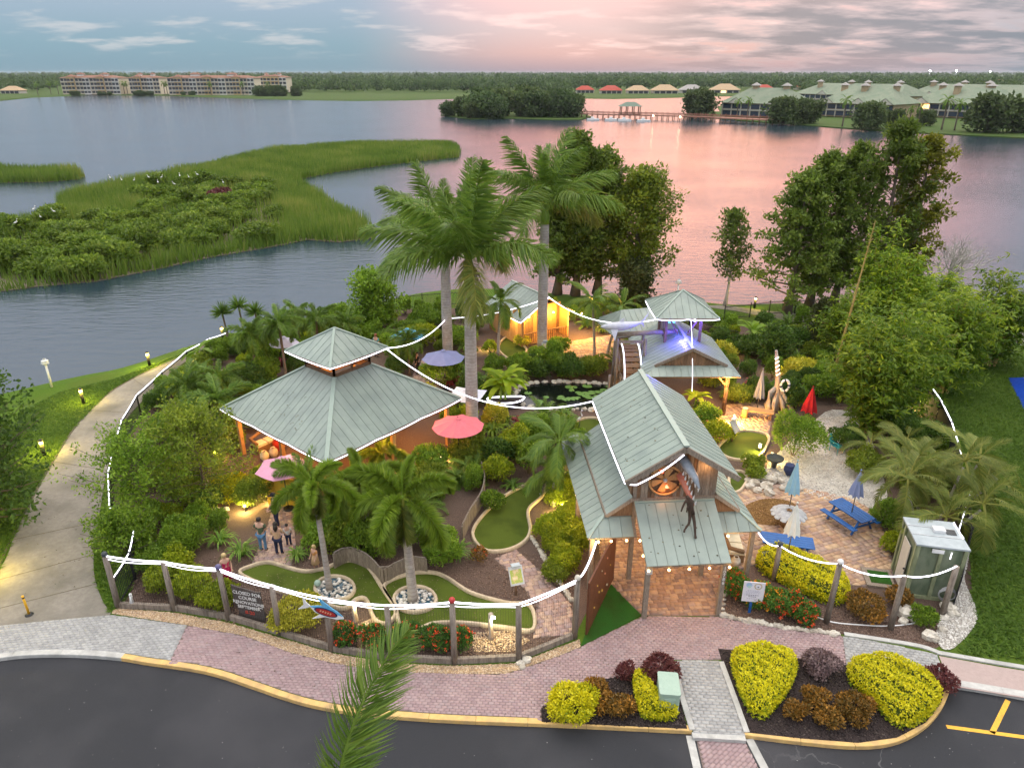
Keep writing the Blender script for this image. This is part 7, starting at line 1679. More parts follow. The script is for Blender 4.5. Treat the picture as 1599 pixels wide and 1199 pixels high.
house(914, 146, 30, 'far-shore house with red hip roof, left of the two', 'tile_red'); house(955, 147, 36, 'far-shore house with larger red hip roof', 'tile_red'); house(997, 147, 36, 'tan-roofed house right of the red roofs', 'tile_tan'); house(1040, 147, 42, 'wide tan-roofed house on the far shore', 'tile_tan'); house(1082, 146, 38, 'grey-roofed house behind the shoreline oak', 'tile_grey')
house(1135, 146, 44, 'long house with screened porch left of the townhouses', 'tile_tan', True); house(1195, 144, 30, 'red-tan house above the first townhouse roof', 'tile_red'); house(1262, 141, 34, 'orange-roofed house above the townhouses', 'tile_red', True); house(1300, 140, 36, 'pale house beyond the townhouse cupolas', 'tile_tan', True); house(1565, 139, 50, 'rose-tan house at the far right', 'tile_tan', True)
# green-roofed townhouses on the peninsula
def townhouse(x0, x1, base, label, gables, cup, D=26, front='th_glass', rise=6.5, lit=()):
 A, B = G(x0, base), G(x1, base + (x1 - x0) * .045); d = (B - A); W = d.length; f = Frame((A.x, A.y), math.atan2(d.y, d.x)); root = empty('townhouse', tuple(f(W / 2, 0)), label, 'townhouse'); H_ = 5.9
 mb = MB(); mb.box(f(W / 2, D / 2, H_ / 2), (W, D, H_), f.rz); mb.build('wall', 'th_wall', root)
 mb = MB(); hip(mb, f, -1.2, W + 1.2, -1.4, D + 1.2, H_, H_ + rise, 9); rf = mb.build('roof', 'th_roof', root)
 n = max(2, int(W / 4.2)); bw = W / n
 for i in range(n):
  c = (i + .5) * bw
  for s in range(2):
   z = 1.5 + s * 2.9; o = win(root, f(c, -.1, z), bw * .82, 1.9, 'window_lit' if (i, s) in lit else front, f.rz)
   for q in (-.4, 0, .4): win(o, f(c + q * bw, -.28, z), .16, 2.0, 'th_white', f.rz, 'mullion') if False else None
  mb = MB(); mb.box(f(c, -.45, 2.95), (bw * .9, .7, .45), f.rz); mb.build('balcony', 'th_white', root)
  mb = MB(); mb.box(f(c - bw / 2, -.35, 2.9), (.35, .6, 5.8), f.rz); mb.build('pilaster', 'th_white', root)
 for g in gables:
  c = W * g; gw = min(W * .16, 4.0); mb = MB(); z0, z1 = H_ - .1, H_ + gw * .62
  mb.add([f(c - gw, -1.9, z0), f(c + gw, -1.9, z0), f(c, -1.9, z1), f(c, 7, z1 + .2), f(c - gw, 4, z0 + .6), f(c + gw, 4, z0 + .6)], [(0, 2, 3, 4), (1, 5, 3, 2)]); mb.build('gable_roof', 'th_roof', rf)
  mb = MB(); mb.add([f(c - gw * .9, -1.8, z0), f(c + gw * .9, -1.8, z0), f(c, -1.8, z1 - .25)], [(0, 1, 2)]); mb.build('gable', 'th_white', root)
 for u, v in cup:
  p = f(W * u, D * v, H_ + rise * .55); mb = MB(); mb.box(p + Vector((0, 0, 1.6)), (2.3, 2.3, 4.4), f.rz); cp = mb.build('cupola', 'th_wall', rf); fr = Frame((p.x, p.y), f.rz); mb = MB(); hip(mb, fr, -1.9, 1.9, -1.9, 1.9, p.z + 3.8, p.z + 5.2); mb.build('cupola_roof', 'tile_grey', rf)
 return root
townhouse(1600, 1690, 176, 'green-roofed townhouse row cut off by the right edge', (.2, .7), ((.2, .5), (.6, .5)), 24)
townhouse(1420, 1560, 181, 'right townhouse row with blue screened porches facing the lake', (.12, .45, .8), ((.15, .55), (.4, .3), (.7, .55)), 26, lit=((1, 1),))
townhouse(1276, 1392, 181, 'middle townhouse row behind the shoreline oaks', (.12, .55, .9), ((.1, .6), (.45, .4), (.8, .6)), 26, lit=((5, 1),))
townhouse(1127, 1232, 181, 'leftmost green-roofed townhouse beside the boardwalk', (.22, .8), ((.3, .5), (.75, .5)), 22)
townhouse(1240, 1400, 161, 'second-row townhouse with long green roof behind the middle row', (.3, .7), ((.15, .3), (.4, .5), (.62, .3), (.85, .5)), 30)
townhouse(1410, 1640, 164, 'second-row townhouse roof at the far right', (.2, .6), ((.1, .4), (.28, .6), (.5, .4), (.7, .6)), 30)
# boardwalk with gazebo and small boats
pm('deck_red', (.26, .12, .085), (.34, .17, .12), scale=4, rough=.85); pm('gazebo_roof', (.12, .17, .13), (.16, .21, .17), rough=.8)
def boardwalk():
 px = [(908, 184), (950, 185.5), (1000, 186.5), (1060, 188), (1120, 190.5), (1170, 193), (1222, 195)]
 P = gl(px, WATER_Z); root = empty('boardwalk', P[0][:], 'red-brown boardwalk crossing the lake to a wide deck', 'boardwalk'); dk, rl, pl = MB(), MB(), MB()
 for i, (a, b) in enumerate(zip(P[:-1], P[1:])):
  w = 3.4 if i < 4 else 7.5; dk.beam((a.x, a.y, 1.1), (b.x, b.y, 1.1), w, .4)
  for s in (-1, 1):
   o = Vector((0, s * w / 2, 0)); rl.beam(a + o + Vector((0, 0, 2.75)), b + o + Vector((0, 0, 2.75)), .16); rl.beam(a + o + Vector((0, 0, 2.3)), b + o + Vector((0, 0, 2.3)), .1)
   n = int((b - a).length / 2.4)
   for k in range(n): q = a.lerp(b, k / n) + o; rl.beam((q.x, q.y, 1.2), (q.x, q.y, 2.75), .16); pl.cyl((q.x, q.y, -1.5), (q.x, q.y, 1.1), .17, .17, 6)
 dk.build('deck', 'deck_red', root); rl.build('railing', 'deck_red', root); pl.build('piles', 'wood_brown', root)
 for px_, py_ in ((1062, 183), (1020, 181)): mb = MB(); mb.ball(G(px_, py_, 2.9), .35, 6, 4); mb.build('deck_lamp', 'far_lamp', root)
 g = G(983, 186, WATER_Z); gz = empty('gazebo', (g.x, g.y, 1.3), 'gazebo with dark green hip roof on the boardwalk', 'gazebo'); f = Frame((g.x, g.y), 0)
 for x in (-4.2, -1.4, 1.4, 4.2):
  for y in (-2.4, 2.4): mb = MB(); mb.box(f(x, y, 3.0), (.4, .4, 3.6)); mb.build('post', 'wood_brown', gz)
 mb = MB(); hip(mb, f, -5.2, 5.2, -3.3, 3.3, 4.8, 6.6, 3.2); mb.build('roof', 'gazebo_roof', gz); mb = MB(); mb.box(f(0, 0, 1.25), (9.4, 5.6, .4)); mb.build('floor', 'deck_red', gz)
boardwalk()
def boat(px, py, L, label):
 P = G(px, py, WATER_Z); root = empty('moored_boat', P[:], label, 'boat', 'boats moored at the boardwalk'); mb = MB(); pts = []
 for x, w in ((-.5, .16), (-.2, .2), (.15, .19), (.38, .12), (.5, .01)): pts.append((x * L, w * L))
 poly = [(P.x + x, P.y - w) for x, w in pts] + [(P.x + x, P.y + w) for x, w in reversed(pts)]; mb.prism(poly, WATER_Z - .1, WATER_Z + .85); mb.build('hull', 'white_paint', root)
 mb = MB(); mb.box((P.x - .05 * L, P.y, WATER_Z + 1.2), (.22 * L, .2 * L, .7)); mb.build('console', 'white_paint', root); mb = MB(); mb.box((P.x - .5 * L, P.y, WATER_Z + .7), (.5, .4, 1.0)); mb.build('outboard_motor', 'ceramic_dark', root)
for i, (x, y, L) in enumerate(((926, 188.5, 5.5), (955, 189, 6), (975, 189.5, 6), (1005, 190.5, 6))): boat(x, y, L, 'small white motor boat moored beside the boardwalk, %s from the left' % ('first', 'second', 'third', 'fourth')[i])
# shoreline trees that can be told apart
oak = tree(G(1090, 182, 0), 8.4, 8.6, 'spreading oak at the bend of the boardwalk', 'oak_leaf', (1.5, 1.0), 'oak', 'shore_oak', 60, 90, .7, zmin=.18, cl=.22)
for x, y, s, lab in ((1222, 193, 1.1, 'oak in front of the leftmost townhouse'), (1258, 192, 1.0, 'oak beside the leftmost townhouse'), (1356, 201, 1.0, 'oak in front of the middle townhouse row'), (1540, 206, 1.35, 'largest shoreline oak at the right'), (1590, 206, 1.1, 'oak at the right edge of the shore'), (1395, 200, .7, 'small oak between the two shoreline townhouse rows'), (1445, 196, .6, 'low oak before the right townhouse row')):
 copy_at(oak, G(x, y, 0), s * .76, random.random() * 6, lab, 'oaks on the far shore')
isl = tree(G(812, 181, 0), 7.8, 6.5, 'bushy tree on the wooded islet, one of several', 'oak_leaf', (1.3, .85), 'round', 'islet_tree', 46, 80, .35, zmin=.1, cl=.26, group='trees on the wooded islet')
isl2 = tree(G(745, 182, 0), 6.8, 7, 'bushy tree on the wooded islet, one of several', 'forest_leaf', (1.3, .85), 'oak', 'islet_tree', 46, 80, .35, zmin=.04, cl=.26, group='trees on the wooded islet')
for i, (x, y, s) in enumerate(((700, 180, .62), (722, 181, .8), (765, 183, 1.05), (785, 180, 1.15), (835, 182, 1.05), (858, 181, 1.0), (880, 182, 1.15), (898, 182, .9), (752, 178, 1.2), (820, 177, 1.2), (866, 178, 1.15), (735, 184, .6), (775, 184, .7))):
 copy_at(isl if i % 2 else isl2, G(x, y, 0), s, i * 1.3, 'bushy tree on the wooded islet, one of several', 'trees on the wooded islet')
FR['far', 0] = FR['far', 1] = FR['far', 2] = frond_mesh('frond', 3.4, 1.5, 12, .9, .34, .6, 'leaf_palm', False, .1, 90, .5)
fp = palm(G(1315, 198), 9.5, 'tall shore palm before the middle townhouse row', 'far', 13, (.3, .25), 'shore_palm', (0, 0), 0, 1.0, elev=(75, -45), old=0, bark='bark')
for x, y, s, lab in ((1150, 187, .8, 'left shore palm at the first townhouse'), (1166, 187, .85, 'second shore palm at the first townhouse'), (1470, 203, 1.05, 'shore palm before the right townhouse row'), (1490, 204, .95, 'second shore palm before the right townhouse row'), (1418, 199, .7, 'short shore palm between townhouse rows'), (1432, 199, .75, 'short shore palm beside the small oak')):
 copy_at(fp, G(x, y), s, x, lab, 'palms on the far shore')
for i, (x, y) in enumerate(((80, 148), (92, 148), (195, 148), (200, 149), (258, 149), (262, 149), (330, 150), (420, 150), (60, 150), (380, 150))): copy_at(fp, G(x, y), 1.05, i, 'small distant palm beside the apartment blocks', 'palms by the apartments')
for i in range(26):
 x = random.choice([random.uniform(100, 190), random.uniform(206, 252), random.uniform(266, 400), random.uniform(395, 470)]); s = random.uniform(.25, .42) if x < 395 else random.uniform(.5, .9)
 copy_at(isl2, G(x, 149.3 if x < 395 else 151, 0), s, i, 'low distant bush along the apartment lawn', 'bushes along the apartment lawn')
for x, y, n in ((1452, 112, 'left'), (1493, 112, 'brightest'), (1546, 113, 'right')):
 d = 1700; u = (x - 799.5) / FPX; P = Vector((u * (d * CT + 0), d, 0)); zt = ztop(P, y - 1); root = empty('stadium_light', (P.x, P.y, 0), 'distant %s stadium floodlight above the treeline' % n, 'floodlight')
 mb = MB(); mb.cyl((P.x, P.y, 0), (P.x, P.y, zt), .4, .3, 6); mb.build('mast', 'grey_metal', root); mb = MB(); mb.box((P.x, P.y - .6, zt), (3.0 if n != 'right' else 1.6, .6, 1.5 if n != 'right' else 1.0)); mb.build('lamp_bank', 'stadium_light', root)
# OBJECTS
# open umbrellas
def umbrella(canopy_px, ground_py, width_px, mat, label, sides=8, square=False, rise=.42, rz=0.2):
 P = None
 for zc in (2.3,):
  P = G(canopy_px[0], canopy_px[1], zc + rise * .5); P = Vector((P.x, P.y, 0))
 s = spx(Vector((P.x, P.y, 2.3))); R = width_px * s / 2
 root = empty('patio_umbrella', P[:], label, 'umbrella', 'open patio umbrellas'); zc = 2.3
 mb = MB(); n = 4 if square else sides; R_ = R * (1.25 if square else 1.0); vs = [(P.x, P.y, zc + rise)]; k = 4
 for j in range(1, k + 1):
  for i in range(n * 4):
   a = 2 * PI * (i / 4) / n + rz; i0 = i % 4; t = i0 / 4; a0 = 2 * PI * (i // 4) / n + rz; a1 = a0 + 2 * PI / n
   c = Vector((math.cos(a0), math.sin(a0), 0)).lerp(Vector((math.cos(a1), math.sin(a1), 0)), t) * R_ * (j / k); sgz = .05 * math.sin(PI * t) * (j / k)
   vs.append((P.x + c.x, P.y + c.y, zc + rise * (1 - (j / k) ** 1.15) - sgz))
 m = n * 4; fs = [(0, 1 + i, 1 + (i + 1) % m) for i in range(m)]
 for j in range(k - 1): fs += [(1 + j * m + i, 1 + (j + 1) * m + i, 1 + (j + 1) * m + (i + 1) % m, 1 + j * m + (i + 1) % m) for i in range(m)]
 mb.add(vs, fs); can = mb.build('canopy', mat, root)
 mb = MB()
 for i in range(n): a = 2 * PI * i / n + rz; mb.cyl((P.x, P.y, zc + rise - .06), (P.x + math.cos(a) * R_ * .98, P.y + math.sin(a) * R_ * .98, zc - .03), .012, .01, 5)
 mb.build('ribs', 'black_metal', root)
 mb = MB(); mb.lathe([(.18, zc + rise - .01), (.10, zc + rise + .05), (.02, zc + rise + .08)], (P.x, P.y, 0), 8); mb.build('vent_cap', mat, can)
 mb = MB(); mb.cyl((P.x, P.y, 0), (P.x, P.y, zc + rise + .12), .025, .022, 7); mb.build('pole', 'black_metal', root)
 mb = MB(); mb.cyl((P.x, P.y, 0), (P.x, P.y, .1), .26, .24, 12); mb.build('base', 'black_metal', root)
 return P
umbrella((715, 659), 0, 82, 'cloth_salmon', 'open salmon-pink umbrella right of the pavilion', 10)
umbrella((440, 722), 0, 84, 'cloth_pink', 'open pale pink umbrella in front of the pavilion', 6, rise=.5, rz=.5)
umbrella((692, 553), 0, 68, 'cloth_periwinkle', 'open periwinkle umbrella behind the nearest royal palm', 8, rise=.5)
umbrella((636, 519), 0, 56, 'cloth_skyblue', 'open sky-blue umbrella near the lake fence', 6, rise=.5)
umbrella((728, 612), 0, 58, 'cloth_white', 'open white umbrella beside the nearest royal palm trunk', 4, True, .35, .5)
umbrella((443, 531), 0, 46, 'cloth_lilac', 'open lilac umbrella half hidden by pygmy palms', 8)
# closed umbrellas
def closed_umbrella(px, base_z, mat, label, top_py, low_py, w=.28):
 P = G(*px, base_z); zt, zl = ztop(P, top_py), max(base_z + .3, ztop(P, low_py)); root = empty('closed_umbrella', (P.x, P.y, base_z), label, 'umbrella', 'closed patio umbrellas')
 mb = MB(); n = 24; vs, fs = [], []; lv = [(0, .03), (.12, .075), (.3, .12), (.55, .19), (.8, .25), (1, .29)]
 for t, r in lv:
  for i in range(n): a = 2 * PI * i / n; rr = r * (w / .28) * (1 + .22 * math.cos(a * 8) * (t * .9 + .1)); vs.append((P.x + rr * math.cos(a), P.y + rr * math.sin(a), zt + (zl - zt) * t - (.05 * math.cos(a * 8) if t == 1 else 0)))
 for j in range(len(lv) - 1): fs += [(j * n + i, (j + 1) * n + i, (j + 1) * n + (i + 1) % n, j * n + (i + 1) % n) for i in range(n)]
 mb.add(vs, fs); mb.build('folded_canopy', mat, root)
 mb = MB(); mb.cyl((P.x, P.y, base_z), (P.x, P.y, zt + .1), .025, .02, 7); mb.build('pole', 'wood_grey', root); mb = MB(); mb.ball((P.x, P.y, zt + .1), .045, 7, 5); mb.build('finial', mat, root)
closed_umbrella((1182, 640), 0, 'cloth_grey', 'closed grey umbrella behind the wooden bench', 578, 620)
closed_umbrella((1262, 648), 0, 'cloth_red', 'closed red umbrella standing at the edge of the gravel', 606, 643, .4)
closed_umbrella((1233, 790), .85, 'cloth_paleblue', 'closed pale blue umbrella in the stone mushroom table', 722, 768)
closed_umbrella((1330, 800), .75, 'cloth_lavender', 'closed lavender umbrella in the blue picnic table', 737, 772)
closed_umbrella((1230, 866), .75, 'cloth_cream', 'closed cream umbrella in the front blue table', 788, 832)
# blue picnic tables
def picnic(P, rz, label, L=1.9):
 root = empty('picnic_table', P[:], label, 'picnic table'); f = Frame((P.x, P.y), rz)
 for i in range(5): mb = MB(); mb.box(f(0, -.34 + i * .17, .75), (L, .155, .04), rz); mb.build('tabletop_plank', 'blue_paint', root)
 for s in (-1, 1):
  for k in range(2): mb = MB(); mb.box(f(0, s * (.66 + k * .15), .44), (L, .135, .04), rz); mb.build('seat_plank', 'blue_paint', root)
 for x in (-L * .36, L * .36):
  for s in (-1, 1): mb = MB(); mb.beam(f(x, s * .62, 0), f(x, s * .22, .73), .09, .05); mb.build('leg', 'blue_paint', root)
  mb = MB(); mb.beam(f(x + .05, -.8, .40), f(x + .05, .8, .40), .04, .09); mb.build('seat_brace', 'blue_paint', root); mb = MB(); mb.beam(f(x + .05, -.38, .70), f(x + .05, .38, .70), .04, .08); mb.build('top_brace', 'blue_paint', root)
picnic(G(1325, 818), math.radians(-66), 'blue wooden picnic table holding the lavender umbrella')
picnic(G(1226, 866), math.radians(-14), 'blue wooden table behind the clipped golden hedge', 2.1)
def mushroom():
 P = G(1228, 822); root = empty('stone_table', P[:], 'round scalloped table on a stump pedestal', 'table')
 pm('shell_grey', (.30, .31, .33), (.46, .47, .48), scale=6, rough=.8, bump=.3)
 mb = MB(); mb.cyl(P, P + Vector((0, 0, .75)), .27, .2, 10); mb.build('stump', 'wood_brown', root)
 for i in range(14):
  a = 2 * PI * i / 14; c = Vector((math.cos(a), math.sin(a), 0)); t = Vector((-c.y, c.x, 0)); pts = [P + c * .12 + Vector((0, 0, .90)), P + c * .5 - t * .15 + Vector((0, 0, .84)), P + c * .76 - t * .13 + Vector((0, 0, .70)), P + c * .8 + Vector((0, 0, .68)), P + c * .76 + t * .13 + Vector((0, 0, .70)), P + c * .5 + t * .15 + Vector((0, 0, .84))]
  mb = MB(); mb.add(pts + [p - Vector((0, 0, .03)) for p in pts], [tuple(range(6)), tuple(range(11, 5, -1))] + [(i2, 6 + i2, 6 + (i2 + 1) % 6, (i2 + 1) % 6) for i2 in range(6)]); mb.build('shell_petal', 'shell_grey', root)
mushroom()
def bench():
 P = G(1183, 652); rz = math.radians(-18); f = Frame((P.x, P.y), rz); root = empty('wooden_bench', P[:], 'plain wooden bench on the orange-lit patio', 'bench')
 for i in range(3): mb = MB(); mb.box(f(0, -.2 + i * .2, .48), (1.7, .18, .06), rz); mb.build('seat_plank', 'wood_honey', root)
 for x in (-.7, .7): mb = MB(); mb.box(f(x, 0, .22), (.1, .5, .45), rz); mb.build('leg', 'wood_brown', root)
 Q = G(1162, 652); st = empty('log_stool', Q[:], 'upright sawn log at the left end of the bench', 'stool'); mb = MB(); mb.cyl(Q, Q + Vector((0, 0, .62)), .2, .18, 10); mb.build('log', 'wood_honey', st); mb = MB(); mb.cyl(Q + Vector((0, 0, .62)), Q + Vector((0, 0, .64)), .165, .165, 10); mb.build('sawn_face', 'fish_pale', st)
bench()
def chair():
 P = G(1306, 706); rz = math.radians(25); f = Frame((P.x, P.y), rz); root = empty('patio_chair', P[:], 'turquoise metal patio chair on the shell gravel', 'chair')
 for i in range(5): mb = MB(); mb.box(f(0, -.22 + i * .11, .42), (.52, .09, .02), rz); mb.build('seat_slat', 'teal_paint', root)
 mb = MB(); pts = [f(-.26, .28, .45), f(-.26, .42, .75), f(-.13, .48, .98), f(0, .46, .90), f(.13, .48, .98), f(.26, .42, .75), f(.26, .28, .45)]; mb.add(pts + [p + Vector((0, .03, 0)) for p in pts], [tuple(range(7)), tuple(range(13, 6, -1))] + [(i, 7 + i, 7 + (i + 1) % 7, (i + 1) % 7) for i in range(7)]); mb.build('backrest', 'teal_paint', root)
 for x in (-.26, .26):
  for y in (-.26, .26): mb = MB(); mb.cyl(f(x, y, 0), f(x, y, .62 if y < 0 else .45), .02, .02, 6); mb.build('leg', 'teal_paint', root)
  mb = MB(); mb.beam(f(x, -.28, .63), f(x, .34, .63), .05, .03); mb.build('armrest', 'teal_paint', root)
chair()
# driftwood stump with lifebuoy
def driftwood():
 P = G(1210, 640); root = empty('driftwood_stump', P[:], 'silvery driftwood stump wrapped with lights behind the bench', 'stump'); q = lambda x, y, z: P + Vector((x, y, z)); rs = random.Random(3)
 pm('driftwood', (.42, .36, .30), (.60, .53, .46), scale=8, rough=.9, bump=.6, stretch=(4, 4, .5), c3=(.30, .17, .09), s3=2)
 for pts, r in (([(0, 0, 0), (-.05, 0, 1.2), (-.15, 0, 2.2), (-.35, 0, 3.2), (-.5, 0, 3.9)], [.28, .2, .14, .11, .08]), ([(.1, 0, 1.5), (.45, -.1, .8), (.95, -.2, 0)], [.12, .16, .2]), ([(-.1, 0, 1.6), (-.45, -.1, 1.2), (-.6, -.2, .5), (-.5, -.2, 0)], [.1, .18, .2, .16]), ([(0, 0, 1.3), (.25, -.25, .6), (.4, -.4, 0)], [.1, .14, .14]), ([(-.1, -.1, 1.2), (-.25, -.3, .5), (-.2, -.35, 0)], [.1, .14, .12])):
  mb = MB(); mb.tube([q(*p) for p in pts], r, 7); mb.build('root', 'driftwood', root)
 mb = MB(); 
 for i in range(5): t = i / 5; c = q(-.2 - .28 * t, 0, 2.4 + 1.3 * t); mb.cyl(c + Vector((-.10, -.1, -.06)), c + Vector((.10, -.1, .09)), .032, .032, 6)
 mb.build('light_wrap', 'rope_warm', root)
 c = q(.25, -.28, 1.75); lb = empty('lifebuoy', c[:], 'white lifebuoy ring hanging on the driftwood stump', 'lifebuoy')
 ring = [c + Vector((.24 * math.cos(a), -.04 * math.cos(a), .36 * math.sin(a))) for a in np.linspace(0, 2 * PI, 21)[:-1]]; mb = MB(); mb.tube(ring, .075, 8, closed=True); mb.build('ring', 'white_paint', lb)
 for k in range(4): mb = MB(); i = k * 5; mb.tube([ring[i].lerp(ring[(i + 1) % 20], t) for t in (0, 1)], .082, 8); mb.build('band', 'navy', lb)
driftwood()
# urn, pot fountain and white rocks near the right green
def urn():
 P = G(1208, 730); root = empty('water_bowl', P[:], 'dark shallow bowl fountain near the white rocks', 'fountain'); mb = MB(); mb.lathe([(.12, 0), (.16, .3), (.42, .52), (.45, .6), (.40, .58), (.02, .54)], P, 16); mb.build('bowl', 'ceramic_dark', root)
 P = G(1231, 742); root = empty('plant_pot', P[:], 'dark blue glazed pot behind the pale blue umbrella', 'pot'); mb = MB(); mb.lathe([(.12, 0), (.28, .3), (.26, .5), (.20, .56), (.24, .62), (.16, .6), (.02, .5)], P, 14); mb.build('pot', 'navy', root)
urn()
def rocks(name, spec, label, mat='stone'):
 c = G(*spec[0][:2]); root = empty(name, c[:], label, 'rocks')
 for x, y, r in spec: p = G(x, y); mb = MB(); mb.ball((p.x, p.y, r * .45), r, 8, 6, (1.15, .9, .75), .22); mb.build('rock', mat, root)
rocks('rock_cluster', [(1188, 750, .34), (1178, 756, .25), (1196, 762, .3), (1170, 762, .22), (1203, 752, .28), (1182, 768, .22), (1200, 772, .25), (1168, 752, .2), (1218, 752, .22), (1222, 764, .2), (1212, 745, .2), (1238, 772, .16), (1248, 765, .18), (1190, 738, .22), (1176, 742, .2)], 'cluster of pale limestone rocks beside the tan patio')
rocks('rock_cluster', [(1415, 962, .36), (1404, 952, .22), (1428, 968, .22), (1480, 952, .28), (1488, 960, .2), (1462, 968, .16), (1474, 966, .16), (1472, 985, .14), (1410, 972, .18)], 'limestone rocks at the foot of the shed')
rocks('boulder', [(1450, 996, .26), (1458, 1000, .18)], 'single pale boulder between shed and sidewalk')
rocks('rock_pair', [(813, 1037, .14), (822, 1032, .17), (816, 1043, .10)], 'two grey rocks on the gravel by the front fence corner', 'stone')
def stone_row(px, n, label, r=.13):
 L = smooth_line([(p.x, p.y, 0) for p in gl(px)], 8); root = empty('stone_border', L[0][:], label, 'stone border'); acc = 0; D = [0]
 for a, b in zip(L[:-1], L[1:]): D.append(D[-1] + (b - a).length)
 for i in range(n):
  s = D[-1] * (i + .5) / n; k = max(j for j in range(len(D)) if D[j] <= s); k = min(k, len(L) - 2); p = L[k].lerp(L[k + 1], (s - D[k]) / max(1e-6, D[k + 1] - D[k])); mb = MB(); q = r * random.uniform(.7, 1.25); mb.ball((p.x, p.y + random.uniform(-.03, .03), q * .4), q, 7, 5, (1.1, .9, .8), .2); mb.build('stone', 'stone', root)
stone_row([(1126, 960), (1150, 967), (1190, 974), (1225, 981), (1262, 985), (1312, 992)], 27, 'row of pale border stones right of the entrance')
stone_row([(1128, 955), (1131, 930), (1136, 900)], 8, 'short row of pale stones beside the numbered post', .1)
stone_row([(828, 838), (842, 858), (858, 885), (878, 915), (893, 940)], 26, 'curving row of small stones below the lime hedge', .11)
stone_row([(310, 735), (322, 760), (318, 790), (340, 800), (360, 795)], 12, 'grey stones around the fairway bed left of the golden bush', .2)
def hose_edge():
 mb = MB(); mb.tube(smooth_line([Vector((p.x, p.y, .03)) for p in gl([(1270, 962), (1300, 972), (1340, 976), (1390, 978), (1440, 972)])], 4), .025, 6); mb.build('garden_hose', 'white_paint', None, G(1270, 962)[:], label='pale garden hose lying on mulch below the right posts', cat='hose')
hose_edge()
# shed
def shed():
 a, b, c = G(1396, 905), G(1411, 930), G(1487, 940)
 f = Frame((b.x, b.y), math.atan2(c.y - b.y, c.x - b.x)); W = (c - b).length; D = 1.75; Hh = 2.45
 root = empty('garden_shed', tuple(f(W / 2, D / 2)), 'small green-panelled shed with flat metal roof at right', 'shed')
 mb = MB(); mb.box(f(W / 2, D / 2, Hh / 2), (W - .06, D - .06, Hh - .1), f.rz); mb.build('wall', 'panel_green', root)
 for x in (.05, W * .5, W - .05): mb = MB(); mb.box(f(x, -.02, Hh / 2), (.13, .06, Hh), f.rz); mb.build('batten', 'wood_green', root)
 for y in (.05, D * .78, D - .05): mb = MB(); mb.box(f(-.02, y, Hh / 2), (.06, .14, Hh), f.rz); mb.build('batten', 'wood_green', root)
 mb = MB(); mb.box(f(W / 2, -.02, .08), (W, .07, .14), f.rz); mb.build('base_board', 'wood_green', root)
 mb = MB(); mb.box(f(-.05, D * .46, 1.05), (.04, .74, 2.0), f.rz); dr = mb.build('door', 'th_white', root); mb = MB(); mb.cyl(f(-.12, D * .24, 1.0), f(-.07, D * .24, 1.0), .04, .04, 8); mb.build('handle', 'black_metal', dr)
 mb = MB(); mb.box(f(W / 2, D / 2, Hh + .03), (W + .12, D + .12, .07), f.rz); rf = mb.build('roof', 'lead_sheet', root)
 for y in (D * .36, D * .70): mb = MB(); mb.box(f(W / 2, y, Hh + .075), (W + .1, .03, .02), f.rz); mb.build('roof_seam', 'grey_metal', rf)
 mb = MB(); mb.box(f(W * .58, D * .6, Hh + .13), (.42, .32, .12), f.rz); mb.build('roof_vent', 'white_paint', rf); mb = MB(); mb.box(f(W * .82, D * .58, Hh + .08), (.36, .34, .03), f.rz); mb.build('roof_grille', 'ceramic_dark', rf)
 mb = MB(); mb.box(f(W * .42, -.05, Hh - .16), (.42, .03, .16), f.rz); mb.build('sign_plate', 'white_paint', root)
 mb = MB()
 for k in range(5): mb.tube([f(W * .82 + .3 * math.cos(t), -.10 - .012 * k, .42 + (.34 - .03 * k) * math.sin(t)) for t in np.linspace(0, 2 * PI, 17)[:-1]], .02, 5, closed=True)
 mb.build('coiled_hose', 'grey_metal', root)
 mb = MB(); mb.box(f(-.75, D * .5, .05), (1.1, 1.2, .1), f.rz); st = mb.build('step_deck', 'wood_grey', root); mb = MB(); mb.box(f(-.7, D * .5, .107), (.8, .8, .015), f.rz); mb.build('door_mat', 'turf', st)
 rope(sag(f(W + .02, D, Hh + .1), f(W + .03, D * .4, Hh + .1), .03, 3) + sag(f(W + .03, D * .4, Hh + .1), f(W + .03, -.05, 1.3), .1, 4)[1:], 'light strand draped over the right side of the shed roof', .022)
shed()
# utility box
def ubox():
 P = G(1041, 1098); root = empty('utility_box', P[:], 'pale green utility cabinet in the small planting bed', 'utility box'); f = Frame((P.x, P.y), -.1); mb = MB(); pts = [f(math.copysign(.26, cx) + .06 * math.cos(a), math.copysign(.40, cy) + .06 * math.sin(a)) for cx, cy, a0 in ((1, 1, 0), (-1, 1, PI / 2), (-1, -1, PI), (1, -1, 1.5 * PI)) for a in np.linspace(a0, a0 + PI / 2, 4)]
 mb.prism([p[:2] for p in pts], 0, .82); mb.build('cabinet', 'box_green', root); c = P; mb = MB(); mb.prism([((p.x - c.x) * 1.05 + c.x, (p.y - c.y) * 1.04 + c.y) for p in pts], .82, .90); mb.build('lid', 'box_green', root)
 mb = MB(); mb.box(f(0, -.475, .45), (.34, .02, .5), f.rz); mb.build('access_door', 'box_green', root)
ubox()
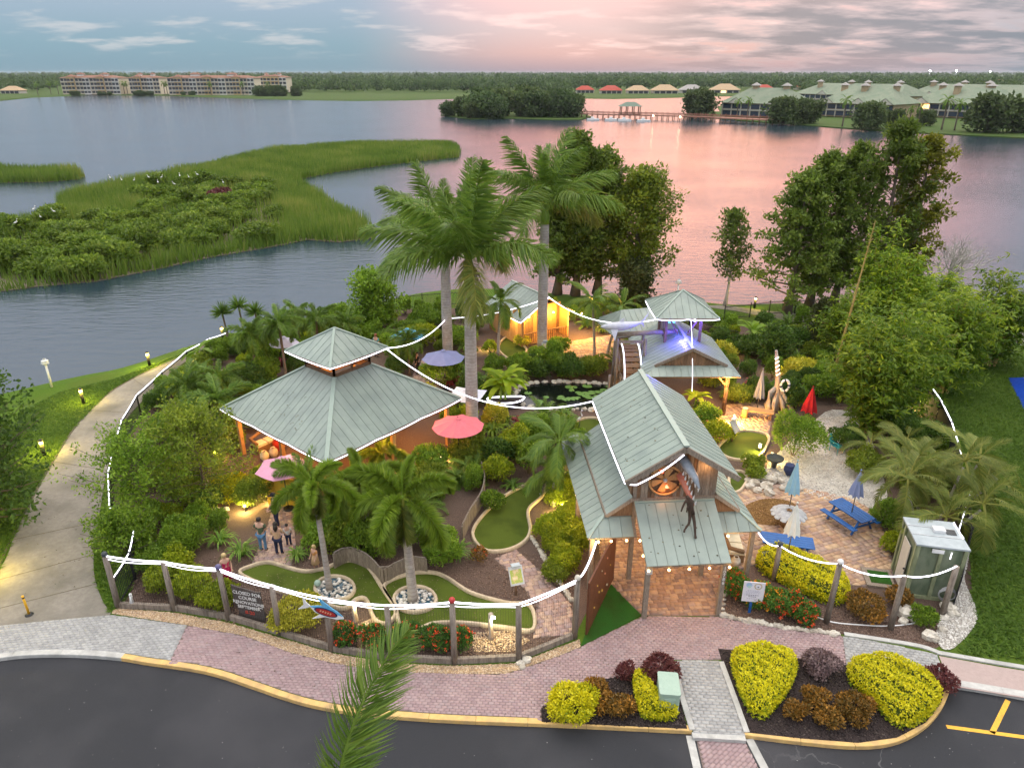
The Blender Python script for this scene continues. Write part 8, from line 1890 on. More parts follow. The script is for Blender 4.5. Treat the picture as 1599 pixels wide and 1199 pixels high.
# bollard lamps along the path
def bollard(px, top, label, on=60, dark=True, group='path bollard lamps'):
 P = G(*px); h = max(.8, ztop(P, top)); root = empty('bollard_lamp', P[:], label, 'bollard lamp', group); m = 'black_metal' if dark else 'white_paint'
 mb = MB(); mb.cyl(P, P + Vector((0, 0, h - .26)), .10, .10, 10); mb.build('column', m, root); mb = MB(); mb.cyl(P + Vector((0, 0, h - .26)), P + Vector((0, 0, h - .12)), .085, .085, 10); mb.build('lens', 'bulb_gold', root); mb = MB(); mb.lathe([(.125, h - .12), (.12, h - .05), (.05, h), (.01, h)], P, 10); mb.build('cap', m, root)
 for k in range(3):
  a = k * 2.1 + .4; lamp(root, P + Vector((math.cos(a) * .2, math.sin(a) * .2, h - .2)), on * 1.15, (1, .74, .08), .17)
bollard((131, 631), 606, 'black bollard lamp in the middle of the path lawn'); bollard((234, 572), 549, 'black bollard lamp farthest along the path lawn'); bollard((70, 712), 686, 'black bollard lamp nearest the dark left tree'); bollard((349, 530), 509, 'bollard lamp glowing where the path meets the palms', 40)
bollard((1178, 481), 463, 'bollard lamp on the lakeside path at right', 30); bollard((-22, 905), 868, 'bollard lamp just outside the left edge', 60)
# white lamp posts by the water
def water_post(px, top, label):
 P = G(*px); h = ztop(P, top); root = empty('marker_post', P[:], label, 'post'); mb = MB(); mb.cyl(P, P + Vector((0, 0, h - .35)), .075, .07, 9); mb.build('pole', 'white_paint', root)
 mb = MB(); mb.lathe([(.08, h - .42), (.2, h - .36), (.2, h - .26), (.13, h - .24), (.22, h - .18), (.2, h - .12), (.09, h - .08), (.1, h)], P, 12); mb.build('cap', 'white_paint', root); mb = MB(); mb.box(P + Vector((0, 0, h - .31)), (.5, .1, .1)); mb.build('cross_arm', 'white_paint', root)
water_post((81, 604), 560, 'white capped marker post on the lawn by the lake'); water_post((1056, 480), 436, 'white capped post behind the cupola roof')
# garden spot lights (lit in the photograph)
def spot(px, label, wt, col=(1, .78, .22), h=.35, mat='bulb_gold', post=True, lens=.07):
 P = G(*px); root = empty('garden_lamp', P[:], label, 'garden lamp', 'small lit garden lamps')
 mb = MB(); mb.cyl(P, P + Vector((0, 0, h)), .04, .04, 7); mb.build('stake', 'black_metal', root); mb = MB(); mb.lathe([(.10, h), (.09, h + .12), (.11, h + .13), (.02, h + .2)], P, 9); mb.build('hood', 'grey_metal', root); bulb(root, P + Vector((0, -.04, h - .03)), mat, lens); lamp(root, P + Vector((0, -.14, h + .04)), wt * 2.6, col, .05)
for px, lab, wt in (((384, 798), 'garden lamp left of the man in black', 40), ((336, 592), 'pale lamp beside the small left golf green', 40), ((474, 505), 'garden lamp glowing among the palms by the lake', 20), ((568, 545), 'garden lamp right of the pavilion apex', 20), ((880, 800), 'garden lamp lighting the lime hedge', 60), ((905, 770), 'garden lamp under the entrance left eave', 70), ((935, 690), 'orange garden lamp beside the entrance roof edge', 30), ((760, 545), 'garden lamp at the string-lit palm', 30), ((430, 785), 'lamp lighting the yellow panel behind the man in black', 70), ((340, 715), 'garden lamp lighting the full myrtle', 34), ((690, 720), 'garden lamp below the salmon umbrella', 40), ((800, 700), 'garden lamp among shrubs left of the christmas palms', 40), ((1185, 705), 'garden lamp at the right golf green kerb', 26), ((1205, 720), 'globe lamp beside the dark bowl fountain', 20), ((1318, 545), 'lamp glowing inside the bamboo', 50), ((1420, 640), 'lamp deep in the dense bamboo', 40), ((1130, 555), 'garden lamp behind the wheel house', 40), ((1215, 580), 'garden lamp by the yellow croton', 24), ((655, 615), 'garden lamp at the umbrella walk', 30), ((840, 560), 'lamp at the hut steps', 20), ((1145, 660), 'lamp lighting the bench patio', 150)):
 spot(px, lab, wt, (1, .74, .22) if px[0] not in (935, 1145) else (1, .5, .1))
# post light on the front course
def post_light(px, top, label, side=1, wt=30):
 P = G(*px); h = ztop(P, top); root = empty('driftwood_light', P[:], label, 'post light'); mb = MB(); mb.tube([P + Vector((0, 0, 0)), P + Vector((.02, 0, h * .15)), P + Vector((-.02, 0, h * .5)), P + Vector((0, 0, h))], [.15, .10, .085, .09], 9); mb.build('post', 'driftwood', root); bulb(root, P + Vector((.11 * side, -.06, h - .12)), 'bulb_white', .06); lamp(root, P + Vector((.22 * side, -.16, h - .14)), wt, (1, .86, .42), .05)
post_light((767, 997), 958, 'short driftwood post with a lit lamp in front of the golf green', 1, 45); post_light((556, 972), 938, 'pale short post with a lamp where the greens meet', 1, 30)
# signs
def textobj(parent, s, p, size, rz, mat, tilt=PI / 2, italic=0.0):
 fc = bpy.data.curves.new('lettering', 'FONT'); fc.body = s; fc.size = size; fc.extrude = .003; fc.align_x = 'CENTER'; fc.align_y = 'CENTER'; fc.offset = .004
 t = bpy.data.objects.new('tmp', fc); COL.objects.link(t); dg = bpy.context.evaluated_depsgraph_get(); me = bpy.data.meshes.new_from_object(t.evaluated_get(dg)); bpy.data.objects.remove(t); me.materials.clear(); me.materials.append(MATS[mat])
 o = bpy.data.objects.new('lettering', me); COL.objects.link(o); o.parent = parent; o.location = Vector(p) - wl(parent); o.rotation_euler = (tilt, 0, rz); return o
def closed_sign():
 P = G(393, 968); s = spx(P); rz = math.radians(-14); f = Frame((P.x, P.y), rz); root = empty('notice_board', P[:], 'grey-brown wavy-edged board with white closure lettering behind the fence', 'sign')
 pm('board_slate', (.075, .062, .055), (.12, .10, .09), scale=7, rough=.85, bump=.3, stretch=(1, 1, 4)); pm('letter_white', (.78, .78, .76), (.84, .84, .82), rough=.7); pm('letter_red', (.55, .05, .03), (.62, .08, .05), rough=.7)
 w, h = 1.22, 1.55; mb = MB(); out = [(-w * .46, .1), (-w * .40, .3), (-w * .5, .9), (-w * .52, h), (-w * .3, h - .06), (0, h - .1), (w * .3, h - .16), (w * .48, h - .13), (w * .46, .9), (w * .52, .35), (w * .46, .02)]
 pts = [f(x, 0, z) for x, z in out]; n = len(pts); mb.add(pts + [p + Vector(f(0, .05)) - Vector(f(0, 0)) for p in pts], [tuple(range(n)), tuple(range(2 * n - 1, n - 1, -1))] + [(i, (i + 1) % n, n + (i + 1) % n, n + i) for i in range(n)]); mb.build('board', 'board_slate', root)
 for t, z, sz, m in (('CLOSED FOR', 1.25, .20, 'letter_white'), ('COURSE', 1.03, .20, 'letter_white'), ('RENOVATIONS', .81, .19, 'letter_white'), ('SEPTEMBER', .60, .19, 'letter_white'), ('8-20', .36, .22, 'letter_red')): textobj(root, t, f(0, -.012, z), sz, rz, m)
 for x in (-.35, .35): mb = MB(); mb.box(f(x, .06, .5), (.08, .06, 1.0), rz); mb.build('stake', 'wood_post', root)
 for x0, x1, z in ((-.56, -.45, .74), (.40, .58, .70)): mb = MB(); mb.beam(f(x0, -.012, z), f(x1, -.012, z - .02), .015, .02); mb.build('painted_line', 'letter_white', root)
closed_sign()
def shark_sign():
 Q = FT[4] + Vector((-.12, -.16, -.42)); rz = math.radians(-6); root = empty('shark_sign', Q[:], 'blue and white shark-shaped sign on the fence post', 'sign'); c, s = math.cos(-.42), math.sin(-.42)
 pm('shark_blue', (.06, .30, .56), (.16, .46, .70), scale=3, rough=.4); pm('sign_red', (.34, .015, .012), (.42, .03, .02), rough=.4)
 def p2(x, z, y=0): return Q + Vector((x * c - z * s, y, x * s + z * c))
 def plate(pts, y, t, nm, m, par=None):
  a = [p2(x, z, y) for x, z in pts]; n = len(a); mb = MB(); mb.add(a + [v + Vector((0, t, 0)) for v in a], [tuple(range(n)), tuple(range(2 * n - 1, n - 1, -1))] + [(i, (i + 1) % n, n + (i + 1) % n, n + i) for i in range(n)]); return mb.build(nm, m, par or root)
 plate([(-.45, .02), (-.2, .16), (.1, .24), (.45, .2), (.75, .05), (.8, -.02), (.6, -.14), (.2, -.20), (-.2, -.14)], 0, .03, 'body', 'white_paint')
 plate([(-.46, .03), (-.2, .17), (-.05, .22), (-.34, .52), (.1, .33), (.3, .245), (.5, .19), (.74, .06), (.4, .06), (.0, .03)], -.006, .03, 'blue_back', 'shark_blue')
 plate([(-.42, .04), (-.62, .14), (-.86, .42), (-.66, .0), (-.78, -.26), (-.5, -.06)], .002, .03, 'tail', 'white_paint'); plate([(.0, -.17), (-.2, -.46), (.22, -.18)], .004, .03, 'belly_fin', 'white_paint')
 ell = lambda a, b: [(.14 + a * math.cos(t), .01 + b * math.sin(t)) for t in np.linspace(0, 2 * PI, 25)[:-1]]
 plate(ell(.42, .16), -.014, .02, 'oval_border', 'navy'); plate(ell(.36, .115), -.022, .02, 'oval_panel', 'sign_red')
 for i in range(5): plate([(-.08 + i * .09, -.02), (-.03 + i * .09, -.02), (-.02 + i * .09, .05), (-.07 + i * .09, .06)], -.03, .01, 'oval_lettering', 'fish_rose')
shark_sign()
def poster():
 P = G(1170, 957); rz = math.radians(-8); f = Frame((P.x, P.y), rz); root = empty('poster_sign', P[:], 'white poster sign with two round emblems on a blue post', 'sign')
 pm('poster_white', (.66, .66, .74), (.72, .72, .78), scale=3, rough=.6); pm('ink_grey', (.42, .42, .52), (.5, .5, .58), rough=.8); pm('ink_dark', (.16, .15, .2), (.2, .2, .25), rough=.8); pm('emblem_blue', (.34, .50, .70), (.42, .58, .76), rough=.7); pm('emblem_tan', (.48, .40, .26), (.54, .46, .32), rough=.7); pm('emblem_mint', (.40, .60, .52), (.46, .66, .58), rough=.7)
 mb = MB(); mb.box(f(0, .03, .45), (.10, .06, .95), rz); mb.build('post', 'blue_paint', root); mb = MB(); mb.box(f(.02, 0, 1.02), (.78, .025, .92), rz); bd = mb.build('board', 'poster_white', root)
 def disc(x, z, r, m, y=-.016):
  a = [f(x + r * math.cos(t), y, z + r * math.sin(t)) for t in np.linspace(0, 2 * PI, 21)[:-1]]; mb = MB(); mb.add(a, [tuple(range(20))]); return mb.build('emblem', m, bd)
 disc(-.17, 1.33, .11, 'emblem_blue'); disc(-.16, 1.26, .06, 'emblem_mint', -.019); disc(.16, 1.30, .145, 'emblem_tan'); disc(.16, 1.30, .105, 'poster_white', -.019); disc(.16, 1.28, .03, 'ink_dark', -.022)
 for z, w, m in ((1.09, .44, 'ink_grey'), (1.03, .56, 'ink_grey'), (.97, .50, 'ink_grey'), (.88, .48, 'ink_dark'), (.81, .30, 'ink_dark'), (.72, .40, 'ink_grey')):
  n = max(3, int(w / .075))
  for i in range(n): mb = MB(); mb.box(f(-.0 - w / 2 + (i + .5) * w / n, -.016, z), (w / n * random.uniform(.55, .85), .006, .026), rz); mb.build('text_line', m, bd)
poster()
def info_sign(px, label, rz, face):
 P = G(*px); f = Frame((P.x, P.y), rz); root = empty('hole_sign', P[:], label, 'sign'); M = Matrix.Rotation(rz, 3, 'Z') @ Matrix.Rotation(math.radians(-35), 3, 'X')
 mb = MB(); mb.cyl(f(0, .05, 0), f(0, .05, .8), .045, .04, 7); mb.build('post', 'wood_brown', root); mb = MB(); mb.box(f(0, 0, 1.0), (.56, .05, .74), M=M); bd = mb.build('board', 'grey_metal', root); mb = MB(); mb.box(f(0, 0, 1.0) + M @ Vector((-.01, -.03, -.03)), (.46, .02, .52), M=M); mb.build('picture', face, bd)
 mb = MB(); mb.box(f(0, .1, 1.42), (.36, .22, .05), rz); mb.build('rain_hood', 'lead_sheet', root)
def picture_mat():
 m, nt, b = new_mat('map_picture'); N, L = nt.nodes.new, nt.links.new; tc = N('ShaderNodeTexCoord'); n = N('ShaderNodeTexNoise'); n.inputs['Scale'].default_value = 5; L(tc.outputs['Object'], n.inputs['Vector']); r = N('ShaderNodeValToRGB'); L(n.outputs['Fac'], r.inputs[0]); cr = r.color_ramp
 for e, (p, c) in zip([cr.elements[0], cr.elements[1], cr.elements.new(.45), cr.elements.new(.55)], ((.35, (.55, .42, .18)), (.65, (.50, .14, .05)), (.45, (.30, .42, .06)), (.55, (.62, .48, .22)))): e.position = p; e.color = (*c, 1)
 L(r.outputs[0], b.inputs['Base Color'])
picture_mat()
info_sign((806, 930), 'tilted hole sign with colourful map beside the garden walk', .3, 'map_picture'); info_sign((852, 562), 'hole sign at the foot of the royal palm by the hut', .1, 'map_picture'); info_sign((1144, 690), 'grey hole sign beside the right golf green', .8, 'grey_metal')
# yellow delineator
def delineator():
 P = G(46, 960); root = empty('lane_delineator', P[:], 'yellow flexible lane post on a black base on the path', 'delineator'); mb = MB(); mb.lathe([(.16, 0), (.15, .04), (.07, .07), (.05, .08)], P, 12); mb.build('base', 'black_metal', root); pm('plastic_yellow', (.70, .36, .02), (.76, .42, .03), rough=.5); mb = MB(); mb.cyl(P + Vector((0, 0, .06)), P + Vector((-.02, 0, .92)), .045, .045, 9); mb.build('tube', 'plastic_yellow', root); mb = MB(); mb.cyl(P + Vector((-.017, 0, .80)), P + Vector((-.018, 0, .86)), .047, .047, 9); mb.build('band', 'black_metal', root)
delineator()
# stake fences in the course
def stake_fence(px, h, label, rail=True, tops=None):
 L = smooth_line([(p.x, p.y, 0) for p in gl(px)], 8); D = [0]
 for a, b in zip(L[:-1], L[1:]): D.append(D[-1] + (b - a).length)
 root = empty('stake_fence', L[0][:], label, 'fence'); n = int(D[-1] / .13); tp = []
 for i in range(n):
  s = (i + .5) * D[-1] / n; k = min(max(j for j in range(len(D)) if D[j] <= s), len(L) - 2); p = L[k].lerp(L[k + 1], (s - D[k]) / max(1e-6, D[k + 1] - D[k])); d = L[k + 1] - L[k]; hh = h * random.uniform(.94, 1.05)
  mb = MB(); mb.box((p.x, p.y, hh / 2), (.118, .06, hh), math.atan2(d.y, d.x)); mb.build('stake', 'wood_grey', root); tp.append(Vector((p.x, p.y, h + .05)))
 if rail: mb = MB(); mb.tube(tp[::3] + [tp[-1]], .03, 6); mb.build('rope_rail', 'wood_post', root)
stake_fence([(522, 888), (545, 878), (570, 886), (585, 898), (600, 912), (625, 900), (645, 893), (668, 896)], .75, 'curved weathered stake fence behind the front golf greens'); stake_fence([(752, 742), (757, 765), (752, 790), (735, 818), (722, 845)], .8, 'curved stake fence left of the centre golf green')
# white boat planter
def boat_planter():
 P = G(790, 637); root = empty('boat_planter', P[:], 'dark boat-shaped planter with light-edged rim in the pond', 'planter'); f = Frame((P.x, P.y), .1); ring = [f(1.15 * math.cos(a), .5 * math.sin(a), .55 + .12 * abs(math.cos(a)) ** 3) for a in np.linspace(0, 2 * PI, 25)[:-1]]; low = [f(.8 * math.cos(a), .3 * math.sin(a), .0) for a in np.linspace(0, 2 * PI, 25)[:-1]]
 mb = MB(); mb.add(ring + low, [(i, 24 + i, 24 + (i + 1) % 24, (i + 1) % 24) for i in range(24)]); mb.build('hull', 'ceramic_dark', root); mb = MB(); mb.tube(ring, .045, 6, closed=True); mb.build('rim_light', 'rope_light', root); mb = MB(); mb.add([f(1.1 * math.cos(a), .46 * math.sin(a), .5) for a in np.linspace(0, 2 * PI, 25)[:-1]], [tuple(range(24))]); mb.build('soil', 'dark_mulch', root)
boat_planter()
# wicker sofas, chairs and jars under the pavilion, cushion bench right of the entrance
pm('wicker', (.17, .10, .05), (.28, .17, .09), scale=26, rough=.8, bump=.5); pm('cushion', (.62, .56, .40), (.70, .64, .48), rough=.9); pm('jar_red', (.36, .02, .012), (.44, .04, .02), rough=.4); pm('ball_orange', (.62, .13, .02), (.68, .18, .03), rough=.5)
def sofa(P, rz, label, w=1.3, cush='cushion'):
 f = Frame((P.x, P.y), rz); root = empty('wicker_sofa', P[:], label, 'sofa'); mb = MB(); mb.box(f(0, 0, .2), (w, .7, .4), rz); mb.build('frame', 'wicker', root); mb = MB(); mb.tube([f(-w / 2, -.3, .6), f(-w / 2, .3, .75), f(0, .42, .85), f(w / 2, .3, .75), f(w / 2, -.3, .6)], .1, 7); mb.build('backrest', 'wicker', root)
 for x in (-w / 4, w / 4): mb = MB(); mb.box(f(x, -.04, .46), (w / 2 - .06, .6, .13), rz); mb.build('cushion', cush, root)
sofa(G(1143, 862), 1.45, 'wicker bench with cream cushions right of the entrance canopy', 1.5); sofa(G(415, 700), .9, 'curved wicker seat under the left pavilion eave'); sofa(G(600, 660), -.8, 'wicker seat in the warm light under the right pavilion eave')
def jar(px, label, m, r=.3, z=0, kind='jar'):
 P = G(*px); root = empty(kind, P[:], label, kind.replace('_', ' ')); mb = MB(); mb.lathe([(r * .6, z), (r, z + r * .8), (r * .95, z + r * 1.5), (r * .5, z + r * 2), (r * .55, z + r * 2.2), (r * .4, z + r * 2.1)], P, 14); mb.build('vessel', m, root)
jar((437, 702), 'large red glazed jar under the left pavilion eave', 'jar_red', .36, 0, 'jar'); jar((428, 712), 'pale pot beside the red jar', 'th_white', .24, 0, 'pot'); jar((414, 718), 'second pale pot left of the pink umbrella', 'cushion', .24, 0, 'pot'); jar((690, 645), 'orange pot at the right pavilion eave', 'ball_orange', .26, 0, 'pot'); jar((560, 690), 'red-orange low barrel glowing inside the pavilion', 'ball_orange', .4, 0, 'barrel'); jar((1148, 882), 'pale stone drum beside the wicker bench', 'stone', .2, 0, 'pot')
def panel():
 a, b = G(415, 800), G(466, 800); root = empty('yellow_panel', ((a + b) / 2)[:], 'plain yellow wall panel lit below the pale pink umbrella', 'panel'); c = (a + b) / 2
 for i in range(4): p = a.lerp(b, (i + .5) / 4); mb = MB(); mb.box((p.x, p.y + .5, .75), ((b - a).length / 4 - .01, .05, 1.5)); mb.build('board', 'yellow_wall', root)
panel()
# tarps at the right edge
def tarp():
 P = G(1608, 640); root = empty('blue_tarp', P[:], 'large blue tarp tent at the right edge', 'tarp'); mb = MB(); q = [G(1572, 590), G(1680, 590), G(1720, 705), G(1618, 678)]; top = [G(1596, 600) + Vector((0, 0, .5)), G(1700, 630) + Vector((0, 0, .5))]
 mb.add(q + top, [(0, 3, 4), (3, 2, 5, 4), (2, 1, 5), (1, 0, 4, 5)]); mb.build('sheet', 'tarp_blue', root); mb = MB(); mb.cyl(top[0] - Vector((0, 0, .5)), top[0], .04, .04, 6); mb.build('tent_pole', 'grey_metal', root)
 P = G(1545, 520); root = empty('blue_canopy', P[:], 'small blue canopy seen through the bamboo', 'canopy'); f = Frame((P.x, P.y), .2)
 mb = MB(); hip(mb, f, -1.4, 1.4, -1.2, 1.2, 1.9, 2.5, .9); mb.build('canopy_sheet', 'tarp_blue', root)
 for x in (-1.3, 1.3):
  for y in (-1.1, 1.1): mb = MB(); mb.cyl(f(x, y, 0), f(x, y, 1.95), .03, .03, 6); mb.build('leg', 'grey_metal', root)
tarp()
path_r2 = gl([(1090, 478), (1150, 486), (1220, 500), (1280, 508), (1400, 512), (1599, 540), (1700, 552), (1700, 530), (1599, 520), (1420, 500), (1290, 494), (1200, 486), (1130, 477)]); flat('lakeside_path', path_r2, .03, 'concrete', skirt=.04)
# small bone statue, statues
P = G(208, 948); root = empty('white_figurine', P[:], 'small white figurine on the edging timber', 'figurine'); mb = MB(); mb.tube([P + Vector((0, 0, .2)), P + Vector((0, 0, .42)), P + Vector((.02, 0, .55))], [.09, .05, .06], 7); mb.build('torso', 'white_paint', root); mb = MB(); mb.ball(P + Vector((.02, 0, .62)), .06, 7, 5); mb.build('head', 'white_paint', root)
P = G(497, 918); root = empty('green_globe', P[:], 'pale green gazing globe in the left planter island', 'globe'); mb = MB(); mb.ball(P + Vector((0, 0, .25)), .14, 12, 9); mb.build('globe', 'box_green', root); mb = MB(); mb.cyl(P, P + Vector((0, 0, .16)), .06, .05, 8); mb.build('stand', 'stone', root)
P = G(905, 668); root = empty('white_heron_statue', P[:], 'white heron statue beside the pond bank', 'statue'); mb = MB(); mb.tube([P + Vector((-.2, 0, .5)), P + Vector((0, 0, .6)), P + Vector((.1, 0, .8)), P + Vector((.02, 0, 1.0)), P + Vector((.1, 0, 1.15))], [.03, .12, .05, .035, .05], 8); mb.build('body', 'white_paint', root); mb = MB(); mb.cyl(P, P + Vector((0, 0, .55)), .02, .02, 5); mb.build('leg', 'ceramic_dark', root)
# PEOPLE
pm('skin_a', (.52, .31, .22), (.56, .34, .25), rough=.6); pm('hair_dark', (.022, .016, .012), (.035, .026, .02), rough=.6); pm('hair_blond', (.50, .36, .16), (.58, .44, .22), rough=.6); pm('hair_red', (.22, .08, .04), (.28, .10, .05), rough=.6)
for k, c in dict(black=(.012, .012, .014), green=(.07, .10, .055), jeans=(.09, .19, .32), navyjean=(.015, .02, .05), tan=(.55, .36, .21), magenta=(.40, .012, .08), teal=(.10, .34, .36), orange=(.50, .24, .08), white=(.6, .6, .6)).items(): pm('wear_' + k, c, tuple(min(1, x * 1.2) for x in c), scale=12, rough=.9)
def person(px, h, rz, label, top, legs, hair, sleeve='short', skirt=None, hairlen=.1, cap=None, pose=0, arms=None, walk=.0):
 P = G(*px); root = empty('person', P[:], label, 'person'); c, s = math.cos(rz), math.sin(rz); k = h / 1.75
 q = lambda x, y, z: P + Vector((x * c - y * s, x * s + y * c, z)) * 1.0 if False else P + Vector(((x * c - y * s) * k, (x * s + y * c) * k, z * k))
 A = arms or [((.24, .02, 1.12), (.22, .16, .92)), ((-.24, .02, 1.12), (-.22, .16, .92))]
 J = [(q(0, 0, .95), .135), (q(0, 0, 1.12), .12), (q(0, 0, 1.34), .14), (q(0, 0, 1.47), .062), (q(0, .01, 1.55), .068), (q(0, .015, 1.64), .098), (q(0, .01, 1.73), .07),
   (q(.18, 0, 1.40), .062), (q(*A[0][0]), .045), (q(*A[0][1]), .034), (q(-.18, 0, 1.40), .062), (q(*A[1][0]), .045), (q(*A[1][1]), .034),
   (q(.095, 0, .86), .10), (q(.105, .02 + walk, .48), .064), (q(.11, -.01 + walk * .3, .09), .045), (q(.115, .13 + walk * .3, .035), .038), (q(-.095, 0, .86), .10), (q(-.105, .02 - walk, .48), .064), (q(-.11, -.01 - walk, .09), .045), (q(-.115, .13 - walk, .035), .038)]
 ed = [(0, 1), (1, 2), (2, 3), (3, 4), (4, 5), (5, 6), (2, 7), (7, 8), (8, 9), (2, 10), (10, 11), (11, 12), (0, 13), (13, 14), (14, 15), (15, 16), (0, 17), (17, 18), (18, 19), (19, 20)]
 hands = []
 for i in (9, 12):      # palm and five fingers
  b = Vector(J[i][0]); e = Vector(J[i - 1][0]); d = (b - e).normalized(); sd = d.cross(Vector((0, 0, 1))); sd = sd.normalized() if sd.length > .1 else Vector((1, 0, 0)); n0 = len(J); J.append((b + d * .07 * k, .030 * k)); ed.append((i, n0))
  for f in range(5):
   o = (f - 2) * .02 * k; L = (.05, .085, .095, .085, .065)[f] * k; J.append((b + d * (.07 * k + L) + sd * o * 1.6 if f else b + d * .06 * k + sd * -.06 * k, .009)); ed.append((n0, len(J) - 1))
 J = [(p, r * k if r > .012 and i < 21 else r) for i, (p, r) in enumerate(J)]
 skin_body('body', J, ed, 'skin_a', root)
 g = 1.16
 T = [0, 1, 2, 7, 10] + ([8, 11] if sleeve != 'none' else []) + ([9, 12] if sleeve == 'long' else []); m = {j: n for n, j in enumerate(T)}
 jj = [(J[j][0], J[j][1] * (g if j not in (9, 12) else 1.1)) for j in T]; ee = [(m[a], m[b]) for a, b in ed if a in m and b in m]
 if sleeve == 'short':
  for j, b in ((8, 7), (11, 10)): jj[m[j]] = (Vector(J[b][0]).lerp(Vector(J[j][0]), .75), J[j][1] * 1.35)
 skin_body('shirt', jj, ee, top, root, 1)
 if skirt is None:
  T = [0, 13, 14, 15, 17, 18, 19]; m = {j: n for n, j in enumerate(T)}; skin_body('trousers', [(J[j][0], J[j][1] * (1.14 if j != 15 and j != 19 else 1.5)) for j in T], [(m[a], m[b]) for a, b in ed if a in m and b in m], legs, root)
 else:
  mb = MB(); mb.lathe([(.16 * k, 1.08 * k), (.19 * k, .9 * k), (.26 * k, skirt * k), (.24 * k, skirt * k)], P, 14); mb.build('skirt', legs, root)
 for j in (16, 20): p = Vector(J[j][0]); a = Vector(J[j - 1][0]); mb = MB(); mb.ball((p.lerp(a, .35).x, p.lerp(a, .35).y, .05 * k), .075 * k, 8, 5, (.75 + .5 * abs(s), .75 + .5 * abs(c), .6)); mb.build('shoe', 'wear_black', root)
 hd = Vector(J[5][0]); mb = MB(); mb.ball(hd + Vector((s * .02, -c * .02, .035)) * k, .113 * k, 12, 8, (1, 1, 1.02))
 if hairlen > .15: mb.tube([hd + Vector((s * .06, -c * .06, .02)) * k, hd + Vector((s * .10, -c * .10, -.16)) * k, hd + Vector((s * .11, -c * .11, -hairlen)) * k], [.10 * k, .105 * k, .05 * k], 9)
 hr = mb.build('hair', hair, root)
 fc = lambda x, y, z: hd + Vector((x * c - y * s, x * s + y * c, z)) * k
 mb = MB(); mb.ball(fc(0, .105, -.015), .016 * k, 6, 4, (1, 1, 1.5)); mb.build('nose', 'skin_a', root)
 for e in (-1, 1): mb = MB(); mb.ball(fc(e * .035, .092, .012), .011 * k, 6, 4); mb.build('eye', 'ceramic_dark', root); mb = MB(); mb.ball(fc(e * .10, 0, -.01), .022 * k, 6, 4, (.5, 1, 1.4)); mb.build('ear', 'skin_a', root)
 mb = MB(); mb.ball(fc(0, .094, -.052), .022 * k, 6, 4, (1.2, .5, .35)); mb.build('mouth', 'gum_pink', root)
 if cap:
  mb = MB(); mb.lathe([(.122 * k, .02 * k), (.12 * k, .07 * k), (.07 * k, .13 * k), (.01, .145 * k)], hd, 12); cp = mb.build('cap', cap, root); mb = MB(); mb.box(fc(0, .15, .03), (.15 * k, .12 * k, .015), rz); mb.build('cap_brim', cap, cp)
 return root
person((437, 866), 1.66, .15, 'woman in tan top and dark flared trousers seen from behind on the walk', 'wear_tan', 'wear_navyjean', 'hair_dark', 'short', hairlen=.3, arms=[((.24, .05, 1.12), (.14, .26, 1.08)), ((-.24, .02, 1.12), (-.16, .24, 1.05))])
person((412, 860), 1.72, .0, 'man in dark green shirt and blue jeans with his back turned', 'wear_green', 'wear_jeans', 'hair_dark', 'short', arms=[((.27, .04, 1.14), (.12, .2, 1.0)), ((-.3, .05, 1.16), (-.3, .2, 1.22))])
person((434, 822), 1.78, 2.2, 'man in black shirt and dark cap looking down by the yellow panel', 'wear_black', 'wear_navyjean', 'hair_dark', 'short', cap='wear_black', arms=[((.25, .06, 1.12), (.1, .26, 1.02)), ((-.25, .06, 1.12), (-.1, .28, 1.0))])
person((358, 912), 1.5, -2.6, 'blond person in magenta dress walking behind the front fence', 'wear_magenta', 'wear_magenta', 'hair_blond', 'none', .42, .34, walk=.12)
person((452, 852), 1.15, .3, 'small child in white print top in front of the tan-topped woman', 'wear_white', 'wear_navyjean', 'hair_dark', 'short')
person((589, 556), 1.72, 2.8, 'man in teal shirt standing beyond the pavilion', 'wear_teal', 'wear_navyjean', 'hair_red', 'short')
person((653, 584), 1.68, 2.0, 'person in black standing left of the periwinkle umbrella', 'wear_black', 'wear_black', 'hair_dark', 'long')
person((494, 888), 1.2, 2.6, 'child in orange-yellow clothes beside the slender foxtail trunk', 'wear_orange', 'wear_tan', 'hair_blond', 'short', .45, .2, walk=.1)
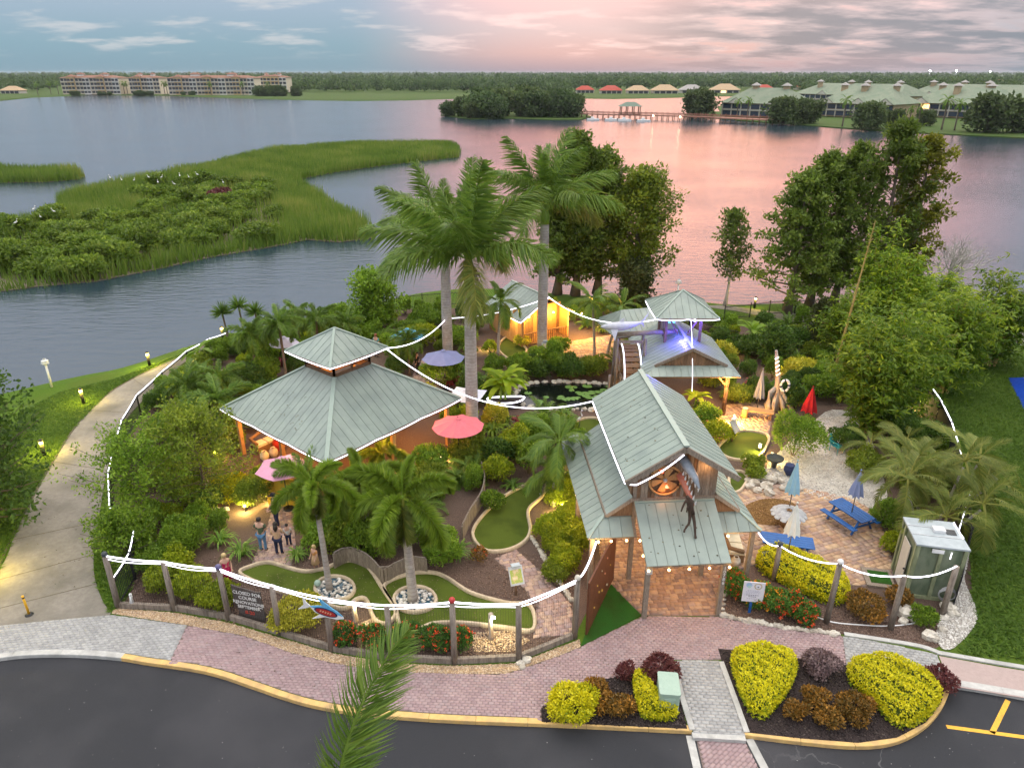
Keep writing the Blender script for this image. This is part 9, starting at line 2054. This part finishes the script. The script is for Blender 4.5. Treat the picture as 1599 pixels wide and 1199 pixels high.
# grit and leaf litter
islandm('litter', [(.10, .07, .03), (.16, .11, .05), (.06, .05, .03), (.22, .17, .08)])
islandm('grit', [(.30, .30, .30), (.20, .19, .18), (.42, .41, .40)])
rp = scatter(gl([(0, 1050), (230, 1062), (430, 1110), (700, 1150), (1070, 1165), (1080, 1260), (0, 1260)], -.13), 70); pebbles('road_grit', rp, .015, 'grit', z=-.132, flatz=.4, kind='stuff')
rp = scatter(gl([(1180, 1175), (1340, 1185), (1480, 1120), (1600, 1120), (1700, 1260), (1200, 1260)], -.13), 60); pebbles('road_grit', rp, .015, 'grit', z=-.132, flatz=.4, kind='stuff')
pebbles('path_leaf_litter', np.vstack([scatter(pinkA, 110), scatter(PATH, 90)]), .022, 'litter', z=.03, flatz=.3, kind='stuff')
def roof_litter(f, x0, x1, y0, y1, zf, n, par):
 q = np.array([[*f(x, y)[:2], zf(x, y) + .02] for x, y in zip(rng.uniform(x0, x1, n), rng.uniform(y0, y1, n))]); o = pebbles('leaf_litter', q, .035, 'litter', flatz=.3, kind='stuff'); o.parent = bpy.data.objects[par]; o.location = -wl(bpy.data.objects[par])
roof_litter(PAV, -2.2, 1.6, -4.2, -2.4, lambda x, y: 2.8 + (4.47 + y) * 2.2 / 3.27, 46, 'open_pavilion')
roof_litter(ENT, -2.0, -.2, 1.5, 8.4, lambda x, y: 6.58 + x * 1.36 / 2.14, 26, 'entrance_building')
roof_litter(ENT, -1.4, 1.4, -.1, 2.0, lambda x, y: 2.62 + (y + .28) * 1.25 / 2.45, 22, 'entrance_building')
# evening haze
pm('haze_skin', (.5, .5, .5)); m = MATS['haze_skin']; nt = m.node_tree
for n in list(nt.nodes):
 if n.type != 'OUTPUT_MATERIAL': nt.nodes.remove(n)
pv_ = nt.nodes.new('ShaderNodeVolumePrincipled'); pv_.inputs['Color'].default_value = (.82, .88, .95, 1); pv_.inputs['Density'].default_value = .00006; pv_.inputs['Anisotropy'].default_value = .2
nt.links.new(pv_.outputs[0], nt.nodes['Material Output'].inputs['Volume'])
mb = MB(); mb.box((0, 2900, 9.5), (11000, 6200, 27.0)); hz = mb.build('haze', 'haze_skin', kind='stuff')
